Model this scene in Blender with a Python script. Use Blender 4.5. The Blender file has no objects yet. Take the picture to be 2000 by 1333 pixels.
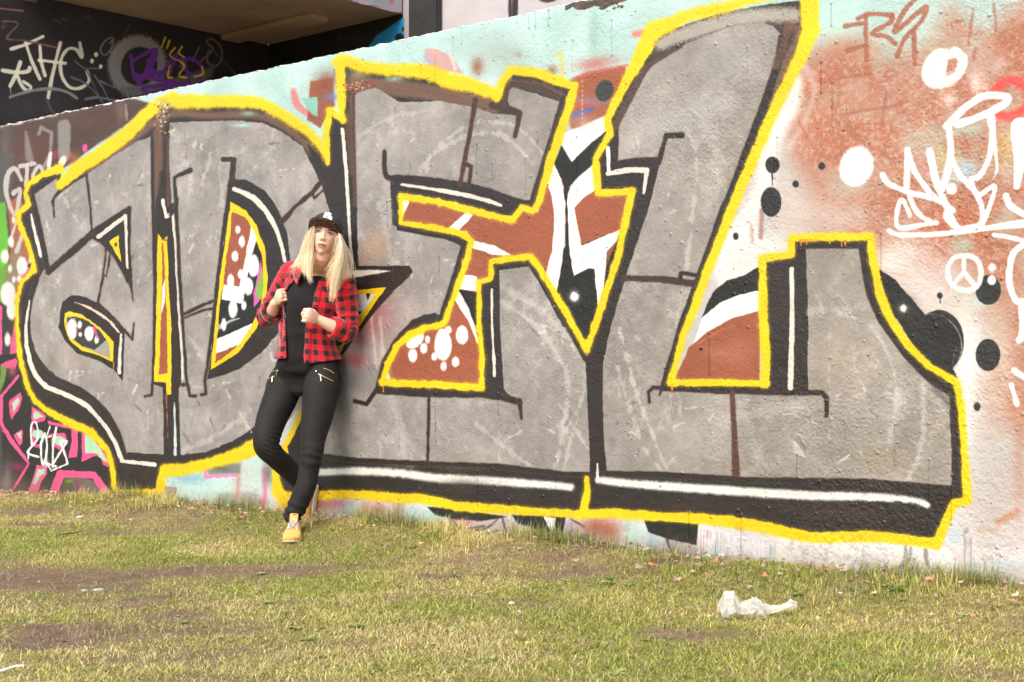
import bpy, bmesh, math, random
import numpy as np
from mathutils import Vector, Matrix, noise as mnoise

# ================================================================ camera, sky, sun
F = 2850.0 / 2000.0                    # focal length as a share of the picture width
CAM_H = .86
scene = bpy.context.scene
cam_d = bpy.data.cameras.new('camera'); cam = bpy.data.objects.new('camera', cam_d)
scene.collection.objects.link(cam); scene.camera = cam
cam.location = (0, 0, CAM_H); cam.rotation_euler = (math.radians(90), 0, 0)
cam_d.sensor_width = 36; cam_d.lens = 36 * F
cam_d.shift_y = (720 - 666.5) / 2000.0
cam_d.clip_start = .05; cam_d.clip_end = 500
world = bpy.data.worlds.new('World'); scene.world = world; world.use_nodes = True
wn = world.node_tree.nodes; wl = world.node_tree.links
sky = wn.new('ShaderNodeTexSky'); sky.sky_type = 'NISHITA'; sky.sun_disc = False
SUN_EL, SUN_AZ = math.radians(46), math.radians(-150)   # azimuth from +Y towards +X
sky.sun_elevation = SUN_EL; sky.sun_rotation = SUN_AZ
sky.air_density = 1.0; sky.dust_density = 4.0; sky.ozone_density = 1.0
bg = wn['Background']; bg.inputs['Strength'].default_value = .15
wl.new(sky.outputs['Color'], bg.inputs['Color'])
sun_d = bpy.data.lights.new('sun', 'SUN'); sun = bpy.data.objects.new('sun', sun_d); scene.collection.objects.link(sun)
sun_d.energy = 1.25; sun_d.angle = math.radians(38); sun_d.color = (1.0, .965, .92)
sv = Vector((math.sin(SUN_AZ) * math.cos(SUN_EL), math.cos(SUN_AZ) * math.cos(SUN_EL), math.sin(SUN_EL)))
sun.rotation_euler = sv.to_track_quat('Z', 'Y').to_euler(); sun.location = sv * 20
scene.view_settings.view_transform = 'Standard'; scene.view_settings.look = 'None'
scene.view_settings.gamma = 1; scene.view_settings.use_curve_mapping = False
scene.view_settings.exposure = 0.78

# ================================================================ helpers
C = scene.collection
def col_lin(c):
    return tuple((x / 12.92 if x <= .04045 else ((x + .055) / 1.055) ** 2.4) for x in [v / 255 for v in c])
def link(o, parent=None):
    C.objects.link(o)
    if parent is not None: o.parent = parent
    return o
def tag(o, label=None, cat=None, group=None, kind=None):
    if label: o['label'] = label
    if cat: o['category'] = cat
    if group: o['group'] = group
    if kind: o['kind'] = kind
    return o
def empty(name, loc=(0, 0, 0)):
    o = bpy.data.objects.new(name, None); o.location = loc; o.empty_display_size = .1
    return link(o)
def mesh_obj(name, verts, faces, mat=None, parent=None, smooth=False):
    me = bpy.data.meshes.new(name); me.from_pydata([tuple(v) for v in verts], [], [tuple(f) for f in faces]); me.update()
    if mat: me.materials.append(mat)
    if smooth: me.polygons.foreach_set('use_smooth', [True] * len(me.polygons))
    o = bpy.data.objects.new(name, me)
    link(o)
    if parent is not None:
        o.parent = parent; o.matrix_parent_inverse = Matrix.Translation(parent.location).inverted()
    return o
def new_mat(name, base=(.5, .5, .5), rough=.6, spec=.5):
    m = bpy.data.materials.new(name); m.use_nodes = True
    b = m.node_tree.nodes['Principled BSDF']
    b.inputs['Base Color'].default_value = (*base, 1); b.inputs['Roughness'].default_value = rough
    b.inputs['Specular IOR Level'].default_value = spec
    return m, m.node_tree.nodes, m.node_tree.links, b
def noise_mat(name, c1, c2, scale=20, rough=.7, bump=.2, bscale=None, detail=5, spec=.4, c3=None):
    m, n, l, b = new_mat(name, c1, rough, spec)
    tc = n.new('ShaderNodeTexCoord'); t = n.new('ShaderNodeTexNoise'); t.inputs['Scale'].default_value = scale; t.inputs['Detail'].default_value = detail
    l.new(tc.outputs['Object'], t.inputs['Vector'])
    r = n.new('ShaderNodeValToRGB'); r.color_ramp.elements[0].color = (*c1, 1); r.color_ramp.elements[1].color = (*c2, 1)
    r.color_ramp.elements[0].position = .35; r.color_ramp.elements[1].position = .65
    if c3:
        e = r.color_ramp.elements.new(.8); e.color = (*c3, 1)
    l.new(t.outputs['Fac'], r.inputs['Fac']); l.new(r.outputs['Color'], b.inputs['Base Color'])
    t2 = n.new('ShaderNodeTexNoise'); t2.inputs['Scale'].default_value = bscale or scale * 4; t2.inputs['Detail'].default_value = 4
    l.new(tc.outputs['Object'], t2.inputs['Vector'])
    bp = n.new('ShaderNodeBump'); bp.inputs['Strength'].default_value = bump; bp.inputs['Distance'].default_value = .01
    l.new(t2.outputs['Fac'], bp.inputs['Height']); l.new(bp.outputs['Normal'], b.inputs['Normal'])
    return m

# ---- the wall's own frame: s runs along it, p comes off its face, z is up
W0 = np.array([1.80702, 5.15]); WD = np.array([.74679, -.66511]); WN = np.array([-.66511, -.74679])
def wall(s, p, z):
    q = W0 + WD * s + WN * p
    return Vector((q[0], q[1], z))
def on_ray(u, v, p):
    """point that stands p metres off the wall face and is measured at (u, v) on the reference"""
    r = np.array([(u - 1000) / 2850.0, 1.0])
    t = (p + W0 @ WN) / (r @ WN)
    return Vector((r[0] * t, t, CAM_H - (v - 720) / 2850.0 * t))
# ---------------------------------------------------------------- spray painting
# A Canvas is a plane standing in the world (origin, direction along, up).  Paint is laid
# down layer by layer with numpy on the plane's own metres; `chart` gives, for each texel,
# the coordinates used in the drawing lists below (measured off the reference).
def vnoise(h, w, ch, cw, seed):
    r = np.random.RandomState(seed)
    gh, gw = int(h / ch) + 3, int(w / cw) + 3
    g = r.rand(gh, gw).astype(np.float32)
    y = np.arange(h, dtype=np.float32) / ch; x = np.arange(w, dtype=np.float32) / cw
    yi = y.astype(int); xi = x.astype(int)
    fy = y - yi; fx = x - xi
    fy = fy * fy * (3 - 2 * fy); fx = fx * fx * (3 - 2 * fx)
    a = g[yi] * (1 - fy)[:, None] + g[yi + 1] * fy[:, None]
    return a[:, xi] * (1 - fx) + a[:, xi + 1] * fx

def fbm(h, w, c, seed, octv=4):
    o = np.zeros((h, w), np.float32); amp = 1.0; tot = 0
    for k in range(octv):
        o += amp * vnoise(h, w, max(c, 1.01), max(c, 1.01), seed + k * 17); tot += amp
        amp *= .55; c = c / 2
    return o / tot

def smooth_path(pts, closed=False, n=6):
    p = np.array(pts, np.float64)
    N = len(p); out = []
    rng = range(N) if closed else range(N - 1)
    for i in rng:
        if closed:
            a, b, c, d = p[(i - 1) % N], p[i], p[(i + 1) % N], p[(i + 2) % N]
        else:
            a, b, c, d = p[max(i - 1, 0)], p[i], p[i + 1], p[min(i + 2, N - 1)]
        for t in np.arange(n) / n:
            out.append(.5 * ((2 * b) + (-a + c) * t + (2 * a - 5 * b + 4 * c - d) * t * t + (-a + 3 * b - 3 * c + d) * t ** 3))
    if not closed: out.append(p[-1])
    return np.array(out)

class Canvas:
    def __init__(s, U, V, seed=1):
        # U: chart x per column, V: chart y per texel (rows bottom-up)
        s.U = U.astype(np.float32); s.V = V.astype(np.float32)
        s.h, s.w = V.shape
        s.c = np.zeros((s.h, s.w, 3), np.float32)
        s.hgt = np.zeros((s.h, s.w), np.float32)
        s.glo = np.full((s.h, s.w), .25, np.float32)
        s.nf = vnoise(s.h, s.w, 1.6, 1.6, seed + 3)
        s.nm = fbm(s.h, s.w, 14, seed + 5, 3)
        s.nl = fbm(s.h, s.w, 90, seed + 9, 4)
    def box(s, x0, x1, y0, y1):
        c = np.nonzero((s.U >= x0) & (s.U <= x1))[0]
        if len(c) == 0: return None
        a, b = c[0], c[-1] + 1
        sub = s.V[:, a:b]
        r = np.nonzero(((sub >= y0) & (sub <= y1)).any(axis=1))[0]
        if len(r) == 0: return None
        return slice(r[0], r[-1] + 1), slice(a, b)
    def put(s, sl, a, col, glo=None, hadd=0.0):
        if isinstance(col, tuple):
            col = np.array(col, np.float32)
        s.c[sl] += a[..., None] * (col - s.c[sl])
        if glo is not None: s.glo[sl] += a * (glo - s.glo[sl])
        if hadd: s.hgt[sl] += a * hadd
    def edge(s, d, sl, soft, spk):
        # d > 0 inside (chart units) -> coverage, with sprayed grain in the soft border
        a = np.clip(d / soft + .5, 0, 1)
        a = a * a * (3 - 2 * a)
        if spk:
            g = a * (1 - a) * 4
            a = np.clip(a + (s.nf[sl] - .5) * spk * g, 0, 1)
        return a
    def stroke(s, pts, w, col, soft=2.5, alpha=1.0, smooth=False, spk=.5, wob=1.0, closed=False, glo=None, hadd=0.0):
        p = smooth_path(pts, closed) if smooth else np.array(pts, float)
        if closed and not smooth: p = np.vstack([p, p[:1]])
        if closed and smooth: p = np.vstack([p, p[:1]])
        ws = np.array(w, float) if hasattr(w, '__len__') else np.array([w, w], float)
        cum = np.r_[0, np.cumsum(np.hypot(*(p[1:] - p[:-1]).T))]
        wv = np.interp(cum / max(cum[-1], 1e-6), np.linspace(0, 1, len(ws)), ws)
        for ch in range(0, len(p) - 1, 24):
            q = p[ch:ch + 25]; qw = wv[ch:ch + 25]
            # chunks are gathered into one field first
            pass
        m = wv.max() / 2 + soft + 3
        sl = s.box(p[:, 0].min() - m, p[:, 0].max() + m, p[:, 1].min() - m, p[:, 1].max() + m)
        if sl is None: return
        D = np.full((sl[0].stop - sl[0].start, sl[1].stop - sl[1].start), -1e6, np.float32)
        for i in range(len(p) - 1):
            a, b = p[i], p[i + 1]
            mm = max(wv[i], wv[i + 1]) / 2 + soft + 3
            sb = s.box(min(a[0], b[0]) - mm, max(a[0], b[0]) + mm, min(a[1], b[1]) - mm, max(a[1], b[1]) + mm)
            if sb is None: continue
            X = s.U[sb[1]][None, :]; Y = s.V[sb]
            dx, dy = b - a; L = dx * dx + dy * dy + 1e-9
            t = np.clip(((X - a[0]) * dx + (Y - a[1]) * dy) / L, 0, 1)
            d = (wv[i] + (wv[i + 1] - wv[i]) * t) / 2 - np.hypot(X - a[0] - t * dx, Y - a[1] - t * dy)
            o = (slice(sb[0].start - sl[0].start, sb[0].stop - sl[0].start), slice(sb[1].start - sl[1].start, sb[1].stop - sl[1].start))
            np.maximum(D[o], d, out=D[o])
        D += (s.nm[sl] - .5) * 3.2 * wob
        s.put(sl, s.edge(D, sl, soft, spk) * alpha, col, glo, hadd)
    def poly(s, pts, col, soft=2.0, alpha=1.0, smooth=False, spk=.4, wob=1.0, glo=None, hadd=0.0):
        p = smooth_path(pts, True) if smooth else np.array(pts, float)
        m = soft + 4
        sl = s.box(p[:, 0].min() - m, p[:, 0].max() + m, p[:, 1].min() - m, p[:, 1].max() + m)
        if sl is None: return
        X = np.broadcast_to(s.U[sl[1]][None, :], s.V[sl].shape); Y = s.V[sl]
        ins = np.zeros(Y.shape, bool); dm = np.full(Y.shape, 1e9, np.float32)
        n = len(p)
        for i in range(n):
            a = p[i]; b = p[(i + 1) % n]
            dx, dy = float(b[0] - a[0]), float(b[1] - a[1])
            if abs(dy) > 1e-9:
                c = ((a[1] > Y) != (b[1] > Y)) & (X < dx * (Y - a[1]) / dy + a[0])
                ins ^= c
            k = 9 + soft
            sb = s.box(min(a[0], b[0]) - k, max(a[0], b[0]) + k, min(a[1], b[1]) - k, max(a[1], b[1]) + k)
            if sb is None: continue
            r0, r1 = max(sb[0].start, sl[0].start), min(sb[0].stop, sl[0].stop)
            c0, c1 = max(sb[1].start, sl[1].start), min(sb[1].stop, sl[1].stop)
            if r1 <= r0 or c1 <= c0: continue
            g = (slice(r0, r1), slice(c0, c1)); o = (slice(r0 - sl[0].start, r1 - sl[0].start), slice(c0 - sl[1].start, c1 - sl[1].start))
            Xs = s.U[g[1]][None, :]; Ys = s.V[g]
            L = dx * dx + dy * dy + 1e-9
            t = np.clip(((Xs - a[0]) * dx + (Ys - a[1]) * dy) / L, 0, 1)
            d = (Xs - a[0] - t * dx) ** 2 + (Ys - a[1] - t * dy) ** 2
            np.minimum(dm[o], d, out=dm[o])
        D = np.sqrt(np.minimum(dm, 900.0)); D = np.where(ins, D, -D)
        D += (s.nm[sl] - .5) * 3.2 * wob
        s.put(sl, s.edge(D, sl, soft, spk) * alpha, col, glo, hadd)
    def blob(s, cx, cy, rx, ry, col, soft=4.0, alpha=1.0, rot=0.0, spk=.6, wob=.6, glo=None, hadd=0.0):
        R = max(rx, ry) + soft + 4
        sl = s.box(cx - R, cx + R, cy - R, cy + R)
        if sl is None: return
        X = s.U[sl[1]][None, :] - cx; Y = s.V[sl] - cy
        c, q = math.cos(rot), math.sin(rot)
        x = (X * c + Y * q) / rx; y = (-X * q + Y * c) / ry
        D = (1 - np.hypot(x, y)) * min(rx, ry) + (s.nm[sl] - .5) * 3.2 * wob
        s.put(sl, s.edge(D, sl, soft, spk) * alpha, col, glo, hadd)
    def spray(s, cx, cy, rx, ry, col, alpha=.7, rot=0.0, grain=.6, cloud=.5):
        R = max(rx, ry) * 1.9
        sl = s.box(cx - R, cx + R, cy - R, cy + R)
        if sl is None: return
        X = s.U[sl[1]][None, :] - cx; Y = s.V[sl] - cy
        c, q = math.cos(rot), math.sin(rot)
        r2 = ((X * c + Y * q) / rx) ** 2 + ((-X * q + Y * c) / ry) ** 2
        a = np.exp(-r2 * 1.4) * (1 + (s.nl[sl] - .5) * 2.4 * cloud)
        a = np.clip(a * alpha + (s.nf[sl] - .5) * grain * np.clip(a, 0, 1) * (1.2 - a), 0, 1)
        s.put(sl, a, col)

YEL = (250, 218, 10); BLK = (49, 42, 39); BBK = (30, 32, 28); SIL = (168, 165, 161); WHT = (250, 250, 247)
OFW = (232, 228, 218); BRN = (170, 96, 66); CHB = (96, 66, 56); MNT = (192, 221, 217); PNK = (246, 96, 156); GRN = (188, 226, 196)

def paint_graffiti(K):
    h, w = K.h, K.w
    X = np.broadcast_to(K.U[None, :], K.V.shape)
    arr = lambda c: np.array(c, np.float32)
    # ---- old grounds: mint at the top, copper at the right, chalky white below
    K.c[:] = arr((206, 204, 200))
    top = 247 - .225 * X
    t = np.clip((K.V - top - 150) / 240, 0, 1)
    base = arr(MNT) * (1 - t[..., None]) + arr((205, 202, 198)) * t[..., None]
    K.c[:] = base
    mix = np.clip((K.nl - .42) * 5, 0, 1)[..., None] * .5
    K.c[:] = K.c * (1 - mix) + arr((214, 238, 236)) * mix
    # lower ground: chalky
    lo = np.clip((K.V - 930) / 60, 0, 1)[..., None]
    K.c[:] = K.c * (1 - lo) + arr((226, 224, 222)) * lo
    # copper field at the right
    f1 = np.clip((X - 1540) / 90, 0, 1) * np.clip((K.V + .25 * (X - 1600) - 60 + 240 * (K.nl - .5)) / 70, 0, 1)
    f2 = np.clip(1 - (K.V - (330 + 1.05 * (X - 1540) + 260 * (K.nl - .5))) / 150, 0, 1)
    cl = np.clip((.64 - fbm(h, w, 55, 77, 5)) * 7, 0, 1)
    cop = f1 * f2 * (.68 + .32 * cl)
    cop = np.clip(cop + (K.nf - .5) * .8 * cop * (1.1 - cop) * 2, 0, 1)
    K.c += cop[..., None] * (arr((192, 131, 102)) - K.c)
    g = np.clip((fbm(h, w, 40, 131, 5) - .56) * 7, 0, 1) * f1 * f2 * .75
    K.c += g[..., None] * (arr((206, 192, 180)) - K.c)
    g = np.clip((fbm(h, w, 60, 151, 4) - .60) * 9, 0, 1) * f1 * f2 * .6
    K.c += g[..., None] * (arr((196, 214, 204)) - K.c)
    for a in [(1600, 190, 50, 90, .8), (1625, 290, 60, 70, .9), (1700, 250, 80, 70, .45), (1740, 400, 60, 50, .7), (1900, 480, 60, 60, .8), (1950, 560, 60, 110, .6),
              (1560, 260, 25, 60, .7), (1985, 650, 25, 90, .7), (1650, 110, 50, 55, .5), (1850, 440, 70, 50, .6), (1760, 130, 60, 60, .4), (1860, 60, 60, 70, .5), (1970, 110, 60, 90, .35), (1990, 900, 18, 130, .8), (1975, 960, 30, 25, .6)]:
        K.spray(a[0], a[1], a[2], a[3], (190, 112, 78), a[4], 0, .9, .8)
    K.spray(1630, 40, 70, 45, (196, 226, 218), .9, 0, .9); K.spray(1790, 55, 55, 60, (198, 224, 216), .95, 0, .8); K.spray(1740, 80, 40, 40, (196, 216, 208), .8, 0, .8)
    K.spray(1895, 250, 26, 20, (196, 206, 190), .7); K.spray(1880, 330, 35, 26, (190, 214, 226), .7); K.spray(1850, 310, 30, 30, (214, 190, 120), .6)
    K.spray(1960, 290, 36, 40, (214, 178, 110), .55); K.spray(1800, 330, 22, 18, (206, 160, 160), .6); K.spray(1880, 480, 26, 22, (180, 196, 176), .8); K.spray(1955, 440, 24, 26, (188, 206, 190), .6)
    K.spray(1610, 200, 16, 30, (200, 205, 196), .7); K.spray(1680, 175, 14, 24, (200, 200, 190), .6)
    # white / pinkish lower right ground
    K.spray(1620, 425, 110, 40, (208, 188, 178), .9, 0, .8, .8); K.spray(1540, 420, 50, 80, (214, 200, 194), .8, 0, .6); K.spray(1600, 250, 60, 110, (196, 132, 104), .6, 0, .9, .8); K.spray(1720, 210, 130, 80, (198, 134, 106), .55, 0, .9, .9)
    K.spray(1800, 570, 90, 90, (236, 234, 232), .98, .3, .4, .3); K.spray(1740, 510, 60, 50, (240, 238, 236), .9, 0, .4, .3); K.spray(1900, 700, 60, 150, (226, 222, 218), .95, 0, .5, .5)
    K.spray(1950, 960, 80, 150, (206, 198, 192), .9, 0, .7, .7); K.spray(1960, 700, 30, 90, (226, 206, 194), .6, 0, .6); K.spray(1885, 740, 24, 130, WHT, .9, 0, .3); K.spray(1912, 590, 22, 18, (206, 232, 226), .6)
    # curve of white on the right of the tall letter
    K.stroke([(1556, 160), (1546, 205), (1512, 250), (1498, 300), (1490, 360), (1466, 420), (1446, 470), (1420, 530)], [24, 40, 46, 40, 34, 44, 64, 50], (240, 237, 234), 26, .95, True, .6)
    K.spray(1455, 500, 50, 50, (240, 238, 236), .95); K.spray(1500, 480, 60, 26, (236, 234, 232), .9)
    K.stroke([(1570, 130), (1590, 170), (1575, 230), (1540, 290)], 14, (222, 208, 200), 16, .6, True)
    K.stroke([(1487, 412), (1485, 465)], 9, (160, 100, 84), 6, .55); K.stroke([(1466, 440), (1468, 475)], 6, (196, 160, 130), 6, .5)
    # grain and bare flecks through the copper coat
    cm = np.clip((K.c[..., 0] - K.c[..., 2] - 35) / 50, 0, 1) * (X > 1500)
    pt = np.clip((fbm(h, w, 5, 411, 4) - .50) * 6, 0, 1) * (.4 + .6 * np.clip((fbm(h, w, 70, 415, 3) - .42) * 6, 0, 1))
    K.c += (cm * pt * .5)[..., None] * (arr((212, 200, 188)) - K.c)
    K.c += (cm * (K.nf - .5) * 34 + cm * (K.nm - .5) * 20)[..., None]
    # streaky copper scribble writing
    R = (176, 104, 74)
    for q in [[(1675, 37), (1700, 28), (1742, 30)], [(1690, 30), (1691, 85), (1692, 118)], [(1742, 30), (1738, 45), (1702, 66), (1730, 72), (1748, 86)],
              [(1792, -6), (1764, 25), (1746, 62), (1770, 45), (1808, 14), (1800, 40), (1768, 74), (1752, 110)], [(1784, 60), (1786, 126)], [(1655, 100), (1690, 88)], [(1650, 52), (1684, 46)]]:
        K.stroke(q, 9, R, 4, .85, True, .7, 1.2, hadd=.25)
    for q in [[(1600, 160), (1700, 145)], [(1640, 225), (1760, 205)], [(1730, 180), (1722, 245)], [(1560, 240), (1580, 275)], [(1900, 20), (1890, 90)], [(1940, 10), (1945, 60)], [(1880, 40), (1850, 50)], [(1905, 95), (1900, 120)]]:
        K.stroke(q, 6, R, 5, .55, True, .8)
    # ---- left end of the wall
    K.poly([(-400, 200), (-400, 1050), (250, 1050), (240, 880), (60, 760), (40, 480), (110, 340), (300, 205), (250, 190), (-400, 340)], (86, 66, 58), 6)
    K.poly([(250, 190), (250, 240), (235, 250), (140, 290), (120, 300), (110, 222)], (84, 62, 52), 6); K.spray(235, 222, 12, 30, (140, 110, 96), .7)
    K.spray(60, 300, 40, 60, (110, 70, 52), .9); K.spray(150, 235, 60, 20, (96, 74, 50), .9); K.spray(200, 240, 30, 30, (92, 60, 50), .9); K.spray(10, 330, 12, 90, (120, 122, 122), .9)
    K.stroke([(125, 247), (125, 305)], [26, 24], (158, 156, 152), 6, .9); K.stroke([(50, 260), (58, 310)], [6, 16], (150, 146, 144), 6, .8); K.stroke([(75, 262), (80, 250), (100, 260), (98, 300), (84, 330)], 7, (168, 164, 160), 5, .8)
    K.stroke([(245, 205), (247, 235)], 5, (170, 160, 150), 3, .7); K.blob(166, 290, 5, 8, (226, 96, 170), 3); K.spray(106, 303, 8, 10, (200, 60, 90), .8); K.spray(145, 310, 16, 14, (190, 110, 70), .8)
    K.poly([(0, 300), (28, 300), (16, 430), (18, 560), (0, 580), (-300, 600), (-300, 300)], (96, 92, 88), 8)
    K.poly([(-20, 400), (10, 396), (16, 470), (14, 520), (-20, 540)], (112, 196, 60), 5); K.poly([(-60, 540), (14, 520), (30, 580), (6, 640), (-60, 640)], (120, 170, 60), 8)
    K.poly([(14, 400), (40, 380), (60, 480), (50, 560), (26, 590), (14, 540), (22, 470)], (178, 106, 76), 4)
    K.poly([(22, 500), (36, 470), (44, 480), (34, 560), (14, 610), (10, 560)], (150, 138, 110), 5, .9)
    K.poly([(40, 500), (66, 540), (62, 570), (34, 596), (42, 560)], PNK, 2); K.poly([(0, 590), (14, 600), (40, 700), (30, 720), (0, 700)], (60, 56, 54), 4)
    K.poly([(-6, 590), (4, 600), (4, 720), (-6, 715)], PNK, 3); K.poly([(34, 600), (46, 600), (34, 700), (20, 680)], PNK, 3)
    K.poly([(8, 590), (50, 570), (60, 600), (24, 660), (30, 700), (6, 700)], (60, 58, 56), 5, .85); K.poly([(22, 660), (34, 620), (36, 700), (18, 706)], PNK, 4)
    # GTO tag
    G = (206, 202, 200)
    K.stroke([(42, 352), (30, 330), (16, 340), (12, 375), (24, 412), (32, 416), (40, 372), (27, 378)], [8, 9, 10, 9, 8, 8, 8, 10], G, 3, .95, True)
    K.stroke([(40, 325), (66, 320)], 9, G, 3, .95); K.stroke([(54, 322), (50, 362)], 8, G, 3, .95); K.stroke([(72, 328), (64, 345), (70, 360), (84, 345), (78, 326), (70, 330)], 7, G, 3, .95, True)
    K.stroke([(98, 300), (94, 340)], 8, (226, 224, 222), 3); K.blob(122, 316, 7, 12, (232, 228, 226), 4, rot=.4)
    K.stroke([(40, 416), (30, 440), (20, 470)], 6, G, 3); K.stroke([(44, 460), (32, 492)], 8, G, 3)
    for x, y, a, b in [(27, 430, 4, 8), (21, 473, 6, 11), (9, 501, 8, 13), (19, 525, 4, 7), (43, 520, 11, 18), (27, 547, 4, 7), (16, 575, 15, 24), (33, 584, 5, 7), (23, 606, 10, 20), (38, 545, 5, 7), (15, 663, 6, 13)]:
        K.blob(x, y, a, b, (232, 230, 228), 5)
    # lower left black / pink cartoon letters
    K.poly([(-60, 700), (40, 690), (70, 790), (230, 890), (235, 960), (220, 990), (-60, 990)], (44, 40, 38), 4)
    K.poly([(-400, 700), (2, 720), (4, 930), (20, 990), (-400, 990)], (90, 80, 74), 10); K.spray(14, 940, 14, 50, (150, 142, 142), .7); K.spray(40, 950, 20, 30, (96, 70, 56), .8)
    K.poly([(0, 712), (30, 700), (34, 706), (30, 722), (2, 720)], PNK, 3); K.poly([(0, 716), (14, 715), (10, 745), (0, 764)], (122, 160, 74), 4); K.spray(24, 725, 10, 14, (180, 96, 96), .9)
    K.stroke([(36, 735), (2, 775), (1, 826), (22, 862), (52, 900), (56, 906), (22, 962)], [6, 6, 6, 9, 6, 5, 4], PNK, 2); K.spray(36, 912, 16, 10, (170, 40, 110), .8)
    K.poly([(40, 766), (44, 778), (36, 802), (22, 820), (18, 805), (18, 784)], PNK, 2); K.poly([(36, 775), (38, 785), (26, 808), (24, 788)], GRN, 1.5)
    K.poly([(44, 838), (44, 866), (38, 870), (26, 850)], PNK, 2); K.poly([(41, 843), (41, 858), (33, 848)], GRN, 1.5)
    K.poly([(62, 794), (90, 812), (88, 822), (62, 830)], PNK, 2); K.poly([(66, 800), (84, 814), (66, 820)], GRN, 2)
    K.poly([(92, 822), (140, 832), (152, 836), (153, 880), (150, 894), (134, 894), (140, 860), (140, 838), (96, 830)], PNK, 2)
    K.stroke([(64, 840), (66, 866), (74, 872)], 8, PNK, 2, .9, True); K.blob(74, 848, 12, 9, GRN, 3); K.stroke([(100, 852), (124, 850), (126, 858)], 9, PNK, 2); K.blob(114, 862, 14, 10, GRN, 3); K.stroke([(104, 868), (118, 876)], 7, PNK, 2)
    K.poly([(160, 842), (190, 850), (212, 896), (214, 914), (200, 908), (198, 896), (188, 890), (160, 902)], PNK, 2); K.poly([(166, 846), (182, 856), (206, 892), (208, 902), (200, 900), (190, 886), (166, 886)], GRN, 2)
    K.poly([(72, 908), (90, 912), (92, 926), (80, 942), (74, 962), (55, 964), (56, 955)], PNK, 2); K.poly([(74, 916), (88, 918), (86, 926), (78, 930), (72, 946), (63, 945)], GRN, 2)
    K.poly([(112, 918), (185, 922), (196, 934), (216, 965), (200, 975), (180, 935), (125, 934), (112, 968), (98, 990), (85, 975), (96, 960)], PNK, 2)
    K.poly([(126, 934), (152, 934), (154, 970), (112, 972)], (82, 86, 50), 4); K.poly([(140, 934), (178, 936), (206, 972), (150, 975)], (120, 108, 98), 5); K.spray(135, 940, 10, 5, (130, 180, 50), .9); K.stroke([(148, 940), (158, 965)], 5, (150, 40, 110), 3, .8)
    # 2018
    Wt = (246, 246, 246)
    K.stroke([(62, 868), (60, 838), (67, 824), (73, 836), (72, 860), (54, 884), (76, 893)], 4.2, Wt, 1.8, 1, True); K.stroke([(56, 884), (54, 905)], 2.4, Wt, 1.5)
    K.stroke([(88, 846), (80, 870), (82, 905), (88, 900), (92, 870), (88, 848)], 4.4, Wt, 1.8, 1, True); K.stroke([(98, 834), (90, 856), (100, 852)], 3.5, Wt, 1.8)
    K.stroke([(110, 835), (104, 870), (102, 914)], 4.4, Wt, 1.8); K.stroke([(104, 905), (132, 862), (118, 862), (132, 906), (100, 920), (92, 906), (110, 912)], 4.2, Wt, 1.8); K.spray(90, 905, 5, 12, Wt, .8)
    # ---- lower strip under the letters
    K.poly([(318, 915), (500, 860), (540, 1010), (420, 1010), (312, 985)], (206, 232, 226), 8); K.spray(370, 935, 40, 14, (150, 200, 214), .8); K.poly([(318, 950), (345, 952), (345, 985), (312, 985)], (176, 170, 166), 3)
    K.spray(455, 910, 40, 12, (226, 224, 220), .95); K.spray(430, 914, 26, 10, (90, 90, 80), .85, .2); K.spray(480, 950, 30, 40, (220, 220, 216), .9); K.poly([(404, 920), (416, 905), (470, 905), (470, 926), (410, 928)], (96, 94, 88), 8, .55)
    K.stroke([(402, 915), (402, 932), (460, 928)], 6, (242, 140, 196), 4, .9); K.stroke([(515, 918), (518, 968), (512, 995)], 8, (240, 130, 180), 7, .8); K.spray(510, 985, 16, 18, (200, 90, 110), .7)
    K.poly([(425, 965), (500, 960), (520, 1012), (410, 1010)], (168, 160, 154), 12, .6); K.stroke([(466, 932), (464, 972)], 8, (222, 140, 130), 8, .6); K.spray(524, 925, 12, 26, (110, 108, 104), .7)
    K.poly([(600, 975), (2100, 1080), (2100, 1400), (600, 1400)], (228, 222, 220), 6)
    for a in [(640, 985, 50, 14, (190, 120, 120)), (690, 1000, 22, 24, (190, 224, 218)), (740, 1010, 16, 30, (176, 96, 70)), (715, 1000, 16, 26, (206, 150, 130)), (775, 1010, 14, 30, (182, 110, 84)), (800, 1015, 26, 30, (184, 226, 220)),
              (850, 1010, 34, 26, (178, 226, 218)), (700, 1020, 40, 12, (236, 180, 196)), (830, 1035, 40, 16, (232, 196, 204)), (780, 1030, 30, 14, (190, 196, 222)), (905, 1020, 26, 22, (236, 130, 160)), (960, 1030, 70, 24, (206, 200, 196)),
              (1020, 1030, 24, 30, (184, 180, 174)), (1040, 1040, 22, 24, (190, 216, 222)), (1075, 1060, 22, 14, (232, 120, 120)), (1110, 1040, 22, 30, (190, 180, 214)), (1170, 1030, 45, 26, (172, 92, 66)), (1195, 1040, 22, 30, (170, 88, 60)),
              (1235, 1045, 24, 50, (176, 226, 216)), (1275, 1060, 22, 40, (170, 210, 226)), (950, 1060, 90, 16, (226, 196, 200)), (1300, 1085, 60, 30, (176, 164, 168)), (1010, 1065, 10, 10, (236, 90, 110))]:
        K.spray(a[0], a[1], a[2], a[3], a[4], .95, 0, .8, .6)
    K.stroke([(1075, 1078), (1110, 1065), (1145, 1042)], [8, 9, 6], (120, 170, 214), 4, .85); K.stroke([(1072, 1076), (1084, 1072)], 8, (206, 110, 206), 4, .8); K.stroke([(1130, 1060), (1150, 1045)], 7, (214, 90, 110), 4, .7)
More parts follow.
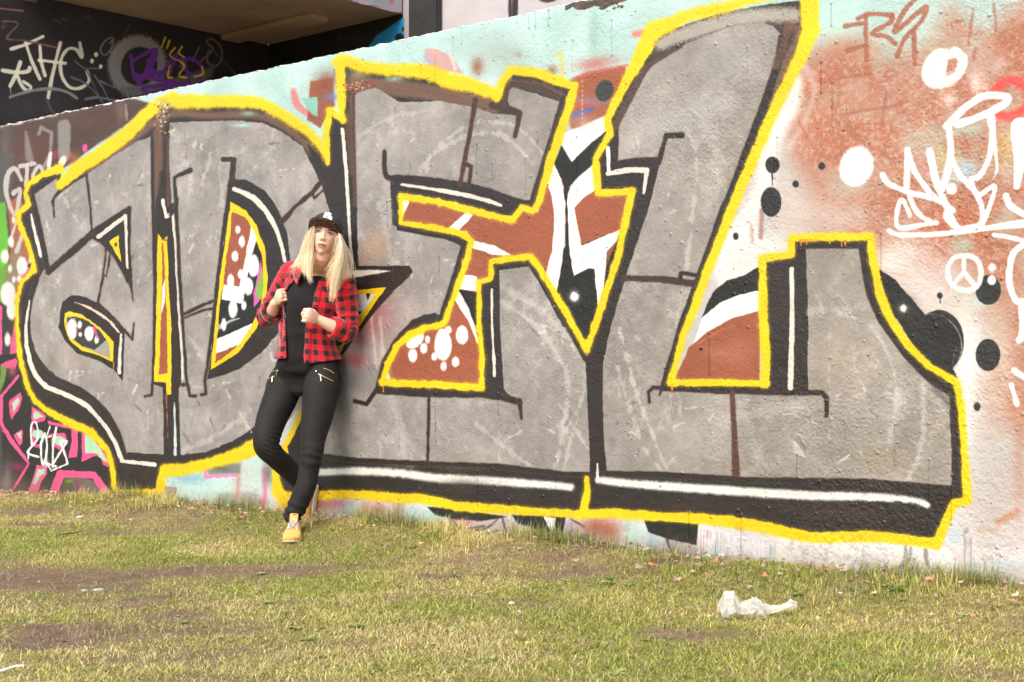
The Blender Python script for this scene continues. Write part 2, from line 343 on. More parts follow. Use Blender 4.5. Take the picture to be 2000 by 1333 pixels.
    for q in [[(872, 1005), (885, 1030), (910, 1038), (950, 1032), (978, 1008)], [(878, 1004), (890, 1026), (915, 1032), (945, 1028)], [(980, 1010), (990, 1040), (1015, 1062)], [(1055, 1045), (1030, 1066)], [(1115, 1015), (1140, 1030)]]:
        K.stroke(q, 4, (70, 68, 66), 3, .75, True)
    K.poly([(1298, 1048), (1362, 1070), (1362, 1110), (1300, 1100)], (186, 180, 182), 6); K.stroke([(1302, 1055), (1312, 1078), (1345, 1088), (1375, 1092)], 5, (70, 66, 66), 4, .8, True)
    K.poly([(1362, 1030), (1400, 1036), (1520, 1062), (1516, 1096), (1400, 1096), (1370, 1086)], (236, 236, 242), 14); K.spray(1400, 1080, 20, 20, (190, 226, 232), .7); K.spray(1505, 1085, 14, 14, (190, 226, 226), .8)
    K.poly([(1380, 1088), (1520, 1092), (1520, 1130), (1380, 1120)], (196, 184, 182), 16, .6)
    rr = random.Random(5)
    for k in range(34):
        x = 1368 + k * 4.6 + rr.uniform(-1.5, 1.5); y0 = 1034 + (x - 1368) * .17; K.stroke([(x, y0), (x + rr.uniform(-1, 1), y0 + rr.uniform(20, 70))], rr.uniform(.8, 1.8), (176, 160, 158) if k > 4 else (150, 80, 60), 2.0, rr.uniform(.1, .5))
    K.poly([(1520, 1045), (1850, 1070), (1900, 1180), (1500, 1180)], (238, 237, 235), 10); K.spray(1620, 1130, 120, 16, (196, 196, 204), .8, .05, .9, .9); K.spray(1720, 1128, 60, 12, (150, 150, 160), .5, .05, 1, 1)
    for q in [[(1768, 1068), (1766, 1095), (1750, 1112), (1735, 1116)], [(1778, 1070), (1774, 1095), (1758, 1112)], [(1806, 1075), (1812, 1105), (1830, 1128)]]:
        K.stroke(q, 6, (110, 110, 112), 7, .6, True, 1.2)
    K.stroke([(1886, 1038), (1888, 1120)], 9, (150, 130, 124), 9, .6); K.stroke([(1898, 1040), (1900, 1130)], 12, (228, 222, 224), 7, .8); K.spray(1896, 1130, 12, 18, (80, 110, 160), .9); K.spray(1865, 1050, 14, 24, (206, 222, 228), .8); K.spray(1960, 1105, 50, 16, (200, 220, 222), .7); K.spray(1930, 1035, 26, 8, (214, 180, 150), .5)
    K.stroke([(1985, 1000), (1950, 1020)], 14, (206, 150, 116), 14, .7)
    # ---- top band details
    K.stroke([(572, 178), (580, 205), (600, 222), (615, 236)], [10, 14, 12, 5], (232, 130, 130), 7, .8, True); K.spray(635, 160, 34, 22, (150, 96, 70), .95, -.7); K.poly([(606, 160), (650, 152), (654, 205), (625, 250), (600, 235)], (156, 84, 52), 5, .9)
    K.poly([(590, 193), (620, 190), (620, 230), (600, 215)], (150, 204, 190), 4); K.spray(648, 190, 18, 10, (130, 130, 190), .7)
    K.poly([(830, 97), (850, 96), (880, 110), (905, 145), (840, 135), (828, 112)], (220, 160, 156), 6, .75); K.stroke([(880, 108), (888, 135)], 7, (226, 224, 218), 5, .7); K.spray(836, 118, 8, 12, (180, 190, 220), .7)
    K.spray(932, 130, 14, 20, (160, 96, 66), .85); K.spray(1012, 108, 10, 8, (170, 130, 110), .5); K.spray(975, 110, 60, 40, (180, 190, 180), .5); K.spray(960, 160, 20, 12, (226, 232, 230), .8); K.stroke([(1085, 112), (1096, 104), (1098, 150)], 8, (232, 214, 90), 9, .6); K.spray(1078, 138, 12, 12, (170, 120, 70), .7); K.spray(1160, 70, 12, 60, (150, 196, 180), .5)
    K.poly([(1112, 158), (1150, 140), (1220, 130), (1225, 160), (1190, 230), (1160, 260), (1120, 262), (1108, 230)], (172, 100, 66), 8); K.spray(1170, 124, 50, 16, (200, 130, 120), .8, -.15); K.stroke([(1118, 154), (1170, 140), (1225, 128)], 4, (220, 110, 100), 4, .8)
    K.spray(1150, 200, 50, 12, (160, 150, 190), .7); K.stroke([(1120, 207), (1157, 207)], 7, (206, 96, 50), 3, .8); K.stroke([(1115, 228), (1155, 214)], 10, (90, 110, 200), 5, .8); K.blob(1180, 178, 17, 21, (62, 66, 64), 3, rot=.3); K.stroke([(1181, 195), (1181, 205)], 1.5, (60, 60, 60), 1)
    K.stroke([(1240, 68), (1264, 65)], 14, (252, 150, 130), 6, .9)
    for y in range(160, 260, 9): K.blob(1136 + (y % 3), y, 1.8, 3, (226, 170, 140), 1.5, .8)
    # white, black cartoon shapes between the second and third letters
    K.poly([(1098, 262), (1185, 225), (1190, 262), (1150, 330), (1118, 322), (1090, 270)], (246, 246, 246), 5)
    K.spray(1140, 240, 34, 18, (214, 196, 190), .7)
    K.poly([(1096, 285), (1117, 318), (1150, 285), (1185, 255), (1180, 300), (1160, 322), (1130, 345), (1112, 365), (1110, 420), (1112, 480), (1120, 520), (1145, 680), (1130, 650), (1080, 560), (1104, 480), (1104, 420), (1095, 370), (1082, 320)], BBK, 3)
    K.poly([(1080, 500), (1112, 480), (1240, 440), (1240, 500), (1150, 690), (1050, 560)], BBK, 3)
    K.poly([(780, 383), (1000, 430), (1010, 405), (1050, 415), (1080, 320), (1100, 360), (1106, 430), (1100, 500), (1082, 580), (1060, 535), (1040, 500), (960, 505), (955, 545), (935, 560), (940, 760), (745, 750), (765, 700), (800, 650), (870, 628), (915, 475), (905, 462), (780, 440)], BRN, 2)
    K.poly([(1082, 321), (1096, 350), (1104, 400), (1103, 470), (1096, 520), (1086, 575), (1064, 540), (1078, 490), (1083, 430), (1078, 385), (1068, 360)], WHT, 2.5)
    K.poly([(1158, 322), (1165, 372), (1142, 384), (1122, 407), (1127, 440), (1136, 480), (1160, 470), (1212, 446), (1205, 470), (1186, 492), (1184, 520), (1180, 560), (1168, 600), (1160, 527), (1150, 525), (1121, 540), (1112, 492), (1110, 440), (1108, 380), (1122, 355)], WHT, 2)
    K.poly([(1122, 407), (1142, 386), (1162, 372), (1235, 375), (1232, 400), (1212, 448), (1136, 480), (1128, 440)], BRN, 2.5); K.poly([(1206, 470), (1186, 492), (1184, 525), (1200, 480)], BRN, 3)
    K.blob(1121, 580, 8, 9, WHT, 6); K.spray(1121, 580, 12, 13, WHT, .6)
    K.poly([(782, 387), (800, 390), (784, 428), (781, 425)], WHT, 2); K.poly([(912, 414), (925, 420), (895, 453), (872, 450)], WHT, 2)
    K.poly([(922, 470), (965, 480), (1000, 500), (960, 498), (918, 484)], WHT, 3); K.poly([(905, 537), (932, 541), (932, 570), (893, 565)], WHT, 2)
    K.poly([(895, 565), (932, 572), (932, 640), (915, 610)], BBK, 2.5); K.poly([(893, 562), (915, 600), (937, 668), (932, 672), (916, 630), (888, 586)], WHT, 2)
    K.poly([(935, 668), (937, 672), (936, 720)], BRN, 2); K.poly([(756, 722), (762, 742), (750, 742)], WHT, 2)
    for x, y, a, b, r in [(808, 668, 16, 12, -.6), (816, 660, 12, 14, .4), (836, 664, 5, 7, 0), (828, 681, 7, 10, 0), (806, 695, 9, 13, 0), (866, 675, 17, 30, 0), (876, 645, 7, 8, 0), (864, 650, 7, 8, 0), (849, 697, 6, 8, 0), (903, 655, 12, 18, 0), (867, 716, 6, 9, 0), (890, 707, 7, 10, 0)]:
        K.blob(x, y, a, b, WHT, 4, rot=r)
    # inside of the last letter's upper and lower counters
    K.poly([(1405, 540), (1425, 480), (1480, 500), (1482, 540), (1440, 545), (1400, 575)], (236, 232, 228), 5)
    K.poly([(1392, 572), (1420, 548), (1450, 540), (1484, 520), (1484, 570), (1440, 585), (1400, 606), (1370, 620)], BBK, 3)
    K.poly([(1484, 568), (1484, 612), (1440, 622), (1400, 645), (1352, 678), (1372, 620), (1405, 592), (1445, 576)], WHT, 2.5)
    K.poly([(1484, 608), (1484, 745), (1315, 745), (1345, 680), (1380, 650), (1430, 622)], BRN, 2); K.stroke([(1364, 672), (1400, 650), (1435, 636)], 2.5, (214, 150, 130), 3, .6, True); K.spray(1440, 690, 40, 36, (196, 130, 100), .6); K.spray(1395, 690, 30, 14, (190, 140, 116), .5); K.blob(1369, 683, 4, 3, (40, 30, 28), 1)
    # black shape and ball at far right
    K.poly([(1712, 525), (1745, 545), (1780, 585), (1805, 615), (1830, 650), (1870, 745), (1810, 705), (1765, 655), (1735, 600)], BBK, 3, smooth=False)
    K.blob(1832, 668, 49, 62, (46, 44, 43), 2.5); K.blob(1829, 668, 43, 56, (34, 33, 32), 3); K.stroke([(1808, 614), (1840, 618), (1868, 645), (1877, 680), (1866, 718)], 1.8, (196, 192, 190), 1.5, .7, True); K.stroke([(1866, 680), (1858, 712)], 1.5, (170, 168, 166), 1.5, .5); K.spray(1770, 600, 26, 26, (60, 62, 50), .5)
    K.blob(1763, 603, 6, 7, WHT, 5); K.spray(1763, 603, 11, 11, WHT, .5); K.stroke([(1750, 625), (1770, 660), (1778, 672)], 3, (226, 226, 220), 3, .9)
    for x, y, a, b in [(1508, 323, 14, 16), (1505, 395, 20, 29), (1553, 360, 6.5, 7), (1604, 325, 6.5, 7), (1436, 462, 5.5, 7), (1928, 694, 24, 31), (1907, 795, 6.5, 8.5), (1834, 578, 5.5, 6.5), (1929, 567, 25, 29), (1990, 545, 6, 6)][:9]:
        K.blob(x, y, a, b, (44, 44, 44), 2.2, wob=.4)
    K.stroke([(1507, 338), (1507.5, 364)], 1.8, (44, 44, 44), 1); K.stroke([(1834, 582), (1835, 592)], 1.8, (44, 44, 44), 1); K.blob(1936, 548, 9, 10, WHT, 3); K.blob(1937, 523, 8, 8, (246, 240, 238), 5)
    # white marks far right
    K.blob(1672, 326, 33, 40, (250, 249, 248), 7, rot=.35)
    K.stroke([(1856, 108), (1832, 106), (1812, 130), (1812, 158), (1836, 164), (1868, 148), (1880, 118), (1864, 102)], 20, (248, 240, 238), 6, .97, True); K.blob(1832, 135, 22, 26, (250, 244, 242), 6); K.poly([(1850, 120), (1862, 114), (1862, 130), (1846, 150)], (200, 140, 112), 4)
    K.spray(1905, 162, 15, 24, (246, 226, 222), .9); K.spray(1852, 194, 17, 18, (240, 214, 208), .8); K.spray(1950, 125, 10, 22, (232, 200, 190), .6, .4); K.spray(1925, 170, 12, 14, (238, 214, 206), .5)
    K.stroke([(1942, 180), (1962, 160), (1990, 162), (2010, 190), (1998, 215), (1970, 228), (1952, 226)], 18, (248, 92, 84), 10, .95, True)
    for q, ww in [([(1848, 248), (1880, 215), (1920, 190), (1965, 190), (1960, 204), (1920, 226), (1868, 244)], 15), ([(1852, 250), (1856, 300), (1848, 345), (1838, 370)], 14), ([(1858, 310), (1872, 340), (1908, 384), (1918, 420), (1908, 442), (1872, 446), (1850, 430), (1848, 415)], 11),
                  ([(1930, 226), (1936, 260), (1930, 310), (1912, 345), (1896, 352), (1910, 382), (1942, 366), (1918, 442)], 10), ([(1936, 230), (1942, 290), (1946, 332), (1936, 352)], [12, 9, 7, 2]),
                  ([(1772, 294), (1770, 368)], 12), ([(1774, 300), (1786, 336), (1812, 372), (1832, 392)], 11), ([(1815, 296), (1826, 350), (1838, 380), (1858, 430), (1872, 450)], 14), ([(1722, 342), (1735, 360), (1780, 378), (1830, 392), (1860, 412)], 11),
                  ([(1776, 385), (1790, 415), (1808, 430), (1828, 436)], 10), ([(1776, 422), (1764, 394), (1756, 396), (1750, 430), (1756, 446), (1790, 442), (1822, 436)], 9), ([(1735, 452), (1760, 460), (1830, 458), (1900, 450), (2010, 436), (2200, 410)], [9, 10, 12, 16, 22, 22]),
                  ([(1940, 460), (1970, 464), (2010, 476)], 10), ([(1992, 250), (1992, 300), (1985, 365)], [40, 26, 12]), ([(1964, 384), (1975, 405), (2010, 425)], 13), ([(1998, 478), (1976, 500), (1970, 550), (1984, 588), (2010, 590)], 13), ([(1994, 590), (1996, 650), (1990, 665)], 14), ([(1980, 725), (2010, 745)], 12), ([(1974, 752), (1985, 790)], 10)]:
        K.stroke(q, ww, (252, 251, 250), 3.2, 1, True, .5, glo=.35, hadd=.25)
    K.blob(1858, 370, 11, 11, WHT, 4)
    K.stroke([(1882, 500), (1904, 506), (1915, 530), (1908, 560), (1884, 568), (1858, 556), (1850, 530), (1860, 506)], 10, (250, 248, 246), 3.5, .98, True, closed=True); K.stroke([(1881, 502), (1881, 532), (1858, 560)], 9, (250, 248, 246), 3.5); K.stroke([(1881, 532), (1904, 560)], 9, (250, 248, 246), 3.5)
    K.stroke([(1795, 478), (1825, 480), (1846, 500)], 5, (170, 120, 100), 5, .5, True)
    # ---- dark shapes under the last letter
    K.poly([(832, 990), (900, 995), (990, 1010), (980, 1012), (940, 1018), (890, 1015), (850, 1006)], BBK, 4); K.poly([(1000, 1006), (1060, 1008), (1105, 1010), (1095, 1056), (1075, 1050), (1035, 1030), (1010, 1022)], BBK, 3); K.poly([(1060, 1008), (1086, 1012), (1078, 1043)], WHT, 2)
    K.poly([(1256, 1012), (1362, 1024), (1360, 1066), (1300, 1052), (1265, 1040)], BBK, 3)
    # =========================================================== letters: shadow body
    C1 = [(124, 366), (165, 330), (205, 300), (255, 262), (300, 215), (345, 202), (420, 205), (500, 208), (540, 224), (580, 244), (606, 262), (628, 292), (639, 318),
          (640, 262), (643, 218), (656, 226), (672, 234), (666, 190), (663, 150), (664, 125), (700, 134), (760, 140), (830, 146), (880, 160), (930, 176), (972, 196), (978, 168), (998, 146), (1050, 150), (1118, 174),
          (1112, 205), (1090, 270), (1075, 310), (1050, 395), (1040, 412), (1020, 406), (998, 432), (970, 424), (900, 404), (785, 384), (781, 384), (784, 437), (900, 460), (917, 472), (912, 500), (890, 572), (870, 628), (800, 652), (765, 700), (748, 746),
          (850, 748), (941, 758), (940, 680), (936, 555), (958, 545), (960, 510), (1035, 502), (1060, 537), (1145, 682), (1176, 590), (1210, 495), (1233, 372), (1166, 370), (1160, 310), (1185, 268), (1188, 232), (1222, 160), (1262, 90), (1300, 62), (1400, 28), (1470, 14), (1560, 2), (1588, -10),
          (1582, 60), (1556, 125), (1498, 240), (1440, 380), (1400, 480), (1350, 612), (1310, 746), (1490, 746), (1492, 640), (1488, 508), (1544, 500), (1548, 466), (1700, 464), (1702, 500), (1720, 590), (1760, 650), (1800, 700), (1860, 748), (1872, 762), (1880, 850), (1886, 975), (1858, 982),
          (1826, 1062), (1720, 1052), (1610, 1052), (1500, 1030), (1400, 1014), (1300, 1008), (1140, 1006), (1050, 1002), (900, 985), (830, 974), (700, 965), (560, 968), (545, 950), (543, 905),
          (560, 870), (585, 812), (600, 780), (500, 880), (440, 895), (380, 908), (320, 912), (312, 960), (228, 960), (222, 905), (205, 868), (172, 838), (110, 812), (66, 782), (46, 725), (34, 640), (38, 570), (48, 545), (68, 520), (66, 500), (55, 470), (40, 430), (36, 420), (55, 402), (50, 372), (56, 360), (112, 332)]
    K.poly(C1, BLK, 1.5, glo=.45)
    # brownish thin-paint upper edges
    for q, ww in [([(165, 345), (230, 300), (300, 240), (345, 222), (400, 226), (500, 226), (550, 246), (590, 275), (612, 300)], 15), ([(690, 166), (760, 172), (830, 180), (900, 194), (960, 208)], 32), ([(1000, 165), (1050, 170), (1098, 190)], 16), ([(1290, 85), (1310, 76)], 14), ([(1570, 60), (1545, 110), (1500, 200)], 22), ([(310, 240), (309, 480)], 18), ([(687, 190), (690, 340)], 10)]:
        K.stroke(q, ww, (138, 104, 82), 12, .85, True, .7)
    K.spray(1480, 30, 80, 16, (196, 200, 186), .9); K.spray(1550, 45, 26, 30, (150, 110, 84), .8); K.spray(1340, 70, 50, 14, (184, 176, 166), .8); K.spray(1395, 50, 40, 10, (190, 184, 176), .8); K.spray(700, 145, 26, 12, (180, 176, 120), .7); K.spray(720, 165, 20, 10, (150, 90, 66), .8); K.spray(770, 155, 20, 6, (180, 214, 204), .8); K.spray(484, 222, 16, 6, (160, 196, 180), .6); K.spray(1288, 95, 10, 26, (170, 166, 150), .6, .5)
    K.stroke([(1290, 88), (1330, 70), (1380, 54), (1440, 40), (1500, 32), (1550, 30)], [22, 30, 32, 30, 30, 26], (192, 186, 176), 16, .92, True, 1.0)
    K.stroke([(1340, 86), (1390, 68), (1440, 52)], 8, (126, 100, 88), 10, .6, True)
    K.stroke([(1500, 46), (1530, 62)], 10, (92, 72, 62), 9, .7)
    # silver faces
    S = lambda p, **k: K.poly(p, SIL, 1.6, glo=.75, **k)
    S([(64, 382), (110, 346), (116, 372), (165, 345), (230, 300), (268, 276), (294, 268), (297, 400), (301, 560), (300, 640), (297, 745), (318, 758), (320, 888), (243, 884), (236, 850), (215, 805), (188, 778), (155, 755), (125, 747), (92, 720), (70, 690), (60, 650), (58, 600), (66, 560), (85, 530), (90, 522), (76, 450)])
    S([(332, 240), (400, 237), (460, 236), (510, 240), (550, 258), (590, 286), (610, 325), (628, 362), (642, 410), (652, 450), (640, 520), (640, 600), (640, 700), (600, 780), (580, 800), (552, 838), (500, 832), (455, 862), (400, 884), (350, 889), (347, 760), (345, 600), (338, 440), (330, 300)])
    S([(692, 188), (700, 180), (735, 172), (780, 200), (860, 198), (930, 212), (960, 222), (1000, 225), (985, 180), (998, 170), (1040, 182), (1094, 199), (1080, 250), (1060, 310), (1036, 395), (1020, 400), (960, 375), (920, 365), (780, 345), (760, 345), (765, 440), (880, 460), (906, 480), (895, 530), (870, 600), (862, 616), (830, 615), (800, 635), (770, 668), (752, 700), (745, 745), (760, 765), (940, 770), (1010, 790), (985, 760), (978, 700), (976, 600), (974, 528), (1032, 520), (1048, 545), (1100, 640), (1143, 710), (1147, 800), (1152, 900), (1152, 926), (1100, 925), (960, 912), (830, 908), (700, 898), (606, 895), (610, 840), (625, 760), (662, 700), (700, 650), (736, 606), (770, 568), (806, 535), (800, 525), (700, 520), (696, 400), (692, 260)])
    S([(1202, 245), (1230, 190), (1268, 130), (1320, 95), (1380, 70), (1440, 50), (1480, 42), (1510, 52), (1527, 72), (1520, 120), (1500, 170), (1480, 230), (1460, 290), (1440, 340), (1410, 420), (1370, 530), (1330, 640), (1292, 748), (1290, 765), (1560, 766), (1576, 760), (1578, 640), (1572, 486), (1678, 486), (1686, 540), (1700, 600), (1730, 650), (1765, 700), (1810, 745), (1852, 775), (1856, 860), (1858, 950), (1780, 945), (1700, 938), (1600, 938), (1500, 938), (1420, 930), (1300, 924), (1184, 922), (1178, 860), (1175, 760), (1176, 700), (1190, 640), (1220, 540), (1260, 420), (1290, 310), (1282, 312), (1240, 314), (1204, 318)])
    # silver mottling: broad smears of brighter leafing
    sil = np.all(np.abs(K.c - arr(SIL)) < 8, axis=-1)
    mv = (fbm(h, w, 70, 201, 5) - .5) * 46 + np.clip(fbm(h, w, 36, 231, 5) - .58, 0, 1) * 90 * (fbm(h, w, 5, 235, 2) > .45) + (K.nm - .5) * 22 + (K.nf - .5) * 14
    tint = np.clip((X - 900) / 1100, 0, 1)[..., None]
    K.c += sil[..., None] * (mv[..., None] + tint * arr((2, -1, -8)) + arr((2, 0, 0)))
    LG = (206, 202, 196)
    for q, ww, al in [([(860, 400), (820, 330), (900, 270), (980, 265), (1040, 320)], 9, .55), ([(830, 340), (850, 290), (930, 240), (1010, 250), (1060, 300)], 5, .5), ([(700, 270), (760, 230), (820, 220)], 8, .4), ([(980, 560), (1060, 610), (1140, 690)], 12, .45), ([(980, 590), (1060, 650), (1110, 740)], 10, .55), ([(1110, 750), (1096, 860), (1082, 915)], 9, .6), ([(1140, 760), (1110, 880), (1100, 920)], 6, .5), ([(1090, 790), (1150, 880)], 5, .55),
                      ([(1210, 640), (1240, 760), (1300, 915)], 6, .7), ([(1205, 720), (1250, 860), (1290, 920)], 5, .5), ([(1340, 250), (1360, 330), (1340, 520), (1320, 640)], 5, .45), ([(1380, 230), (1400, 320), (1380, 420)], 26, .3), ([(1210, 290), (1300, 230), (1420, 200)], 40, .3), ([(1640, 610), (1710, 650), (1750, 760), (1730, 880)], 6, .6), ([(1800, 740), (1800, 860), (1770, 940)], 10, .5), ([(1760, 750), (1740, 860)], 22, .35), ([(1580, 610), (1700, 600)], 14, .35), ([(1620, 640), (1618, 860)], 3, .4),
                      ([(745, 690), (770, 800), (800, 910)], 16, .3), ([(660, 860), (760, 760), (770, 900)], 30, .2), ([(930, 830), (1040, 915)], 7, .45), ([(740, 400), (770, 520)], 12, .4), ([(700, 300), (740, 260), (760, 440)], 14, .3), ([(480, 290), (430, 330), (440, 420)], 7, .4), ([(410, 310), (395, 360)], 4, .5), ([(590, 330), (600, 400)], 18, .3), ([(520, 300), (560, 420)], 14, .25), ([(340, 330), (430, 290)], 4, .4), ([(350, 340), (352, 400)], 6, .35), ([(1420, 820), (1560, 790)], 26, .3), ([(1230, 460), (1240, 560)], 20, .25), ([(120, 380), (150, 430), (175, 460)], 3, .5), ([(260, 480), (300, 460)], 4, .3), ([(370, 660), (400, 700)], 5, .4), ([(360, 880), (440, 840), (490, 800)], 10, .45), ([(1450, 790), (1480, 900), (1440, 930)], 14, .25)]:
        K.stroke(q, ww, LG, ww * .8 + 1.5, min(.9, al * 1.35), True, 1.3, 4.5)
    rr = random.Random(11)
    for k in range(420):                                   # thin scuffs
        x = rr.choice([rr.uniform(80, 290), rr.uniform(340, 560), rr.uniform(700, 1140), rr.uniform(1200, 1850)]); y = rr.uniform(260, 930); a = rr.uniform(0, 6.28); L = rr.uniform(6, 36)
        sl = K.box(x - 1, x + 1, y - 1, y + 1)
        if sl is None or not sil[sl].all(): continue
        cc = (222, 218, 212) if rr.random() < .75 else (120, 114, 108); K.stroke([(x, y), (x + L * .5 * math.cos(a) + rr.uniform(-4, 4), y + L * .5 * math.sin(a)), (x + L * math.cos(a), y + L * math.sin(a))], rr.uniform(.8, 2.4), cc, 2, rr.uniform(.3, .75), True, 1.2, 3)
    # tinted patches on the silver
    K.spray(720, 620, 50, 60, (196, 84, 90), .55, .5, .6); K.spray(690, 705, 26, 16, (206, 74, 84), .8); K.spray(690, 740, 30, 30, (110, 104, 106), .6); K.spray(735, 480, 24, 40, (214, 176, 148), .55); K.spray(706, 500, 12, 30, (214, 180, 150), .6); K.stroke([(725, 620), (735, 720)], 5, (220, 200, 196), 4, .7); K.stroke([(742, 620), (748, 690)], 6, (224, 206, 202), 6, .6); K.spray(815, 600, 40, 30, (190, 170, 168), .4)
    K.spray(472, 245, 26, 5, (190, 222, 218), .7); K.spray(500, 248, 12, 5, (216, 176, 190), .6); K.spray(250, 640, 60, 80, (196, 188, 188), .5); K.spray(140, 690, 50, 40, (200, 184, 172), .35); K.spray(120, 470, 40, 60, (188, 190, 190), .5); K.spray(1640, 700, 60, 60, (176, 160, 138), .35); K.spray(1720, 900, 50, 30, (164, 148, 120), .5); K.spray(900, 900, 60, 20, (170, 156, 136), .4)
    K.spray(1350, 230, 80, 50, (190, 188, 184), .6, -.4); K.spray(1420, 120, 80, 50, (190, 190, 190), .5)
    def B(p, ww, sm=False, c=BLK, al=1):
        K.stroke(p, [q + 3.5 for q in ww] if hasattr(ww, '__len__') else ww + 3.5, (120, 90, 76), 3, .4, sm, .5, 1.2)
        K.stroke(p, ww, c, 1.8, al, sm, .3, 1.0, glo=.45)
    # ---- black drawing, first letter
    B([(60, 376), (76, 440), (95, 532)], 10); B([(62, 376), (80, 362), (112, 342)], [12, 13, 8]); B([(116, 342), (117, 372)], 4)
    B([(104, 395), (106, 386), (120, 372), (150, 352), (168, 342)], 5, True); B([(103, 392), (106, 425)], [5, 2]); B([(94, 532), (140, 492), (182, 456), (252, 408)], [10, 14, 13, 9])
    B([(168, 338), (176, 400), (180, 455)], 4); B([(252, 408), (250, 480), (253, 545), (260, 590)], [8, 9, 9, 2]); B([(181, 462), (205, 480), (230, 510), (250, 550)], 7, True)
    K.poly([(184, 456), (250, 412), (250, 545), (230, 508), (205, 478)], BLK, 1.5)
    K.stroke([(192, 463), (244, 423)], 8, OFW, 1.8); K.stroke([(245, 422), (248, 524)], [6, 4], OFW, 1.5)
    K.poly([(212, 472), (231, 460), (236, 512)], YEL, 1.5); K.blob(226, 478, 3, 4, (90, 100, 30), 3)
    B([(207, 486), (200, 545), (190, 595)], 3.5); B([(216, 490), (207, 540), (200, 536)], 3)
    B([(60, 520), (72, 540), (60, 590), (56, 640), (64, 700), (90, 730), (135, 752), (165, 768), (200, 800), (228, 840), (243, 888)], [10, 9, 6, 5, 6, 8, 8, 10, 10, 9, 9], True)
    K.stroke([(58, 588), (51, 640), (55, 690), (68, 730), (90, 755), (125, 770), (165, 790), (200, 825), (222, 860), (238, 899)], [3, 5, 8, 9, 10, 9, 10, 8, 8, 8], OFW, 1.8, 1, True, .3, 1); K.stroke([(238, 901), (302, 908)], 8, OFW, 2)
    K.stroke([(61, 420), (72, 470), (80, 502)], [5, 7, 5], OFW, 1.8)
    # eye shaped counter
    K.poly([(118, 610), (122, 590), (140, 577), (165, 580), (195, 595), (245, 645), (243, 655), (240, 745), (225, 725), (200, 708), (150, 690), (126, 665), (114, 640)], BLK, 2, smooth=False)
    B([(190, 592), (225, 625), (257, 663)], 4); B([(257, 663), (261, 632)], [4, 2]); K.stroke([(146, 591), (175, 602), (210, 625), (233, 650)], [2, 5, 5, 4], (236, 214, 196), 1.5, 1, True); K.stroke([(236, 654), (233, 728)], [5, 7], OFW, 1.5)
    K.poly([(126, 612), (135, 608), (160, 615), (195, 640), (222, 668), (221, 708), (195, 695), (160, 686), (135, 665), (126, 640)], YEL, 1.5); K.poly([(130, 618), (145, 618), (170, 626), (195, 645), (214, 672), (215, 700), (190, 690), (160, 678), (138, 660), (130, 640)], (176, 170, 164), 1.5); K.poly([(131, 622), (145, 618), (170, 626), (196, 648), (208, 664), (185, 684), (160, 676), (138, 658)], (66, 62, 60), 1.5)
    for x, y, a, b in [(141, 643, 10, 20), (156, 635, 4, 8), (157, 654, 3.5, 5), (174, 652, 9, 15), (189, 664, 4.5, 8)]: K.blob(x, y, a, b, (236, 236, 238), 3)
    K.stroke([(184, 640), (190, 660)], 5, PNK, 3, .8); K.stroke([(145, 622), (152, 640)], 3, (190, 226, 180), 2, .8); K.stroke([(149, 640), (150, 655)], 2, PNK, 2, .7)
    # slot between first and second letter
    K.poly([(300, 470), (304, 400), (310, 340), (320, 330), (330, 400), (345, 395), (352, 560), (356, 700), (352, 752), (348, 760), (352, 890), (320, 890), (320, 758), (298, 750)], BLK, 2)
    B([(298, 270), (300, 400), (302, 560), (298, 750), (296, 772), (283, 775)], [5, 6, 6, 5, 4, 4]); B([(328, 270), (330, 400)], [4, 5], False, CHB); K.stroke([(304, 260), (312, 330), (306, 380)], 8, (120, 86, 72), 5, .7)
    K.stroke([(319, 392), (325, 424), (338, 418), (344, 480), (349, 600), (356, 700), (356, 740)], [7, 7, 7, 5, 5, 6, 5], OFW, 1.8); K.poly([(309, 458), (318, 468), (327, 462), (330, 560), (334, 640), (334, 770), (325, 772), (323, 748), (300, 746), (304, 640), (306, 540)], YEL, 1.5)
    K.poly([(317, 475), (319, 475), (325, 600), (326, 730), (310, 732), (313, 640), (316, 560)], BRN, 1.5); K.poly([(317, 560), (322, 545), (323, 590), (314, 615)], (236, 232, 228), 2); K.stroke([(318, 468), (325, 470)], 5, (90, 80, 30), 2, .6)
    B([(356, 752), (366, 752), (370, 774), (382, 774)], [6, 6, 5, 6]); B([(400, 740), (402, 770), (393, 772)], [4, 4, 5]); K.stroke([(340, 788), (342, 888)], [4, 6], (214, 222, 222), 1.8); K.stroke([(324, 770), (327, 855)], [3, 1], (170, 100, 70), 1.5)
    B([(335, 420), (345, 400), (341, 348), (372, 333)], [7, 7, 5, 9]); B([(346, 390), (345, 420), (352, 560), (358, 650), (364, 752)], [6, 7, 6, 5, 5]); K.stroke([(436, 312), (457, 312), (452, 355)], [10, 8, 9], (60, 48, 44), 2.5)
    # ---- second letter counter
    B([(455, 315), (445, 380), (436, 450), (426, 540), (418, 620), (405, 720), (400, 745)], 6)
    K.poly([(450, 350), (480, 352), (515, 372), (540, 405), (560, 455), (566, 500), (568, 540), (560, 600), (545, 650), (510, 690), (470, 720), (430, 735), (404, 742), (412, 700), (420, 600), (440, 450)], BLK, 2, smooth=False)
    K.stroke([(457, 370), (490, 385), (520, 415), (545, 465), (556, 510)], [10, 12, 10, 8, 7], OFW, 2, 1, True)
    K.poly([(449, 395), (480, 412), (500, 440), (517, 485), (523, 540), (520, 600), (500, 645), (465, 690), (411, 724), (420, 640), (430, 540), (444, 440)], YEL, 1.8)
    ctr = [(452, 414), (478, 425), (494, 450), (510, 500), (513, 550), (510, 595), (490, 640), (460, 680), (421, 710), (426, 650), (435, 570), (440, 520), (450, 450)]
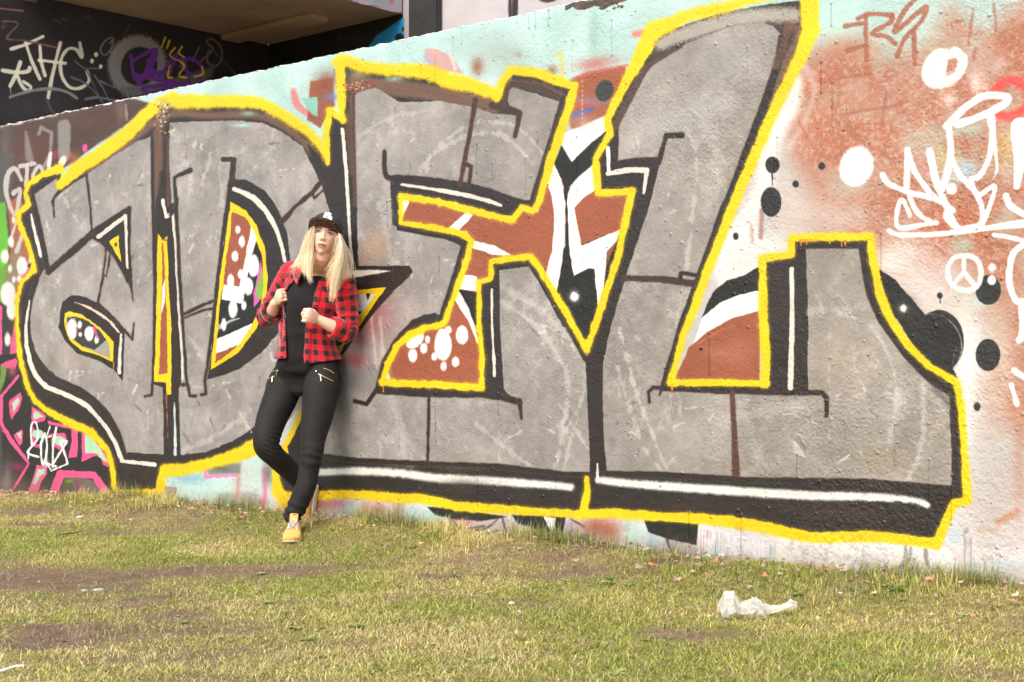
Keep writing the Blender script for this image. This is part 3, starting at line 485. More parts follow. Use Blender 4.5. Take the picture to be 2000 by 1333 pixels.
    K.poly(ctr, BRN, 1.5); K.poly([(437, 556), (472, 560), (500, 470), (511, 500), (514, 550), (511, 596), (492, 638), (426, 664), (430, 600)], (36, 36, 34), 2); K.poly([(425, 663), (495, 632), (470, 672), (422, 692)], WHT, 2); K.poly([(509, 510), (514, 545), (511, 585), (497, 600), (495, 575)], (226, 110, 190), 1.5); K.poly([(512, 525), (514, 555), (512, 582), (502, 585), (500, 565)], (140, 200, 90), 1.5)
    K.poly([(490, 442), (502, 466), (492, 500), (480, 560), (476, 595), (434, 585), (437, 556), (468, 560), (480, 500)], WHT, 2.5); K.stroke([(428, 640), (450, 628), (470, 622)], [8, 6, 1], (190, 188, 186), 2)
    for x, y, a, b in [(464, 449, 5, 8), (472, 472, 6, 11), (459, 501, 7, 11), (495, 520, 11, 22), (470, 536, 6, 9), (451, 550, 7, 14), (486, 560, 9, 18), (456, 604, 9, 18), (477, 597, 5, 9), (438, 634, 5, 12)]: K.blob(x, y, a, b, (250, 250, 250), 3.5)
    B([(356, 616), (400, 595), (420, 588)], [5, 5, 7]); B([(358, 622), (400, 606), (420, 603)], [3, 4, 4]); B([(552, 432), (575, 405), (610, 376), (632, 350)], [9, 7, 8, 8], False, (62, 44, 40)); B([(609, 377), (614, 388), (634, 370)], [3, 3, 3])
    # spine between second and third letter
    K.poly([(600, 282), (630, 312), (642, 330), (645, 240), (672, 238), (690, 232), (694, 400), (697, 520), (800, 520), (806, 532), (770, 566), (736, 604), (700, 650), (662, 704), (640, 740), (610, 800), (575, 880), (555, 900), (560, 860), (600, 780), (640, 690), (650, 600), (655, 500), (648, 420), (632, 355), (612, 320)], BLK, 1.8)
    K.poly([(672, 238), (690, 200), (692, 200), (693, 345), (684, 345)], (108, 74, 62), 5, .8)
    K.stroke([(669, 253), (675, 330), (682, 450), (687, 528)], [7, 7, 6, 7], OFW, 1.8); K.stroke([(688, 536), (730, 532), (762, 530)], [14, 10, 3], OFW, 3)
    K.poly([(688, 568), (754, 562), (744, 576), (700, 640), (660, 690), (680, 640)], YEL, 1.5); K.poly([(688, 577), (736, 574), (720, 596), (692, 634), (686, 600)], (240, 238, 234), 1.5); K.poly([(688, 576), (700, 576), (698, 584), (688, 586)], BRN, 1); K.poly([(716, 574), (724, 574), (718, 590)], (60, 50, 50), 1); K.poly([(686, 610), (708, 608), (690, 634)], BBK, 2)
    K.stroke([(664, 680), (620, 750), (590, 805), (568, 850), (556, 872), (560, 895)], 11, YEL, 2)
    B([(606, 888), (700, 900), (830, 906), (960, 910), (1100, 926), (1152, 928)], 9)
    # ---- third letter
    B([(690, 180), (690, 262), (693, 400)], 6, False, CHB); B([(750, 296), (753, 344), (780, 348), (830, 352), (900, 362), (960, 376), (1000, 390), (1034, 398)], [8, 9, 12, 12, 12, 12, 10, 8], True)
    K.poly([(766, 345), (790, 346), (900, 362), (980, 382), (1016, 398), (1000, 428), (960, 418), (880, 398), (785, 380), (778, 380), (780, 438), (905, 462), (912, 480), (902, 482), (870, 468), (774, 450)], BLK, 1.5)
    K.stroke([(783, 361), (830, 368), (900, 380), (950, 392), (978, 402)], [6, 7, 9, 9, 6], OFW, 2, 1, True); B([(928, 195), (915, 270), (898, 360)], [9, 8, 7], False, (84, 52, 42)); B([(905, 320), (920, 326), (914, 365)], [7, 6, 6], False, (70, 50, 44))
    B([(960, 206), (990, 214), (1014, 222), (1012, 240), (1005, 268)], [14, 14, 13, 8, 7], False, (72, 54, 46)); B([(984, 206), (990, 172), (1000, 165), (1050, 172), (1094, 192), (1098, 200)], [9, 10, 12, 14, 14, 10], False, (84, 64, 50)); B([(1100, 190), (1080, 262), (1058, 330), (1036, 402)], 9, False, (60, 52, 44))
    B([(904, 484), (888, 540), (866, 606), (862, 620)], [7, 8, 8, 8]); K.poly([(864, 622), (850, 614), (826, 616), (800, 632), (776, 656), (756, 690), (742, 730), (736, 764), (730, 775), (742, 745), (765, 700), (800, 652), (868, 632)], BLK, 1.6); B([(850, 618), (810, 632), (775, 668), (750, 712), (736, 760), (714, 790), (692, 784)], [12, 15, 14, 13, 13, 7, 8])
    B([(738, 762), (830, 768), (940, 770), (980, 776), (1014, 786)], [16, 16, 15, 14, 12]); B([(1014, 782), (1018, 818)], [8, 4]); B([(838, 765), (834, 912)], 5); K.poly([(938, 560), (958, 548), (960, 516), (1035, 506), (1037, 520), (974, 528), (976, 640), (980, 700), (984, 764), (940, 766)], BLK, 1.6)
    K.stroke([(960, 566), (962, 650), (966, 734)], [5, 5, 6], OFW, 1.8); B([(1038, 512), (1060, 545), (1100, 620), (1142, 702)], [8, 7, 8, 8])
    # ---- column between third and fourth
    K.poly([(1233, 372), (1290, 312), (1262, 420), (1222, 540), (1192, 640), (1176, 710), (1176, 800), (1180, 920), (1186, 930), (1150, 935), (1152, 900), (1147, 800), (1143, 706), (1176, 595), (1210, 500)], BLK, 1.8)
    K.stroke([(1166, 906), (1166, 940)], [4, 7], OFW, 2); B([(1203, 240), (1202, 318)], [8, 9]); B([(1202, 320), (1240, 314), (1286, 312)], [10, 10, 9]); B([(1286, 318), (1300, 266), (1330, 265)], [9, 8, 11])
    K.poly([(1168, 310), (1186, 270), (1200, 250), (1204, 318), (1286, 316), (1270, 390), (1240, 372), (1168, 368)], BLK, 1.6); K.stroke([(1187, 290), (1189, 340)], 7, WHT, 1.8); K.stroke([(1187, 340), (1225, 333), (1263, 333)], [9, 12, 10], OFW, 2); K.stroke([(1263, 333), (1256, 378)], [8, 4], OFW, 1.8)
    B([(1200, 250), (1230, 190), (1262, 135), (1300, 108), (1330, 92)], [10, 12, 12, 8, 4], True, (92, 70, 62)); B([(1527, 74), (1518, 130), (1492, 205), (1462, 285), (1440, 345), (1410, 420), (1370, 530), (1330, 640), (1294, 750), (1288, 772)], [13, 15, 17, 17, 16, 15, 13, 13, 13, 4])
    K.stroke([(1540, 50), (1530, 85), (1515, 130)], 16, (128, 88, 66), 9, .7); B([(1218, 544), (1290, 546), (1372, 557)], [11, 12, 14], False, (74, 54, 48)); B([(1328, 552), (1330, 534), (1372, 540)], [7, 7, 8])
    B([(1268, 786), (1266, 766), (1275, 758), (1400, 762), (1540, 766), (1605, 768), (1614, 778), (1613, 812)], [6, 8, 12, 16, 16, 14, 10, 8]); B([(1430, 768), (1434, 850), (1437, 930)], [8, 11, 15], False, (98, 64, 52)); K.poly([(1492, 512), (1548, 504), (1552, 476), (1700, 474), (1686, 486), (1572, 486), (1572, 640), (1578, 762), (1492, 756)], BLK, 1.6)
    B([(1552, 478), (1690, 478)], 14); B([(1682, 480), (1694, 560), (1720, 625), (1765, 688), (1812, 738), (1862, 770)], [11, 12, 13, 13, 14, 12], True); B([(1865, 765), (1868, 860), (1872, 968)], 18); K.stroke([(1545, 526), (1546, 640), (1544, 758)], [9, 10, 11], OFW, 2)
    B([(1184, 926), (1300, 928), (1450, 938), (1600, 940), (1700, 942), (1860, 955)], 11); K.stroke([(1825, 760), (1850, 790)], 12, (90, 84, 80), 14, .5)
    # long highlights on the bottom bars
    K.stroke([(620, 923), (700, 921), (780, 925), (860, 935), (960, 940), (1060, 947), (1114, 952)], [14, 16, 16, 18, 16, 16, 14], (236, 237, 232), 8, 1, True); K.stroke([(1168, 938), (1240, 946), (1320, 952), (1400, 957), (1500, 964), (1600, 969), (1700, 971), (1780, 977), (1810, 987)], [14, 17, 18, 18, 18, 18, 17, 15, 12], (236, 237, 232), 8, 1, True)
    # ---- yellow outlines
    def Y(p, ww, soft=2.2, sm=False, al=1):
        K.stroke(p, [q + 5 for q in ww] if hasattr(ww, '__len__') else ww + 5, YEL, 9, .38, sm, 1.0, 1.6)
        K.stroke(p, ww, YEL, soft + .8, al, sm, .6, 1.8, glo=.4, hadd=.1)
    Y([(118, 362), (150, 332), (205, 296), (250, 262), (285, 224), (312, 206)], [16, 26, 24, 26, 26, 22], 4); Y([(300, 212), (335, 196), (348, 200), (400, 200), (470, 200), (510, 204), (545, 222), (580, 244), (610, 268), (628, 292), (638, 318)], [24, 26, 26, 24, 22, 22, 20, 20, 18, 14, 6], 9, True)
    Y([(639, 320), (638, 262), (644, 216), (658, 228), (672, 236)], [8, 12, 12, 14, 10]); Y([(670, 238), (667, 190), (664, 128)], [8, 18, 18], 3); Y([(660, 122), (672, 118), (710, 132), (760, 138), (830, 142), (870, 156), (930, 172), (968, 188)], [22, 20, 20, 24, 28, 30, 26, 18], 9, True)
    Y([(972, 192), (980, 162), (998, 138), (1050, 144), (1120, 170)], [12, 14, 18, 18, 16], 3.5); Y([(1122, 168), (1112, 208), (1090, 272), (1074, 318), (1052, 398), (1041, 414), (1020, 406), (999, 432)], [14, 16, 18, 16, 15, 14, 12, 12])
    Y([(999, 431), (960, 422), (900, 406), (850, 394), (784, 384)], 13); Y([(781, 382), (782, 436), (840, 444), (905, 458), (919, 470), (914, 500), (890, 572), (868, 632)], [8, 9, 11, 13, 12, 12, 11, 9]); Y([(866, 634), (830, 642), (800, 654), (776, 676), (756, 712), (746, 744)], [12, 13, 13, 13, 12, 11]); Y([(746, 748), (850, 752), (941, 758)], [13, 15, 13])
    Y([(941, 758), (942, 700), (936, 640), (936, 552), (958, 545), (959, 512), (1000, 506), (1036, 501), (1062, 540), (1100, 602), (1145, 684)], [10, 11, 9, 10, 10, 11, 13, 12, 13, 13, 12]); Y([(1145, 684), (1176, 595), (1208, 498), (1234, 374), (1168, 378), (1163, 312), (1174, 290), (1190, 262), (1186, 232), (1222, 162), (1262, 92)], [12, 13, 14, 14, 14, 13, 13, 12, 14, 18, 26], 2.2)
    Y([(1258, 95), (1275, 60), (1290, 54), (1330, 42)], [26, 34, 28, 16], 9); Y([(1290, 56), (1340, 32), (1400, 20), (1450, 6), (1500, -6)], [16, 18, 22, 14, 10], 14, True, .9); Y([(1560, -20), (1580, 0), (1582, 60), (1564, 110), (1540, 155), (1500, 240), (1470, 310), (1440, 380), (1400, 480), (1352, 610), (1332, 660), (1310, 744)], [30, 36, 22, 20, 20, 20, 18, 17, 17, 15, 12, 13], 2.6)
    Y([(1308, 748), (1400, 748), (1494, 750)], 13); Y([(1494, 750), (1496, 690), (1492, 640), (1488, 506), (1545, 498), (1546, 466), (1600, 464), (1699, 464), (1704, 510), (1716, 572), (1736, 622), (1772, 676), (1812, 716), (1864, 746)], [18, 18, 18, 16, 14, 14, 15, 14, 15, 16, 16, 15, 14, 13], 2.2)
    Y([(1868, 752), (1876, 800), (1880, 860), (1888, 978), (1862, 984), (1828, 1064)], [14, 12, 12, 14, 16, 16]); Y([(1828, 1062), (1780, 1056), (1700, 1048), (1610, 1050), (1560, 1046), (1500, 1032), (1400, 1016), (1300, 1010), (1200, 1004), (1140, 1004)], [18, 20, 20, 20, 22, 22, 20, 18, 18, 16], 2.6, True)
    Y([(1146, 934), (1146, 960), (1138, 1004)], [8, 14, 18]); Y([(1140, 1006), (1080, 1002), (1000, 996), (900, 990), (830, 976), (760, 972), (700, 966), (612, 968), (560, 974)], [16, 15, 16, 18, 18, 18, 16, 16, 22], 3, True); Y([(560, 975), (545, 965), (540, 940), (538, 908)], [24, 20, 15, 12], 3.5); K.spray(560, 990, 24, 12, (236, 190, 10), .9)
    Y([(500, 872), (460, 890), (410, 905), (360, 916), (322, 920)], [30, 24, 20, 22, 24], 5, True); Y([(318, 918), (312, 962), (280, 966), (230, 962), (222, 950), (218, 905), (208, 878), (176, 842), (140, 828), (100, 808), (70, 786), (52, 752), (40, 700), (34, 640), (34, 590), (42, 552), (64, 530), (66, 520)], [14, 18, 18, 12, 10, 11, 12, 15, 15, 12, 9, 9, 8, 8, 8, 8, 8, 8], 2.4)
    Y([(68, 530), (64, 505), (52, 468), (36, 432), (38, 418), (56, 400), (50, 378), (56, 360), (84, 342), (116, 330)], [7, 8, 8, 9, 10, 10, 9, 10, 11, 18], 2.2)
    for x, y, l in [(1563, 470, 10), (1574, 470, 8), (1620, 470, 6), (1634, 470, 9), (1643, 470, 12), (1650, 470, 10), (748, 752, 14), (1312, 752, 10), (1170, 386, 10), (222, 706, 18)]: K.stroke([(x, y), (x, y + l)], 1.6, (250, 176, 30), 1, .9)
    K.stroke([(1553, 505), (1552, 480), (1560, 470), (1600, 469)], 2.5, (214, 140, 20), 1.5, .7, wob=3)
    # sprayed over top-edge wear and rust column
    K.spray(318, 225, 10, 26, (150, 120, 96), .9); K.spray(330, 205, 20, 8, (190, 200, 120), .6)
    for k in range(60): K.blob(rr.gauss(318, 9), rr.uniform(200, 262), rr.uniform(1, 2.6), rr.uniform(1, 2.6), rr.choice([(250, 236, 214), (96, 58, 40), (200, 150, 110)]), 1.5, .9, hadd=.6)
    for k in range(50): K.blob(rr.gauss(692, 9), rr.uniform(160, 182), rr.uniform(1, 2.4), rr.uniform(1, 2.2), rr.choice([(226, 170, 140), (90, 50, 36), (170, 96, 60)]), 1.5, .9, hadd=.6)
    # spalled edge at the top
    K.poly([(1104, -12), (1105, 20), (1118, 14), (1130, 22), (1160, 14), (1182, 16), (1205, 8), (1228, 0), (1240, -12)], (92, 74, 58), 2, 1, False, 1, 2.0, hadd=-2)
    for k in range(60): K.blob(rr.uniform(1106, 1215), rr.uniform(-4, 18), rr.uniform(1, 5), rr.uniform(.8, 2.5), rr.choice([(60, 50, 40), (150, 124, 100), (46, 60, 56), (120, 84, 60)]), 1.5, .9, rot=-.3)
    # chips along the top edge
    for k in range(150):
        x = rr.uniform(-100, 1240); y = 247 - .225 * x + rr.uniform(-1, 3) + 1
        K.blob(x, y, rr.uniform(2, 12), rr.uniform(.8, 2.6), rr.choice([(246, 244, 238), (250, 250, 246), (150, 120, 100), (196, 176, 160)]), 1.5, .9, rot=-.22)
    # dents, grime, scrapes
    K.stroke([(1552, 862), (1560, 880), (1570, 890)], [5, 16, 5], (214, 210, 200), 5, .7, hadd=-1.5); K.stroke([(1558, 852), (1574, 880)], 3, (130, 112, 76), 3, .7)
    K.spray(1520, 600, 26, 24, (80, 60, 50), .4); K.spray(1650, 1000, 120, 12, (84, 62, 52), .4, .05); K.spray(1330, 990, 60, 10, (86, 60, 50), .4); K.spray(900, 950, 60, 14, (70, 54, 48), .5)
    # grime speckle and damp blotches low on the wall
    low = np.clip(1 - (K.zz - .02) / .34, 0, 1); gr = np.clip((fbm(h, w, 6, 511, 4) - .50) * 8, 0, 1) * np.clip((fbm(h, w, 60, 515, 4) - .35) * 3, 0, 1) * low
    K.c += (gr * .38)[..., None] * (arr((112, 104, 98)) - K.c)
    # splash of soil at the foot
    foot = np.clip((K.zz - .02) / .16, 0, 1); d = np.clip((1 - foot) * (.35 + .9 * (K.nl - .3)), 0, .55)
    K.c += d[..., None] * (arr((146, 124, 102)) - K.c)

def relief(K, seed=4):
    # coats of old paint: orange peel, nibs and runs
    r = np.random.RandomState(seed); h, w = K.h, K.w
    amp = np.interp(K.U, [0, 500, 1100, 2000], [.30, .45, .8, 1.15])[None, :] * np.clip(.3 + 1.9 * (fbm(h, w, 150, 311, 3) - .25), .25, 1.3)
    K.hgt += amp * ((fbm(h, w, 3.4, 299, 2) - .5) * 1.0 + (fbm(h, w, 8, 301, 3) - .5) * .8) + (fbm(h, w, 30, 305, 3) - .5) * 1.5
    X = np.broadcast_to(K.U[None, :], K.V.shape)
    for k in range(5200):
        c = r.randint(3, w - 4); y = r.randint(4, h - 5); rad = r.choice([1, 1, 1, 2, 2, 3]); a = r.uniform(.7, 2.6)
        dens = .35 + .65 * (K.nl[y, c] > .5)
        if r.rand() > dens: continue
        yy, xx = np.mgrid[-rad - 1:rad + 2, -rad - 1:rad + 2]
        if y - rad - 1 < 0 or c - rad - 1 < 0 or y + rad + 2 > h or c + rad + 2 > w: continue
        K.hgt[y - rad - 1:y + rad + 2, c - rad - 1:c + rad + 2] += a * np.clip(1 - np.hypot(yy, xx) / (rad + .6), 0, 1)
        if r.rand() < .16 and rad > 1:
            L = r.randint(12, 70); y1 = max(0, y)
            y0 = max(0, y - L); K.hgt[y0:y1, c] += a * .5; K.hgt[y0:y1, c - 1] += a * .25
            if y0 > 3: K.hgt[y0 - 2:y0 + 2, c - 1:c + 2] += a * .6
    # level differences between coats: light emboss of old lettering
    for k in range(26):
        x = r.uniform(100, 1950); y = r.uniform(150, 950)
        pts = [(x, y)]
        for j in range(4): pts.append((pts[-1][0] + r.uniform(-70, 70), pts[-1][1] + r.uniform(-70, 70)))
        c = K.c; keep = K.c; K.stroke(pts, r.uniform(8, 22), (0, 0, 0), 3, 0.0, True)
        p = smooth_path(pts); m = 14
        sl = K.box(p[:, 0].min() - m, p[:, 0].max() + m, p[:, 1].min() - m, p[:, 1].max() + m)
        if sl is None: continue
        D = np.full(K.V[sl].shape, 1e6, np.float32); Xs = K.U[sl[1]][None, :]; Ys = K.V[sl]
        for i in range(0, len(p) - 1):
            a, b = p[i], p[i + 1]; dx, dy = b - a; L2 = dx * dx + dy * dy + 1e-9
            t = np.clip(((Xs - a[0]) * dx + (Ys - a[1]) * dy) / L2, 0, 1)
            np.minimum(D, np.hypot(Xs - a[0] - t * dx, Ys - a[1] - t * dy), out=D)
        K.hgt[sl] += .38 * np.clip((7 - D) / 3 + .5, 0, 1)
# ================================================================ painted wall
S0, S1, Z0, Z1 = -9.3, 2.6, -.15, 2.62
TX = .0026
def make_image(name, arr3, noncolor=False):
    h, w = arr3.shape[:2]
    im = bpy.data.images.new(name, w, h, alpha=False, float_buffer=False, is_data=noncolor)
    a = np.ones((h, w, 4), np.float32); a[..., :3] = arr3 if arr3.ndim == 3 else arr3[..., None]
    im.pixels.foreach_set(a.ravel()); im.update(); im.pack()
    return im
def wall_canvas():
    w = int((S1 - S0) / TX); h = int((Z1 - Z0) / TX)
    s = S0 + (np.arange(w) + .5) * TX; z = Z0 + (np.arange(h) + .5) * TX
    x = W0[0] + WD[0] * s; y = np.maximum(W0[1] + WD[1] * s, .6)
    U = 1000 + 2850 * x / y
    V = 720 - (z[:, None] - CAM_H) * 2850 / y[None, :]
    K = Canvas(U, V); K.zz = np.broadcast_to(z[:, None], V.shape)
    return K
def paint_material(name, K, rough_lo=.27, rough_hi=.6, bump=1.0, gain=.82):
    colour = np.clip(K.c, 0, 255) / 255
    colour *= gain * (.965 + .125 * colour ** 3)
    im = make_image(name + '_colour', np.clip(colour, 0, 1))
    hm = K.hgt; hm = (hm - hm.min()) / (hm.max() - hm.min() + 1e-6)
    im2 = make_image(name + '_relief', np.stack([np.clip((K.hgt + 3) / 8, 0, 1), K.glo, K.glo], -1), True)
    m, n, l, b = new_mat(name)
    uv = n.new('ShaderNodeUVMap'); uv.uv_map = 'UVMap'
    t = n.new('ShaderNodeTexImage'); t.image = im; t.extension = 'EXTEND'; l.new(uv.outputs['UV'], t.inputs['Vector'])
    t2 = n.new('ShaderNodeTexImage'); t2.image = im2; t2.extension = 'EXTEND'; l.new(uv.outputs['UV'], t2.inputs['Vector'])
    sp = n.new('ShaderNodeSeparateColor'); l.new(t2.outputs['Color'], sp.inputs['Color'])
    tc = n.new('ShaderNodeTexCoord')
    nz = n.new('ShaderNodeTexNoise'); nz.inputs['Scale'].default_value = 160; nz.inputs['Detail'].default_value = 6; l.new(tc.outputs['Object'], nz.inputs['Vector'])
    nz2 = n.new('ShaderNodeTexNoise'); nz2.inputs['Scale'].default_value = 3.5; nz2.inputs['Detail'].default_value = 8; l.new(tc.outputs['Object'], nz2.inputs['Vector'])
    mr = n.new('ShaderNodeMapRange'); mr.inputs['From Min'].default_value = .3; mr.inputs['From Max'].default_value = .7; mr.inputs['To Min'].default_value = .9; mr.inputs['To Max'].default_value = 1.06
    l.new(nz2.outputs['Fac'], mr.inputs['Value'])
    mx = n.new('ShaderNodeMix'); mx.data_type = 'RGBA'; mx.blend_type = 'MULTIPLY'; mx.inputs['Factor'].default_value = 1
    l.new(t.outputs['Color'], mx.inputs['A']); l.new(mr.outputs['Result'], mx.inputs['B']); l.new(mx.outputs['Result'], b.inputs['Base Color'])
    rg = n.new('ShaderNodeMapRange'); rg.inputs['To Min'].default_value = rough_hi; rg.inputs['To Max'].default_value = rough_lo
    l.new(sp.outputs['Green'], rg.inputs['Value']); l.new(rg.outputs['Result'], b.inputs['Roughness'])
    ad = n.new('ShaderNodeMath'); ad.operation = 'MULTIPLY_ADD'; ad.inputs[1].default_value = .06; l.new(nz.outputs['Fac'], ad.inputs[0]); l.new(sp.outputs['Red'], ad.inputs[2])
    bp = n.new('ShaderNodeBump'); bp.inputs['Strength'].default_value = bump; bp.inputs['Distance'].default_value = .02
    l.new(ad.outputs['Value'], bp.inputs['Height']); l.new(bp.outputs['Normal'], b.inputs['Normal'])
    return m

K = wall_canvas(); paint_graffiti(K); relief(K)
M_WALL = paint_material('painted_concrete', K)
M_CONC = noise_mat('bare_concrete', (.34, .32, .29), (.46, .44, .41), 9, .85, .5, 60)
M_DEBRIS = noise_mat('weathered_edge', (.06, .045, .03), (.2, .16, .12), 40, .9, .8, 120)

TOP = 2.492
def top_z(s):
    return TOP + .006 * mnoise.noise(Vector((s * 3.1, 1, 0))) + .007 * mnoise.noise(Vector((s * 14, 5, 0))) + .004 * mnoise.noise(Vector((s * 47, 9, 0)))
def wall_p(s, z):
    # slow unevenness of the cast face, plus a dent and the spalled lip
    d = .006 * mnoise.noise(Vector((s * 1.3, z * 1.3, 3))) + .0025 * mnoise.noise(Vector((s * 6, z * 6, 7)))
    return d
def uvw(s, z): return ((s - S0) / (S1 - S0), (z - Z0) / (Z1 - Z0))
wall_root = empty('graffiti_wall', wall(-3, 0, 0))
tag(wall_root, 'long concrete wall covered in silver, black and yellow block letter graffiti', 'wall')
NS, NZ = 560, 110
vs = []; fs = []; uvs = []
for j in range(NZ + 1):
    for i in range(NS + 1):
        s = S0 + (S1 - S0) * i / NS; tz = top_z(s); z = Z0 + (tz - Z0) * j / NZ
        p = wall_p(s, z)
        if j == NZ: p -= .004 + .003 * mnoise.noise(Vector((s * 30, 2, 2)))
        if z > tz - .06 and -2.92 < s + .0 < -2.45: pass
        vs.append(wall(s, p, z)); uvs.append(uvw(s, z))
for j in range(NZ):
    for i in range(NS):
        a = j * (NS + 1) + i; fs.append((a, a + 1, a + NS + 2, a + NS + 1))
front = mesh_obj('painted_face', vs, fs, M_WALL, wall_root, True)
uvl = front.data.uv_layers.new(name='UVMap')
li = np.empty(len(front.data.loops), np.int32); front.data.loops.foreach_get('vertex_index', li)
uvl.data.foreach_set('uv', np.array(uvs, np.float32)[li].ravel())
# body behind the painted face: top with a worn arris, back and ends
vs = []; fs = []
TH = .24
for i in range(NS + 1):
    s = S0 + (S1 - S0) * i / NS; tz = top_z(s)
    q = -.004 + .003 * mnoise.noise(Vector((s * 30, 2, 2))) + wall_p(s, tz)
    pr = [(q, tz - .0005), (q - .012 - .008 * abs(mnoise.noise(Vector((s * 9, 4, 1)))), tz + .006), (-TH * .5, tz + .008), (-TH, tz + .004), (-TH, Z0)]
    for p, z in pr: vs.append(wall(s, p, z))
for i in range(NS):
    for k in range(4):
        a = i * 5 + k; fs.append((a, a + 5, a + 6, a + 1))
for base in (0, NS * 5):
    vs.append(wall(S0 if base == 0 else S1, -.01, Z0)); e = len(vs) - 1
    fs.append(tuple(base + k for k in range(5)) + (e,))
M_TOP = noise_mat('chalky_top', (.62, .6, .56), (.78, .77, .74), 14, .9, .6, 70, c3=(.4, .33, .27))
mesh_obj('wall_core', vs, fs, M_TOP, wall_root, False)
# ================================================================ building behind the wall
P_BACK = -3.22
q1 = on_ray(525, 88, P_BACK); SOF = q1.z
s_in = float((np.array([q1.x, q1.y]) - W0) @ WD)
q2 = on_ray(786, 30, P_BACK); s_out = float((np.array([q2.x, q2.y]) - W0) @ WD)
def plane_canvas(fn, a0, a1, z0, z1, tx, seed):
    """fn(a) -> ground position (x, y) along the plane; chart measured from the reference camera station"""
    w = int((a1 - a0) / tx); h = int((z1 - z0) / tx)
    a = a0 + (np.arange(w) + .5) * tx; z = z0 + (np.arange(h) + .5) * tx
    xy = np.array([fn(t) for t in a]); U = 1000 + 2850 * xy[:, 0] / xy[:, 1]
    V = 720 - (z[:, None] - CAM_H) * 2850 / xy[:, 1][None, :]
    Kc = Canvas(U, V, seed); Kc.zz = np.broadcast_to(z[:, None], V.shape); return Kc
def flat_panel(name, fn, a0, a1, z0, z1, mat, parent, back):
    """slab of wall: painted outer face with UVs, thickness away along `back` (2D vector)"""
    n = 12; vs = []; fs = []; uv = []
    for i in range(n + 1):
        a = a0 + (a1 - a0) * i / n; x, y = fn(a)
        for z in (z0, z1): vs.append((x, y, z)); uv.append((i / n, 0 if z == z0 else 1))
    for i in range(n): fs.append((2 * i, 2 * i + 2, 2 * i + 3, 2 * i + 1))
    m0 = len(vs)
    for k in range(m0): vs.append((vs[k][0] + back[0], vs[k][1] + back[1], vs[k][2])); uv.append((0, 0))
    for i in range(n):
        fs.append((m0 + 2 * i + 1, m0 + 2 * i + 3, m0 + 2 * i + 2, m0 + 2 * i)); fs.append((2 * i + 1, 2 * i + 3, m0 + 2 * i + 3, m0 + 2 * i + 1)); fs.append((2 * i, m0 + 2 * i, m0 + 2 * i + 2, 2 * i + 2))
    fs.append((0, 1, m0 + 1, m0)); fs.append((2 * n, m0 + 2 * n, m0 + 2 * n + 1, 2 * n + 1))
    o = mesh_obj(name, vs, fs, mat, parent)
    ul = o.data.uv_layers.new(name='UVMap')
    for lp in o.data.loops: ul.data[lp.index].uv = uv[lp.vertex_index]
    return o
def f_rear(a):
    q = W0 + WD * a + WN * P_BACK; return (q[0], q[1])
def f_side(t):
    t = t - .02 if t < .01 else t
    q = W0 + WD * s_in + WN * (P_BACK + t); return (q[0], q[1])
def f_fascia(t):
    q = W0 + WD * s_out + WN * (P_BACK + t); return (q[0], q[1])
bld = empty('building', f_rear(s_in) + (0,))
tag(bld, 'concrete building with a black tagged wall and overhanging canopy behind the graffiti wall', 'building')
# rear wall
Kr = plane_canvas(f_rear, s_in, s_in + 9, 0, 6, .012, 21)
Kr.c[:] = (216, 210, 212)
Kr.c += ((Kr.nm - .5) * 12 + (Kr.nl - .5) * 14)[..., None]
Kr.poly([(300, -600), (788, -600), (788, 900), (300, 900)], (30, 27, 26), 3)
Kr.spray(690, 75, 40, 12, (70, 60, 52), .6); Kr.spray(640, 90, 30, 8, (56, 44, 34), .5); Kr.spray(665, 98, 12, 5, (60, 30, 80), .7); Kr.stroke([(660, 80), (668, 66)], 3, (110, 96, 84), 2)
Kr.poly([(720, 90), (735, 70), (760, 52), (786, 35), (790, 35), (790, 100), (716, 100)], (40, 160, 214), 3); Kr.blob(788, 58, 4, 4, (24, 26, 28), 1.5); Kr.blob(781, 74, 9, 8, (24, 26, 28), 2)
Kr.poly([(789, -600), (797, -600), (797, 300), (789, 300)], (196, 186, 190), 1.5)
Kr.poly([(993, -200), (1011, -200), (1011, 300), (993, 300)], (54, 46, 46), 2); Kr.stroke([(1000, -100), (1001, 300)], 2, (226, 120, 190), 1.5)
Kr.blob(1070, -4, 18, 9, (70, 50, 46), 3)
Kr.hgt += (fbm(Kr.h, Kr.w, 5, 5, 3) - .5) * 2
M_REAR = paint_material('rear_wall_paint', Kr, bump=.4)
flat_panel('wall', f_rear, s_in - .0, s_in + 9, 0, 6, M_REAR, bld, tuple(-WN * .3))
# pillar proud of the rear wall
pa = on_ray(798, 40, P_BACK + .05); pb = on_ray(856, 40, P_BACK + .05)
M_BLACKP = noise_mat('black_masonry_paint', (.022, .021, .021), (.034, .032, .032), 6, .6, .4, 50)
sa, sb = [float((np.array([q.x, q.y]) - W0) @ WD) for q in (pa, pb)]
def box_sp(name, s0, s1, p0, p1, z0, z1, mat, parent):
    v = [wall(s, p, z) for s in (s0, s1) for p in (p0, p1) for z in (z0, z1)]
    f = [(0, 1, 3, 2), (4, 6, 7, 5), (0, 4, 5, 1), (2, 3, 7, 6), (0, 2, 6, 4), (1, 5, 7, 3)]
    o = mesh_obj(name, v, f, mat, parent)
    bm = bmesh.new(); bm.from_mesh(o.data); bmesh.ops.recalc_face_normals(bm, faces=bm.faces); bmesh.ops.bevel(bm, geom=bm.edges[:], offset=.012, segments=2, affect='EDGES'); bm.to_mesh(o.data); bm.free()
    return o
box_sp('pillar', sa, sb, P_BACK + .003, P_BACK + .06, 0, 5.9, M_BLACKP, bld)
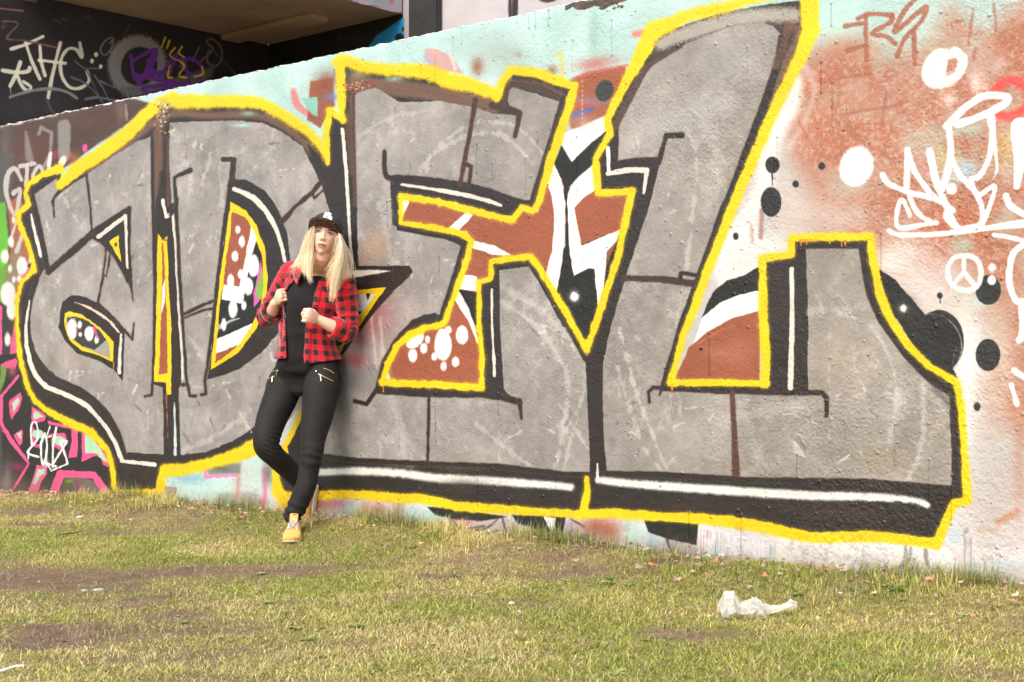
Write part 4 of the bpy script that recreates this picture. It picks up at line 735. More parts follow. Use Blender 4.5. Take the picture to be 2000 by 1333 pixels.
# black side wall with tags
Ks = plane_canvas(f_side, 0, 3.12, 1.2, SOF, .005, 22)
Ks.c[:] = (40, 37, 37); Ks.c += ((Ks.nl - .5) * 14)[..., None]; Ks.spray(60, 210, 90, 40, (66, 64, 68), .6, -.2); Ks.spray(20, 40, 60, 60, (44, 42, 40), .5)
T = (238, 234, 216); D2 = (110, 108, 116)
for q, w_, c_ in [([(22, 96), (50, 88), (84, 72)], 7, T), ([(50, 84), (62, 120), (78, 155)], 7, T), ([(78, 90), (80, 120), (88, 148)], 7, T), ([(76, 118), (128, 124)], 6, T), ([(118, 84), (104, 140), (94, 192)], 7, T),
                  ([(156, 84), (160, 112), (150, 98), (134, 96), (120, 115), (120, 145), (135, 170), (158, 172), (174, 158), (170, 140)], 7, T), ([(22, 188), (20, 170)], 1, T), ([(40, 122), (32, 145), (20, 168)], 8, T), ([(5, 138), (32, 142), (54, 140), (58, 133)], 8, T), ([(33, 146), (44, 170), (56, 178), (60, 170), (46, 160)], 7, T),
                  ([(20, 190), (60, 178), (100, 174), (130, 180), (150, 192)], 6, (150, 150, 150)), ([(92, 195), (98, 212), (110, 228)], 5, (88, 90, 104)), ([(140, 152), (165, 162), (190, 185), (200, 200)], 4, (110, 112, 134)), ([(168, 194), (190, 190), (230, 198)], 5, (130, 130, 142)), ([(145, 118), (170, 140), (200, 200)], 3, (110, 110, 116)), ([(146, 120), (165, 134), (195, 134)], 3, (120, 118, 118)),
                  ([(185, 148), (200, 170), (214, 198)], 3, (130, 130, 134)), ([(195, 158), (215, 168), (235, 174)], 3, (130, 130, 134)), ([(215, 85), (222, 76), (216, 98), (204, 108), (196, 98), (206, 80), (220, 73)], 4, (140, 124, 116)), ([(243, 70), (252, 50)], 3, (90, 74, 70)),
                  ([(0, 17), (46, 22)], 4, (150, 108, 98)), ([(0, -8), (70, 3)], 4, (150, 108, 98)), ([(5, 42), (36, 46), (14, 75), (50, 80), (108, 93)], 3.5, (140, 96, 96)), ([(376, 120), (390, 92)], 4, (130, 116, 104)), ([(388, 124), (415, 98), (408, 88), (404, 82), (412, 76), (430, 90), (434, 115), (420, 130), (405, 120), (408, 98)], 4, (120, 112, 106)), ([(416, 98), (460, 146)], 2.5, (110, 104, 104)),
                  ([(240, 110), (245, 150), (252, 190)], 3, (120, 124, 136)), ([(246, 178), (252, 194)], 2.5, (170, 168, 168)), ([(256, 176), (262, 192)], 2.5, (170, 168, 168)), ([(266, 174), (274, 190)], 2.5, (170, 168, 168))]:
    Ks.stroke(q, w_, c_, 2, .95, len(q) > 3, .4, .7)
for x, y in [(188, 107), (180, 120), (197, 130)]: Ks.blob(x, y, 4, 5, T, 2)
for x in range(6, 30, 5): Ks.stroke([(x, 44), (x, 50 + x % 7)], 1.2, (130, 90, 90), 1)
for k in range(14):
    rq = random.Random(k); x = 92 + k * 6; Ks.stroke([(x, 28 + rq.uniform(-3, 12)), (x + rq.uniform(8, 34), 36 + rq.uniform(-2, 24))], 1.1, (86, 84, 84), 1, .8)
Ks.blob(268, 128, 58, 60, (160, 158, 156), 12, .95, .3, 1.2); Ks.blob(272, 130, 35, 38, (34, 32, 34), 6, 1, .3); Ks.poly([(235, 170), (300, 165), (420, 130), (414, 150), (380, 170), (240, 190)], (120, 118, 118), 9, .8)
PU = (124, 54, 168)
for q in [[(256, 110), (262, 150), (275, 160)], [(262, 118), (305, 98), (290, 150)], [(300, 105), (280, 150), (270, 165)], [(272, 150), (320, 140)], [(290, 120), (310, 150), (325, 130), (340, 110)], [(350, 100), (330, 150), (345, 165)], [(345, 118), (375, 115), (395, 130)], [(352, 130), (375, 145), (390, 140)], [(360, 120), (370, 165)], [(280, 172), (310, 168), (360, 165)], [(278, 175), (300, 184), (330, 172)], [(388, 150), (398, 162)], [(262, 145), (300, 155), (340, 160)]]:
    Ks.stroke(q, 7, PU, 2, 1, True, .4)
YG = (224, 206, 24)
for q in [[(323, 74), (316, 93)], [(331, 80), (326, 95)], [(342, 94), (332, 108), (345, 118)], [(356, 92), (350, 104), (360, 112)], [(348, 118), (360, 130), (350, 145)], [(332, 128), (328, 150), (338, 152)], [(395, 132), (396, 145), (380, 150)], [(350, 150), (365, 152)]]:
    Ks.stroke(q, 3.5, YG, 1.5, 1, True, .4)
M_SIDE = paint_material('side_wall_paint', Ks, bump=.2, gain=.96)
flat_panel('wall', f_side, .002, 3.12, 1.2, SOF - .003, M_SIDE, bld, tuple(-WD * .3))
flat_panel('wall', f_side, .002, 3.12, 0, 1.199, M_BLACKP, bld, tuple(-WD * .3))
# canopy slab: soffit shows brown timber-marked concrete, fascia carries paint
M_SOFFIT = noise_mat('soffit_concrete', (.36, .23, .14), (.52, .36, .24), 1.2, .9, .4, 30, c3=(.28, .2, .14))
cs0, cs1 = s_in - .35, s_out
z0, z1 = SOF, SOF + .38
v = [wall(s, P_BACK + p, z) for s in (cs0, cs1 - .012) for p in (0.004, 2.45) for z in (z0, z1)]
f = [(0, 1, 3, 2), (4, 6, 7, 5), (0, 4, 5, 1), (2, 3, 7, 6), (0, 2, 6, 4), (1, 5, 7, 3)]
cano = mesh_obj('canopy', v, f, M_SOFFIT, bld)
bm = bmesh.new(); bm.from_mesh(cano.data); bmesh.ops.recalc_face_normals(bm, faces=bm.faces); bm.to_mesh(cano.data); bm.free()
Kf = plane_canvas(f_fascia, .004, 2.45, z0, z1, .005, 23)
Kf.c[:] = (206, 196, 202); Kf.c += ((Kf.nl - .5) * 20)[..., None]
for a in [(650, -6, 14, 5, (120, 200, 90)), (690, -2, 16, 4, (240, 120, 170)), (735, 2, 14, 3, (150, 200, 220)), (765, -2, 5, 8, (240, 90, 90)), (778, 0, 8, 5, (180, 220, 236)), (640, -12, 30, 4, (90, 120, 60)), (720, 12, 16, 2, (120, 60, 70)), (600, -30, 30, 10, (180, 120, 190))]:
    Kf.spray(a[0], a[1], a[2], a[3], a[4], .95)
Kf.stroke([(620, -13), (700, 8), (785, 28)], 4, (90, 70, 66), 2, .9, wob=2)
M_FASC = paint_material('fascia_paint', Kf)
fo = flat_panel('fascia', f_fascia, .004, 2.45, z0 - .004, z1 + .004, M_FASC, cano, tuple(-WD * .012))
# beam under the canopy along its outer third
bq0 = on_ray(470, 80, P_BACK + .01)
box_sp('beam', s_in + .02, s_out - .5, P_BACK + .35, P_BACK + .55, SOF - .05, SOF - .002, M_SOFFIT, bld)

# ================================================================ ground
def foot_rise(s): return float(np.interp(s, [-9, -7.2, -5.2, -2.0, 0, 3], [.0, .01, .085, .07, .09, .09]))
def sp_of(x, y):
    d = np.array([x, y]) - W0; return float(d @ WD), float(d @ WN)
FR_S = [-9, -7.2, -5.2, -2.0, 0, 3]; FR_Z = [.0, .012, .09, .075, .095, .095]
GX0, GX1, GY0, GY1, GC = -6.2, 5.2, 2.2, 11.6, .02
gw, gh = int((GX1 - GX0) / GC), int((GY1 - GY0) / GC)
BUMP = (fbm(gh, gw, 60, 41, 4) - .5) * .05 + (fbm(gh, gw, 9, 43, 3) - .5) * .016
def samp(G, x, y):
    i = np.clip((y - GY0) / GC, 0, gh - 1.01); j = np.clip((x - GX0) / GC, 0, gw - 1.01)
    i0 = i.astype(int); j0 = j.astype(int); fi = i - i0; fj = j - j0
    return (G[i0, j0] * (1 - fi) * (1 - fj) + G[i0 + 1, j0] * fi * (1 - fj) + G[i0, j0 + 1] * (1 - fi) * fj + G[i0 + 1, j0 + 1] * fi * fj)
def gz(x, y):
    x = np.asarray(x, float); y = np.asarray(y, float)
    s = (x - W0[0]) * WD[0] + (y - W0[1]) * WD[1]; p = (x - W0[0]) * WN[0] + (y - W0[1]) * WN[1]
    t = np.clip(1 - (p - .05) / .5, 0, 1); t = t * t * (3 - 2 * t); t = np.where(p < -.3, 0, t)
    inside = (x > GX0) & (x < GX1) & (y > GY0) & (y < GY1)
    near = np.clip(((y - GY0) / .8), 0, 1) * np.clip((GX1 - x) / .8, 0, 1) * np.clip((x - GX0) / .8, 0, 1) * np.clip((GY1 - y) / .8, 0, 1)
    return np.interp(s, FR_S, FR_Z) * t + np.where(inside, samp(BUMP, x, y), 0) * near
def g1(x, y): return float(gz(np.array([x]), np.array([y]))[0])
def ground_pt(u, v):
    y = CAM_H * 2850 / (v - 720)
    for k in range(16):
        x = (u - 1000) / 2850 * y; y = .5 * y + .5 * (CAM_H - g1(x, y)) * 2850 / (v - 720)
    return (u - 1000) / 2850 * y, y
# turf cover: 1 = grass, 0 = trodden soil
yy = GY0 + np.arange(gh) * GC; xx = GX0 + np.arange(gw) * GC
XX, YY = np.meshgrid(xx, yy)
cov = .5 * vnoise(gh, gw, 16, 34, 61) + .3 * vnoise(gh, gw, 7, 14, 62) + .2 * vnoise(gh, gw, 3, 4, 63)
PP = (XX - W0[0]) * WN[0] + (YY - W0[1]) * WN[1]; SS = (XX - W0[0]) * WD[0] + (YY - W0[1]) * WD[1]
COVER = np.clip((cov - .17) * 2.9, 0, 1)
def soil_patch(u, v, ru, rv, amt):
    x, y = ground_pt(u, v); sx = ru * y / 2850; sy = rv * y * y / (2850 * CAM_H)
    global COVER
    a = np.exp(-(((XX - x) / sx) ** 2 + ((YY - y) / sy) ** 2)) * amt
    COVER = np.clip(COVER - a * (1.25 - cov * .6), 0, 1) if amt > 0 else np.clip(COVER - a * (.5 + cov), 0, 1)
for a in [(150, 1135, 160, 16, 1.1), (440, 1118, 150, 11, 1.0), (600, 1112, 80, 9, .6), (60, 1000, 90, 10, 1.2), (50, 1025, 80, 6, .8), (260, 1045, 110, 6, .9), (330, 1205, 70, 7, 1.0), (120, 1240, 90, 9, 1.0), (60, 1270, 60, 10, .8), (450, 1045, 60, 4, .5), (700, 1110, 50, 6, .4), (850, 1125, 60, 6, .5), (1040, 1140, 50, 5, .4), (1160, 1152, 40, 5, .4), (900, 1165, 60, 6, .3), (1350, 1195, 50, 8, .4),
          (560, 1180, 80, 6, .5), (780, 1170, 60, 5, .5), (1100, 1190, 50, 6, .4), (700, 1260, 60, 8, .4), (380, 1300, 60, 8, .4), (1260, 1230, 40, 8, .4), (10, 1125, 60, 16, .8),
          (150, 1085, 140, 14, -.5), (500, 1160, 120, 10, -.4), (1000, 1220, 300, 30, -.3), (1500, 1280, 500, 40, -.5)]:
    soil_patch(*a)
DRY = np.clip((fbm(gh, gw, 30, 71, 4) - .42) * 3.2, 0, 1)
nearwall = np.clip(1 - (PP - .0) / .5, 0, 1)
def axis(a, b, step, ext):
    c = list(np.arange(a, b + 1e-6, step)); d = step
    lo, hi = [], []
    x = a
    while x > -ext: d *= 1.35; x -= d; lo.append(x)
    d = step; x = b
    while x < ext: d *= 1.35; x += d; hi.append(x)
    return np.array(lo[::-1] + c + hi)
ax, ay = axis(-5.4, 4.4, .045, 140), axis(2.6, 10.8, .045, 140)
GXm, GYm = np.meshgrid(ax, ay); GZm = gz(GXm.ravel(), GYm.ravel()).reshape(GXm.shape)
nx, ny = len(ax), len(ay)
co = np.stack([GXm.ravel(), GYm.ravel(), GZm.ravel()], -1)
idx = np.arange(nx * ny).reshape(ny, nx)
fa = np.stack([idx[:-1, :-1].ravel(), idx[:-1, 1:].ravel(), idx[1:, 1:].ravel(), idx[1:, :-1].ravel()], -1)
me = bpy.data.meshes.new('ground'); me.vertices.add(len(co)); me.vertices.foreach_set('co', co.astype(np.float32).ravel())
me.loops.add(fa.size); me.loops.foreach_set('vertex_index', fa.ravel().astype(np.int32))
me.polygons.add(len(fa)); me.polygons.foreach_set('loop_start', np.arange(len(fa), dtype=np.int32) * 4); me.polygons.foreach_set('loop_total', np.full(len(fa), 4, np.int32))
me.update(); me.polygons.foreach_set('use_smooth', np.ones(len(fa), bool))
cv = samp(COVER, co[:, 0], co[:, 1]); at = me.attributes.new('cover', 'FLOAT', 'POINT'); at.data.foreach_set('value', cv.astype(np.float32))
ground = bpy.data.objects.new('ground', me); link(ground); tag(ground, kind='structure')
m, n, l, b = new_mat('trodden_soil', (.2, .15, .1), .95, .15)
tc = n.new('ShaderNodeTexCoord')
def nz(sc, det=6, rg=.6):
    t = n.new('ShaderNodeTexNoise'); t.inputs['Scale'].default_value = sc; t.inputs['Detail'].default_value = det; t.inputs['Roughness'].default_value = rg; l.new(tc.outputs['Object'], t.inputs['Vector']); return t
def ramp(src, cols):
    r = n.new('ShaderNodeValToRGB')
    while len(r.color_ramp.elements) < len(cols): r.color_ramp.elements.new(.5)
    for e, (p, c) in zip(r.color_ramp.elements, cols): e.position = p; e.color = (*c, 1)
    l.new(src, r.inputs['Fac']); return r
soil = ramp(nz(9).outputs['Fac'], [(.3, (.175, .115, .075)), (.5, (.235, .16, .105)), (.72, (.33, .235, .15))])
turf = ramp(nz(40, 8).outputs['Fac'], [(.3, (.22, .17, .07)), (.5, (.34, .29, .12)), (.7, (.46, .38, .19))])
att = n.new('ShaderNodeAttribute'); att.attribute_name = 'cover'
mx = n.new('ShaderNodeMix'); mx.data_type = 'RGBA'; l.new(att.outputs['Fac'], mx.inputs['Factor']); l.new(soil.outputs['Color'], mx.inputs['A']); l.new(turf.outputs['Color'], mx.inputs['B'])
grit = ramp(nz(220, 3, .5).outputs['Fac'], [(.35, (.7, .7, .7)), (.6, (1.05, 1.05, 1.05)), (.72, (1.5, 1.45, 1.4))])
mm = n.new('ShaderNodeMix'); mm.data_type = 'RGBA'; mm.blend_type = 'MULTIPLY'; mm.inputs['Factor'].default_value = 1
l.new(mx.outputs['Result'], mm.inputs['A']); l.new(grit.outputs['Color'], mm.inputs['B']); l.new(mm.outputs['Result'], b.inputs['Base Color'])
bp = n.new('ShaderNodeBump'); bp.inputs['Strength'].default_value = .9; bp.inputs['Distance'].default_value = .012; l.new(nz(90, 8, .7).outputs['Fac'], bp.inputs['Height']); l.new(bp.outputs['Normal'], b.inputs['Normal'])
me.materials.append(m)
# ================================================================ person
R3 = Vector((.951, -.309, 0)); F3 = Vector((-.309, -.951, 0)); UP = Vector((0, 0, 1))
def ring(c, a, b, n=28, e=2.0):
    out = []
    for k in range(n):
        t = 2 * math.pi * k / n; ct, st = math.cos(t), math.sin(t)
        out.append(c + a * (math.copysign(abs(ct) ** (2 / e), ct)) + b * (math.copysign(abs(st) ** (2 / e), st)))
    return out
def loft_into(bm, rings):
    R = [[bm.verts.new(q) for q in r_] for r_ in rings]
    n = len(R[0])
    for i in range(len(R) - 1):
        for k in range(n): bm.faces.new((R[i][k], R[i][(k + 1) % n], R[i + 1][(k + 1) % n], R[i + 1][k]))
    bm.faces.new(R[0][::-1]); bm.faces.new(R[-1])
def spl(arr, per=5):
    p = [np.array(a, float) for a in arr]; out = []
    for i in range(len(p) - 1):
        a, b, c, d = p[max(i - 1, 0)], p[i], p[i + 1], p[min(i + 2, len(p) - 1)]
        for k in range(per):
            t = k / per; out.append(.5 * (2 * b + (c - a) * t + (2 * a - 5 * b + 4 * c - d) * t * t + (3 * b - a - 3 * c + d) * t ** 3))
    out.append(p[-1]); return out
def limb_into(bm, pts, radii, per=5, n=16, flat=1.0, side=None):
    q = spl([list(p) + [r] for p, r in zip(pts, radii)], per)
    P = [Vector(a[:3]) for a in q]; Rr = [a[3] for a in q]; rings = []
    for i, c in enumerate(P):
        t = (P[min(i + 1, len(P) - 1)] - P[max(i - 1, 0)]).normalized()
        if i == 0 or side is not None:
            ref = side if side is not None else (Vector((0, 0, 1)) if abs(t.z) < .8 else Vector((0, 1, 0)))
            x = t.cross(ref).normalized()
        else:
            x = (x - t * x.dot(t)).normalized()
        y = x.cross(t).normalized()
        rings.append((c, x * Rr[i], y * Rr[i] * flat, t))
    out = [ring(c, x, y, n) for c, x, y, t in rings]
    # rounded ends
    c, x, y, t = rings[0]; r0 = x.length
    out = [ring(c - t * r0 * .85, x * .45, y * .45, n), ring(c - t * r0 * .5, x * .84, y * .84, n)] + out
    c, x, y, t = rings[-1]; r0 = x.length
    out += [ring(c + t * r0 * .5, x * .84, y * .84, n), ring(c + t * r0 * .85, x * .45, y * .45, n)]
    loft_into(bm, out)
def finish(bm, name, mat, parent, voxel=.004, smooth=2, post=None):
    bmesh.ops.recalc_face_normals(bm, faces=bm.faces)
    me = bpy.data.meshes.new(name); bm.to_mesh(me); bm.free()
    tmp = bpy.data.objects.new('tmp', me); C.objects.link(tmp)
    if voxel:
        md = tmp.modifiers.new('r', 'REMESH'); md.mode = 'VOXEL'; md.voxel_size = voxel
    if smooth:
        ms = tmp.modifiers.new('s', 'SMOOTH'); ms.factor = .5; ms.iterations = smooth
    dg = bpy.context.evaluated_depsgraph_get(); ev = tmp.evaluated_get(dg)
    m2 = bpy.data.meshes.new_from_object(ev); m2.name = name
    bpy.data.objects.remove(tmp); bpy.data.meshes.remove(me)
    m2.materials.clear(); m2.materials.append(mat)
    if post: post(m2)
    m2.polygons.foreach_set('use_smooth', [True] * len(m2.polygons))
    o = bpy.data.objects.new(name, m2); link(o)
    o.parent = parent; o.matrix_parent_inverse = Matrix.Translation(parent.location).inverted(); return o
def cut_and_shell(me, keep, thick=.003, relax=3):
    """drop faces where keep(centre, normal) is False, ease the cut edge, give the cloth a thickness"""
    bm = bmesh.new(); bm.from_mesh(me); bm.normal_update()
    bad = [f for f in bm.faces if not keep(f.calc_center_median(), f.normal)]
    bmesh.ops.delete(bm, geom=bad, context='FACES')
    # largest island only
    seen = set(); best = []
    for f in bm.faces:
        if f in seen: continue
        st = [f]; seen.add(f); isl = []
        while st:
            g = st.pop(); isl.append(g)
            for e in g.edges:
                for h in e.link_faces:
                    if h not in seen: seen.add(h); st.append(h)
        if len(isl) > len(best): best = isl
    bs = set(best); bmesh.ops.delete(bm, geom=[f for f in bm.faces if f not in bs], context='FACES')
    for k in range(relax):
        mv = {}
        for v in bm.verts:
            be = [e for e in v.link_edges if e.is_boundary]
            if len(be) == 2:
                mv[v] = (be[0].other_vert(v).co + be[1].other_vert(v).co) / 2
        for v, c in mv.items(): v.co = v.co.lerp(c, .6)
    bm.normal_update(); bm.to_mesh(me); bm.free()
    bm = bmesh.new(); bm.from_mesh(me); bm.normal_update()
    ret = bmesh.ops.duplicate(bm, geom=bm.faces[:] + bm.verts[:] + bm.edges[:])
    vm = {}
    nf = [g for g in ret['geom'] if isinstance(g, bmesh.types.BMFace)]
    nv = [g for g in ret['geom'] if isinstance(g, bmesh.types.BMVert)]
    for v in nv: v.co = v.co - v.normal * thick
    bmesh.ops.reverse_faces(bm, faces=nf)
    m = ret['vert_map']; em = ret['edge_map']; nes = set(g for g in ret['geom'] if isinstance(g, bmesh.types.BMEdge))
    for e in [e for e in bm.edges if e.is_boundary and e not in nes]:
        a, b2 = e.verts
        try: bm.faces.new((a, m[a], m[b2], b2))
        except Exception: pass
    bmesh.ops.recalc_face_normals(bm, faces=bm.faces)
    bm.to_mesh(me); bm.free()
def uv_of(q): return (1000 + 2850 * q.x / q.y, 720 - (q.z - CAM_H) * 2850 / q.y)
OR = on_ray
person = empty('person', (ground_pt(567, 1062)[0], ground_pt(567, 1062)[1] + .1, g1(*ground_pt(567, 1062))))
tag(person, 'person with long blond hair in checked shirt, black cap and yellow shoes leaning on wall', 'person')

def skinmat():
    m, n, l, b = new_mat('skin', (.6, .4, .3), .48, .4)
    a = n.new('ShaderNodeAttribute'); a.attribute_name = 'tint'; l.new(a.outputs['Color'], b.inputs['Base Color'])
    b.inputs['Subsurface Weight'].default_value = .12; b.inputs['Subsurface Radius'].default_value = (.012, .005, .003)
    return m
M_SKIN = skinmat()
# ---- head frame (x image-right, y forward, z up)
HC = OR(636, 466, .17)
_yaw, _roll, _pit = math.radians(5), math.radians(12), math.radians(13)
tocam = Vector((-HC.x, -HC.y, 0)).normalized()
Fh = Matrix.Rotation(-_yaw, 3, 'Z') @ tocam
Xh = Fh.cross(UP).normalized() * -1 if Fh.cross(UP).x < 0 else Fh.cross(UP).normalized()
Zh = UP.copy()
Fh, Zh = (Fh * math.cos(_pit) + Zh * math.sin(_pit)), (Zh * math.cos(_pit) - Fh * math.sin(_pit))
Xh, Zh = (Xh * math.cos(_roll) - Zh * math.sin(_roll)), (Zh * math.cos(_roll) + Xh * math.sin(_roll))
def H(x, y, z): return HC + Xh * x + Fh * y + Zh * z
def toH(q): d = q - HC; return d.dot(Xh), d.dot(Fh), d.dot(Zh)
def gs(x, s): return math.exp(-(x / s) ** 2)
def face_y(x, z):
    """forward surface of the face at (x, z)"""
    wx = .073 * (1 if z > -.01 else max(.30, 1 - .42 * (min(1, (-z - .01) / .1)) ** 1.5))
    q = 1 - (x / wx) ** 2 - (z / .112) ** 2 * .92
    y = .088 * math.sqrt(max(q, 0.02))
    return y
def head_vert(d):
    x, y, z = d; X, Y, Z = x * .073, y * (.092), z * (.110 if z > 0 else .104)
    if z < 0:
        t = min(1, -z); X *= 1 - .40 * t ** 2.0
        if y > 0: Y *= 1 - .12 * t; Y += .014 * t * t
        else: Y *= 1 - .45 * t
    if y > .1:
        f = min(1, (y - .1) / .4)
        nb = 0
        if Z < .022 and Z > -.045:
            t = (.022 - Z) / .055; nb = (.003 + .013 * min(1, t) ** 1.3) * gs(X, .0070 + .0045 * max(0, t)) * (1 if Z > -.033 else max(0, 1 - (-.033 - Z) / .010))
        nb += .0035 * (gs(X - .010, .006) + gs(X + .010, .006)) * gs(Z + .033, .007)
        sk = -.0075 * (gs(X - .031, .016) + gs(X + .031, .016)) * gs(Z - .004, .012)
        br = .004 * gs(abs(X) - .03, .022) * gs(Z - .024, .009)
        lp = .0065 * gs(X, .020) * (gs(Z + .056, .0048) + .95 * gs(Z + .067, .0055)) - .004 * gs(X, .022) * gs(Z + .0615, .0022)
        ph = -.0025 * gs(X, .02) * gs(Z + .079, .006)
        chn = .006 * gs(X, .018) * gs(Z + .096, .012)
        ck = .003 * (gs(X - .040, .015) + gs(X + .040, .015)) * gs(Z + .02, .02)
        Y += f * (nb + sk + br + lp + ph + chn + ck)
    return H(X, Y, Z)
bm = bmesh.new()
NU, NV = 128, 110; rows = []
for j in range(1, NV):
    th = math.pi * j / NV; row = []
    for i in range(NU):
        ph = 2 * math.pi * i / NU
        row.append(bm.verts.new(head_vert((math.sin(th) * math.sin(ph), math.sin(th) * math.cos(ph), math.cos(th)))))
    rows.append(row)
for j in range(len(rows) - 1):
    for i in range(NU): bm.faces.new((rows[j][i], rows[j][(i + 1) % NU], rows[j + 1][(i + 1) % NU], rows[j + 1][i]))
bm.faces.new(rows[0]); bm.faces.new(rows[-1][::-1])
for sx in (-1, 1):                                           # ears
    limb_into(bm, [H(sx * .070, -.002, .020), H(sx * .078, -.010, .005), H(sx * .072, -.004, -.022)], [.008, .010, .007], 4, 10)
# neck and trunk (mostly hidden by clothes but one continuous body)
NB = OR(622, 533, .135)
limb_into(bm, [H(0, -.02, -.05), H(0, -.012, -.088), NB + Vector((0, 0, .01)), NB - Vector((0, 0, .05))], [.046, .047, .050, .062], 5, 24)
TORSO = [  # chart u, v, p, half width, half depth, roll
    (621, 536, .130, .085, .055, .22), (621, 545, .132, .150, .070, .24), (618, 566, .14, .155, .088, .20), (611, 596, .15, .142, .104, .12),
    (606, 630, .15, .122, .090, .06), (603, 662, .145, .118, .084, .02), (600, 700, .14, .150, .098, .0), (599, 722, .14, .160, .094, .0), (598, 738, .14, .145, .066, .0), (597, 748, .145, .125, .050, .0)]
def torso_rings(grow, lo=0, hi=99, per=4, dz=0):
    q = spl([list(OR(u, v, p)) + [a, b, ro] for u, v, p, a, b, ro in TORSO], per); out = []
    for k, a in enumerate(q):
        if k < lo or k > hi: continue
        ro = a[5]; A = (R3 * math.cos(ro) - UP * math.sin(ro)) * (a[3] + grow); B = F3 * (a[4] + grow)
        out.append((Vector(a[:3]), A, B))
    return out
def add_torso(bm, grow, lo=0, hi=99, e=2.3):
    loft_into(bm, [ring(c, a, b, 40, e) for c, a, b in torso_rings(grow, lo, hi)])
add_torso(bm, -.012)
# arms: shoulder, elbow, wrist
AL = [OR(571, 534, .145), OR(541, 580, .165), OR(519, 618, .185), OR(532, 608, .235), OR(537, 592, .27)]
AR = [OR(671, 553, .105), OR(678, 602, .095), OR(679, 648, .105), OR(654, 640, .175), OR(623, 625, .25)]
limb_into(bm, AL, [.046, .040, .036, .034, .024], 6, 20); limb_into(bm, AR, [.046, .040, .036, .034, .024], 6, 20)
# legs
LH, LK, LA = OR(567, 757, .150), OR(521, 866, .345), OR(590, 948, .115)
RH, RK, RA = OR(632, 764, .145), OR(609, 884, .255), OR(573, 1003, .325)
def mid(a, b, t): return a.lerp(b, t)
LLEG = [(OR(566, 724, .142), .076), (OR(557, 750, .155), .094), (OR(547, 780, .19), .089), (OR(532, 815, .25), .080), (OR(522, 850, .32), .071), (OR(521, 872, .335), .066), (OR(537, 892, .295), .056), (OR(560, 913, .215), .055), (OR(580, 935, .15), .047), (OR(590, 948, .115), .038)]
RLEG = [(OR(632, 724, .125), .074), (OR(630, 750, .135), .092), (OR(625, 780, .16), .089), (OR(618, 820, .20), .079), (OR(612, 855, .235), .065), (OR(609, 884, .255), .058), (OR(603, 920, .265), .052), (OR(598, 948, .285), .052), (OR(583, 984, .315), .051), (OR(575, 1000, .325), .046), (OR(571, 1008, .33), .046)]
for LG_ in (LLEG, RLEG): limb_into(bm, [a for a, _ in LG_[1:]], [max(.02, b_ - .020) for _, b_ in LG_[1:]], 6, 22)
# hands
def hand(bm, wr, Yd, Zd, S=1.0, open_=0.0):
    """closed hand: Yd wrist->knuckles, Zd back of the hand, index side at -X"""
    Yd = Yd.normalized(); Zd = (Zd - Yd * Zd.dot(Yd)).normalized(); return Yd, Zd
def make_hand(bm, wr, Yd, Zd, Xs, S=1.0):
    Yd, Zd = hand(bm, wr, Yd, Zd); Xd = Yd.cross(Zd) * Xs
    P = lambda x, y, z: wr + (Xd * x + Yd * y + Zd * z) * S
    limb_into(bm, [P(0, -.01, 0), P(-.002, .02, .001), P(0, .05, .002), P(.001, .072, .003)], [.022, .027, .034, .036], 5, 18, .48, Zd)
    for x, L, r0, cz in [(-.0315, 1.0, .0080, 0), (-.0105, 1.08, .0083, .002), (.0105, 1.02, .0080, .001), (.0305, .86, .0072, -.002)]:
        limb_into(bm, [P(x * .9, .056, .001), P(x, .082, .006 + cz), P(x * 1.0, .092 * 1.0, -.014 - .010 * L + cz), P(x * .97, .082 - .004 * L, -.034 * L + cz), P(x * .93, .058, -.036 * L + cz), P(x * .9, .046, -.024 * L)], [.0085, r0 * 1.08, r0, r0 * 1.04, r0 * .94, r0 * .85], 5, 10)
    limb_into(bm, [P(-.016, .014, -.006), P(-.036, .036, -.014), P(-.040, .062, -.028), P(-.024, .078, -.043), P(-.008, .080, -.048)], [.014, .0135, .0108, .0098, .008], 5, 12)
    return P
cam_dir = lambda q: Vector((-q.x, -q.y, 0)).normalized()
cL, cR = cam_dir(AL[-1]), cam_dir(AR[-1])
imgR = Vector((1, 0, 0))
HLP = make_hand(bm, AL[-1], cL * .72 + imgR * .36 + UP * .42, cL * .55 - imgR * .75, 1, .92)
HRP = make_hand(bm, AR[-1], cR * .66 - imgR * .62 + UP * .22, cR * .75 + imgR * .55 + UP * .1, -1, .92)
SK = np.array((.86, .57, .41)); SKW = np.array((.80, .53, .40))
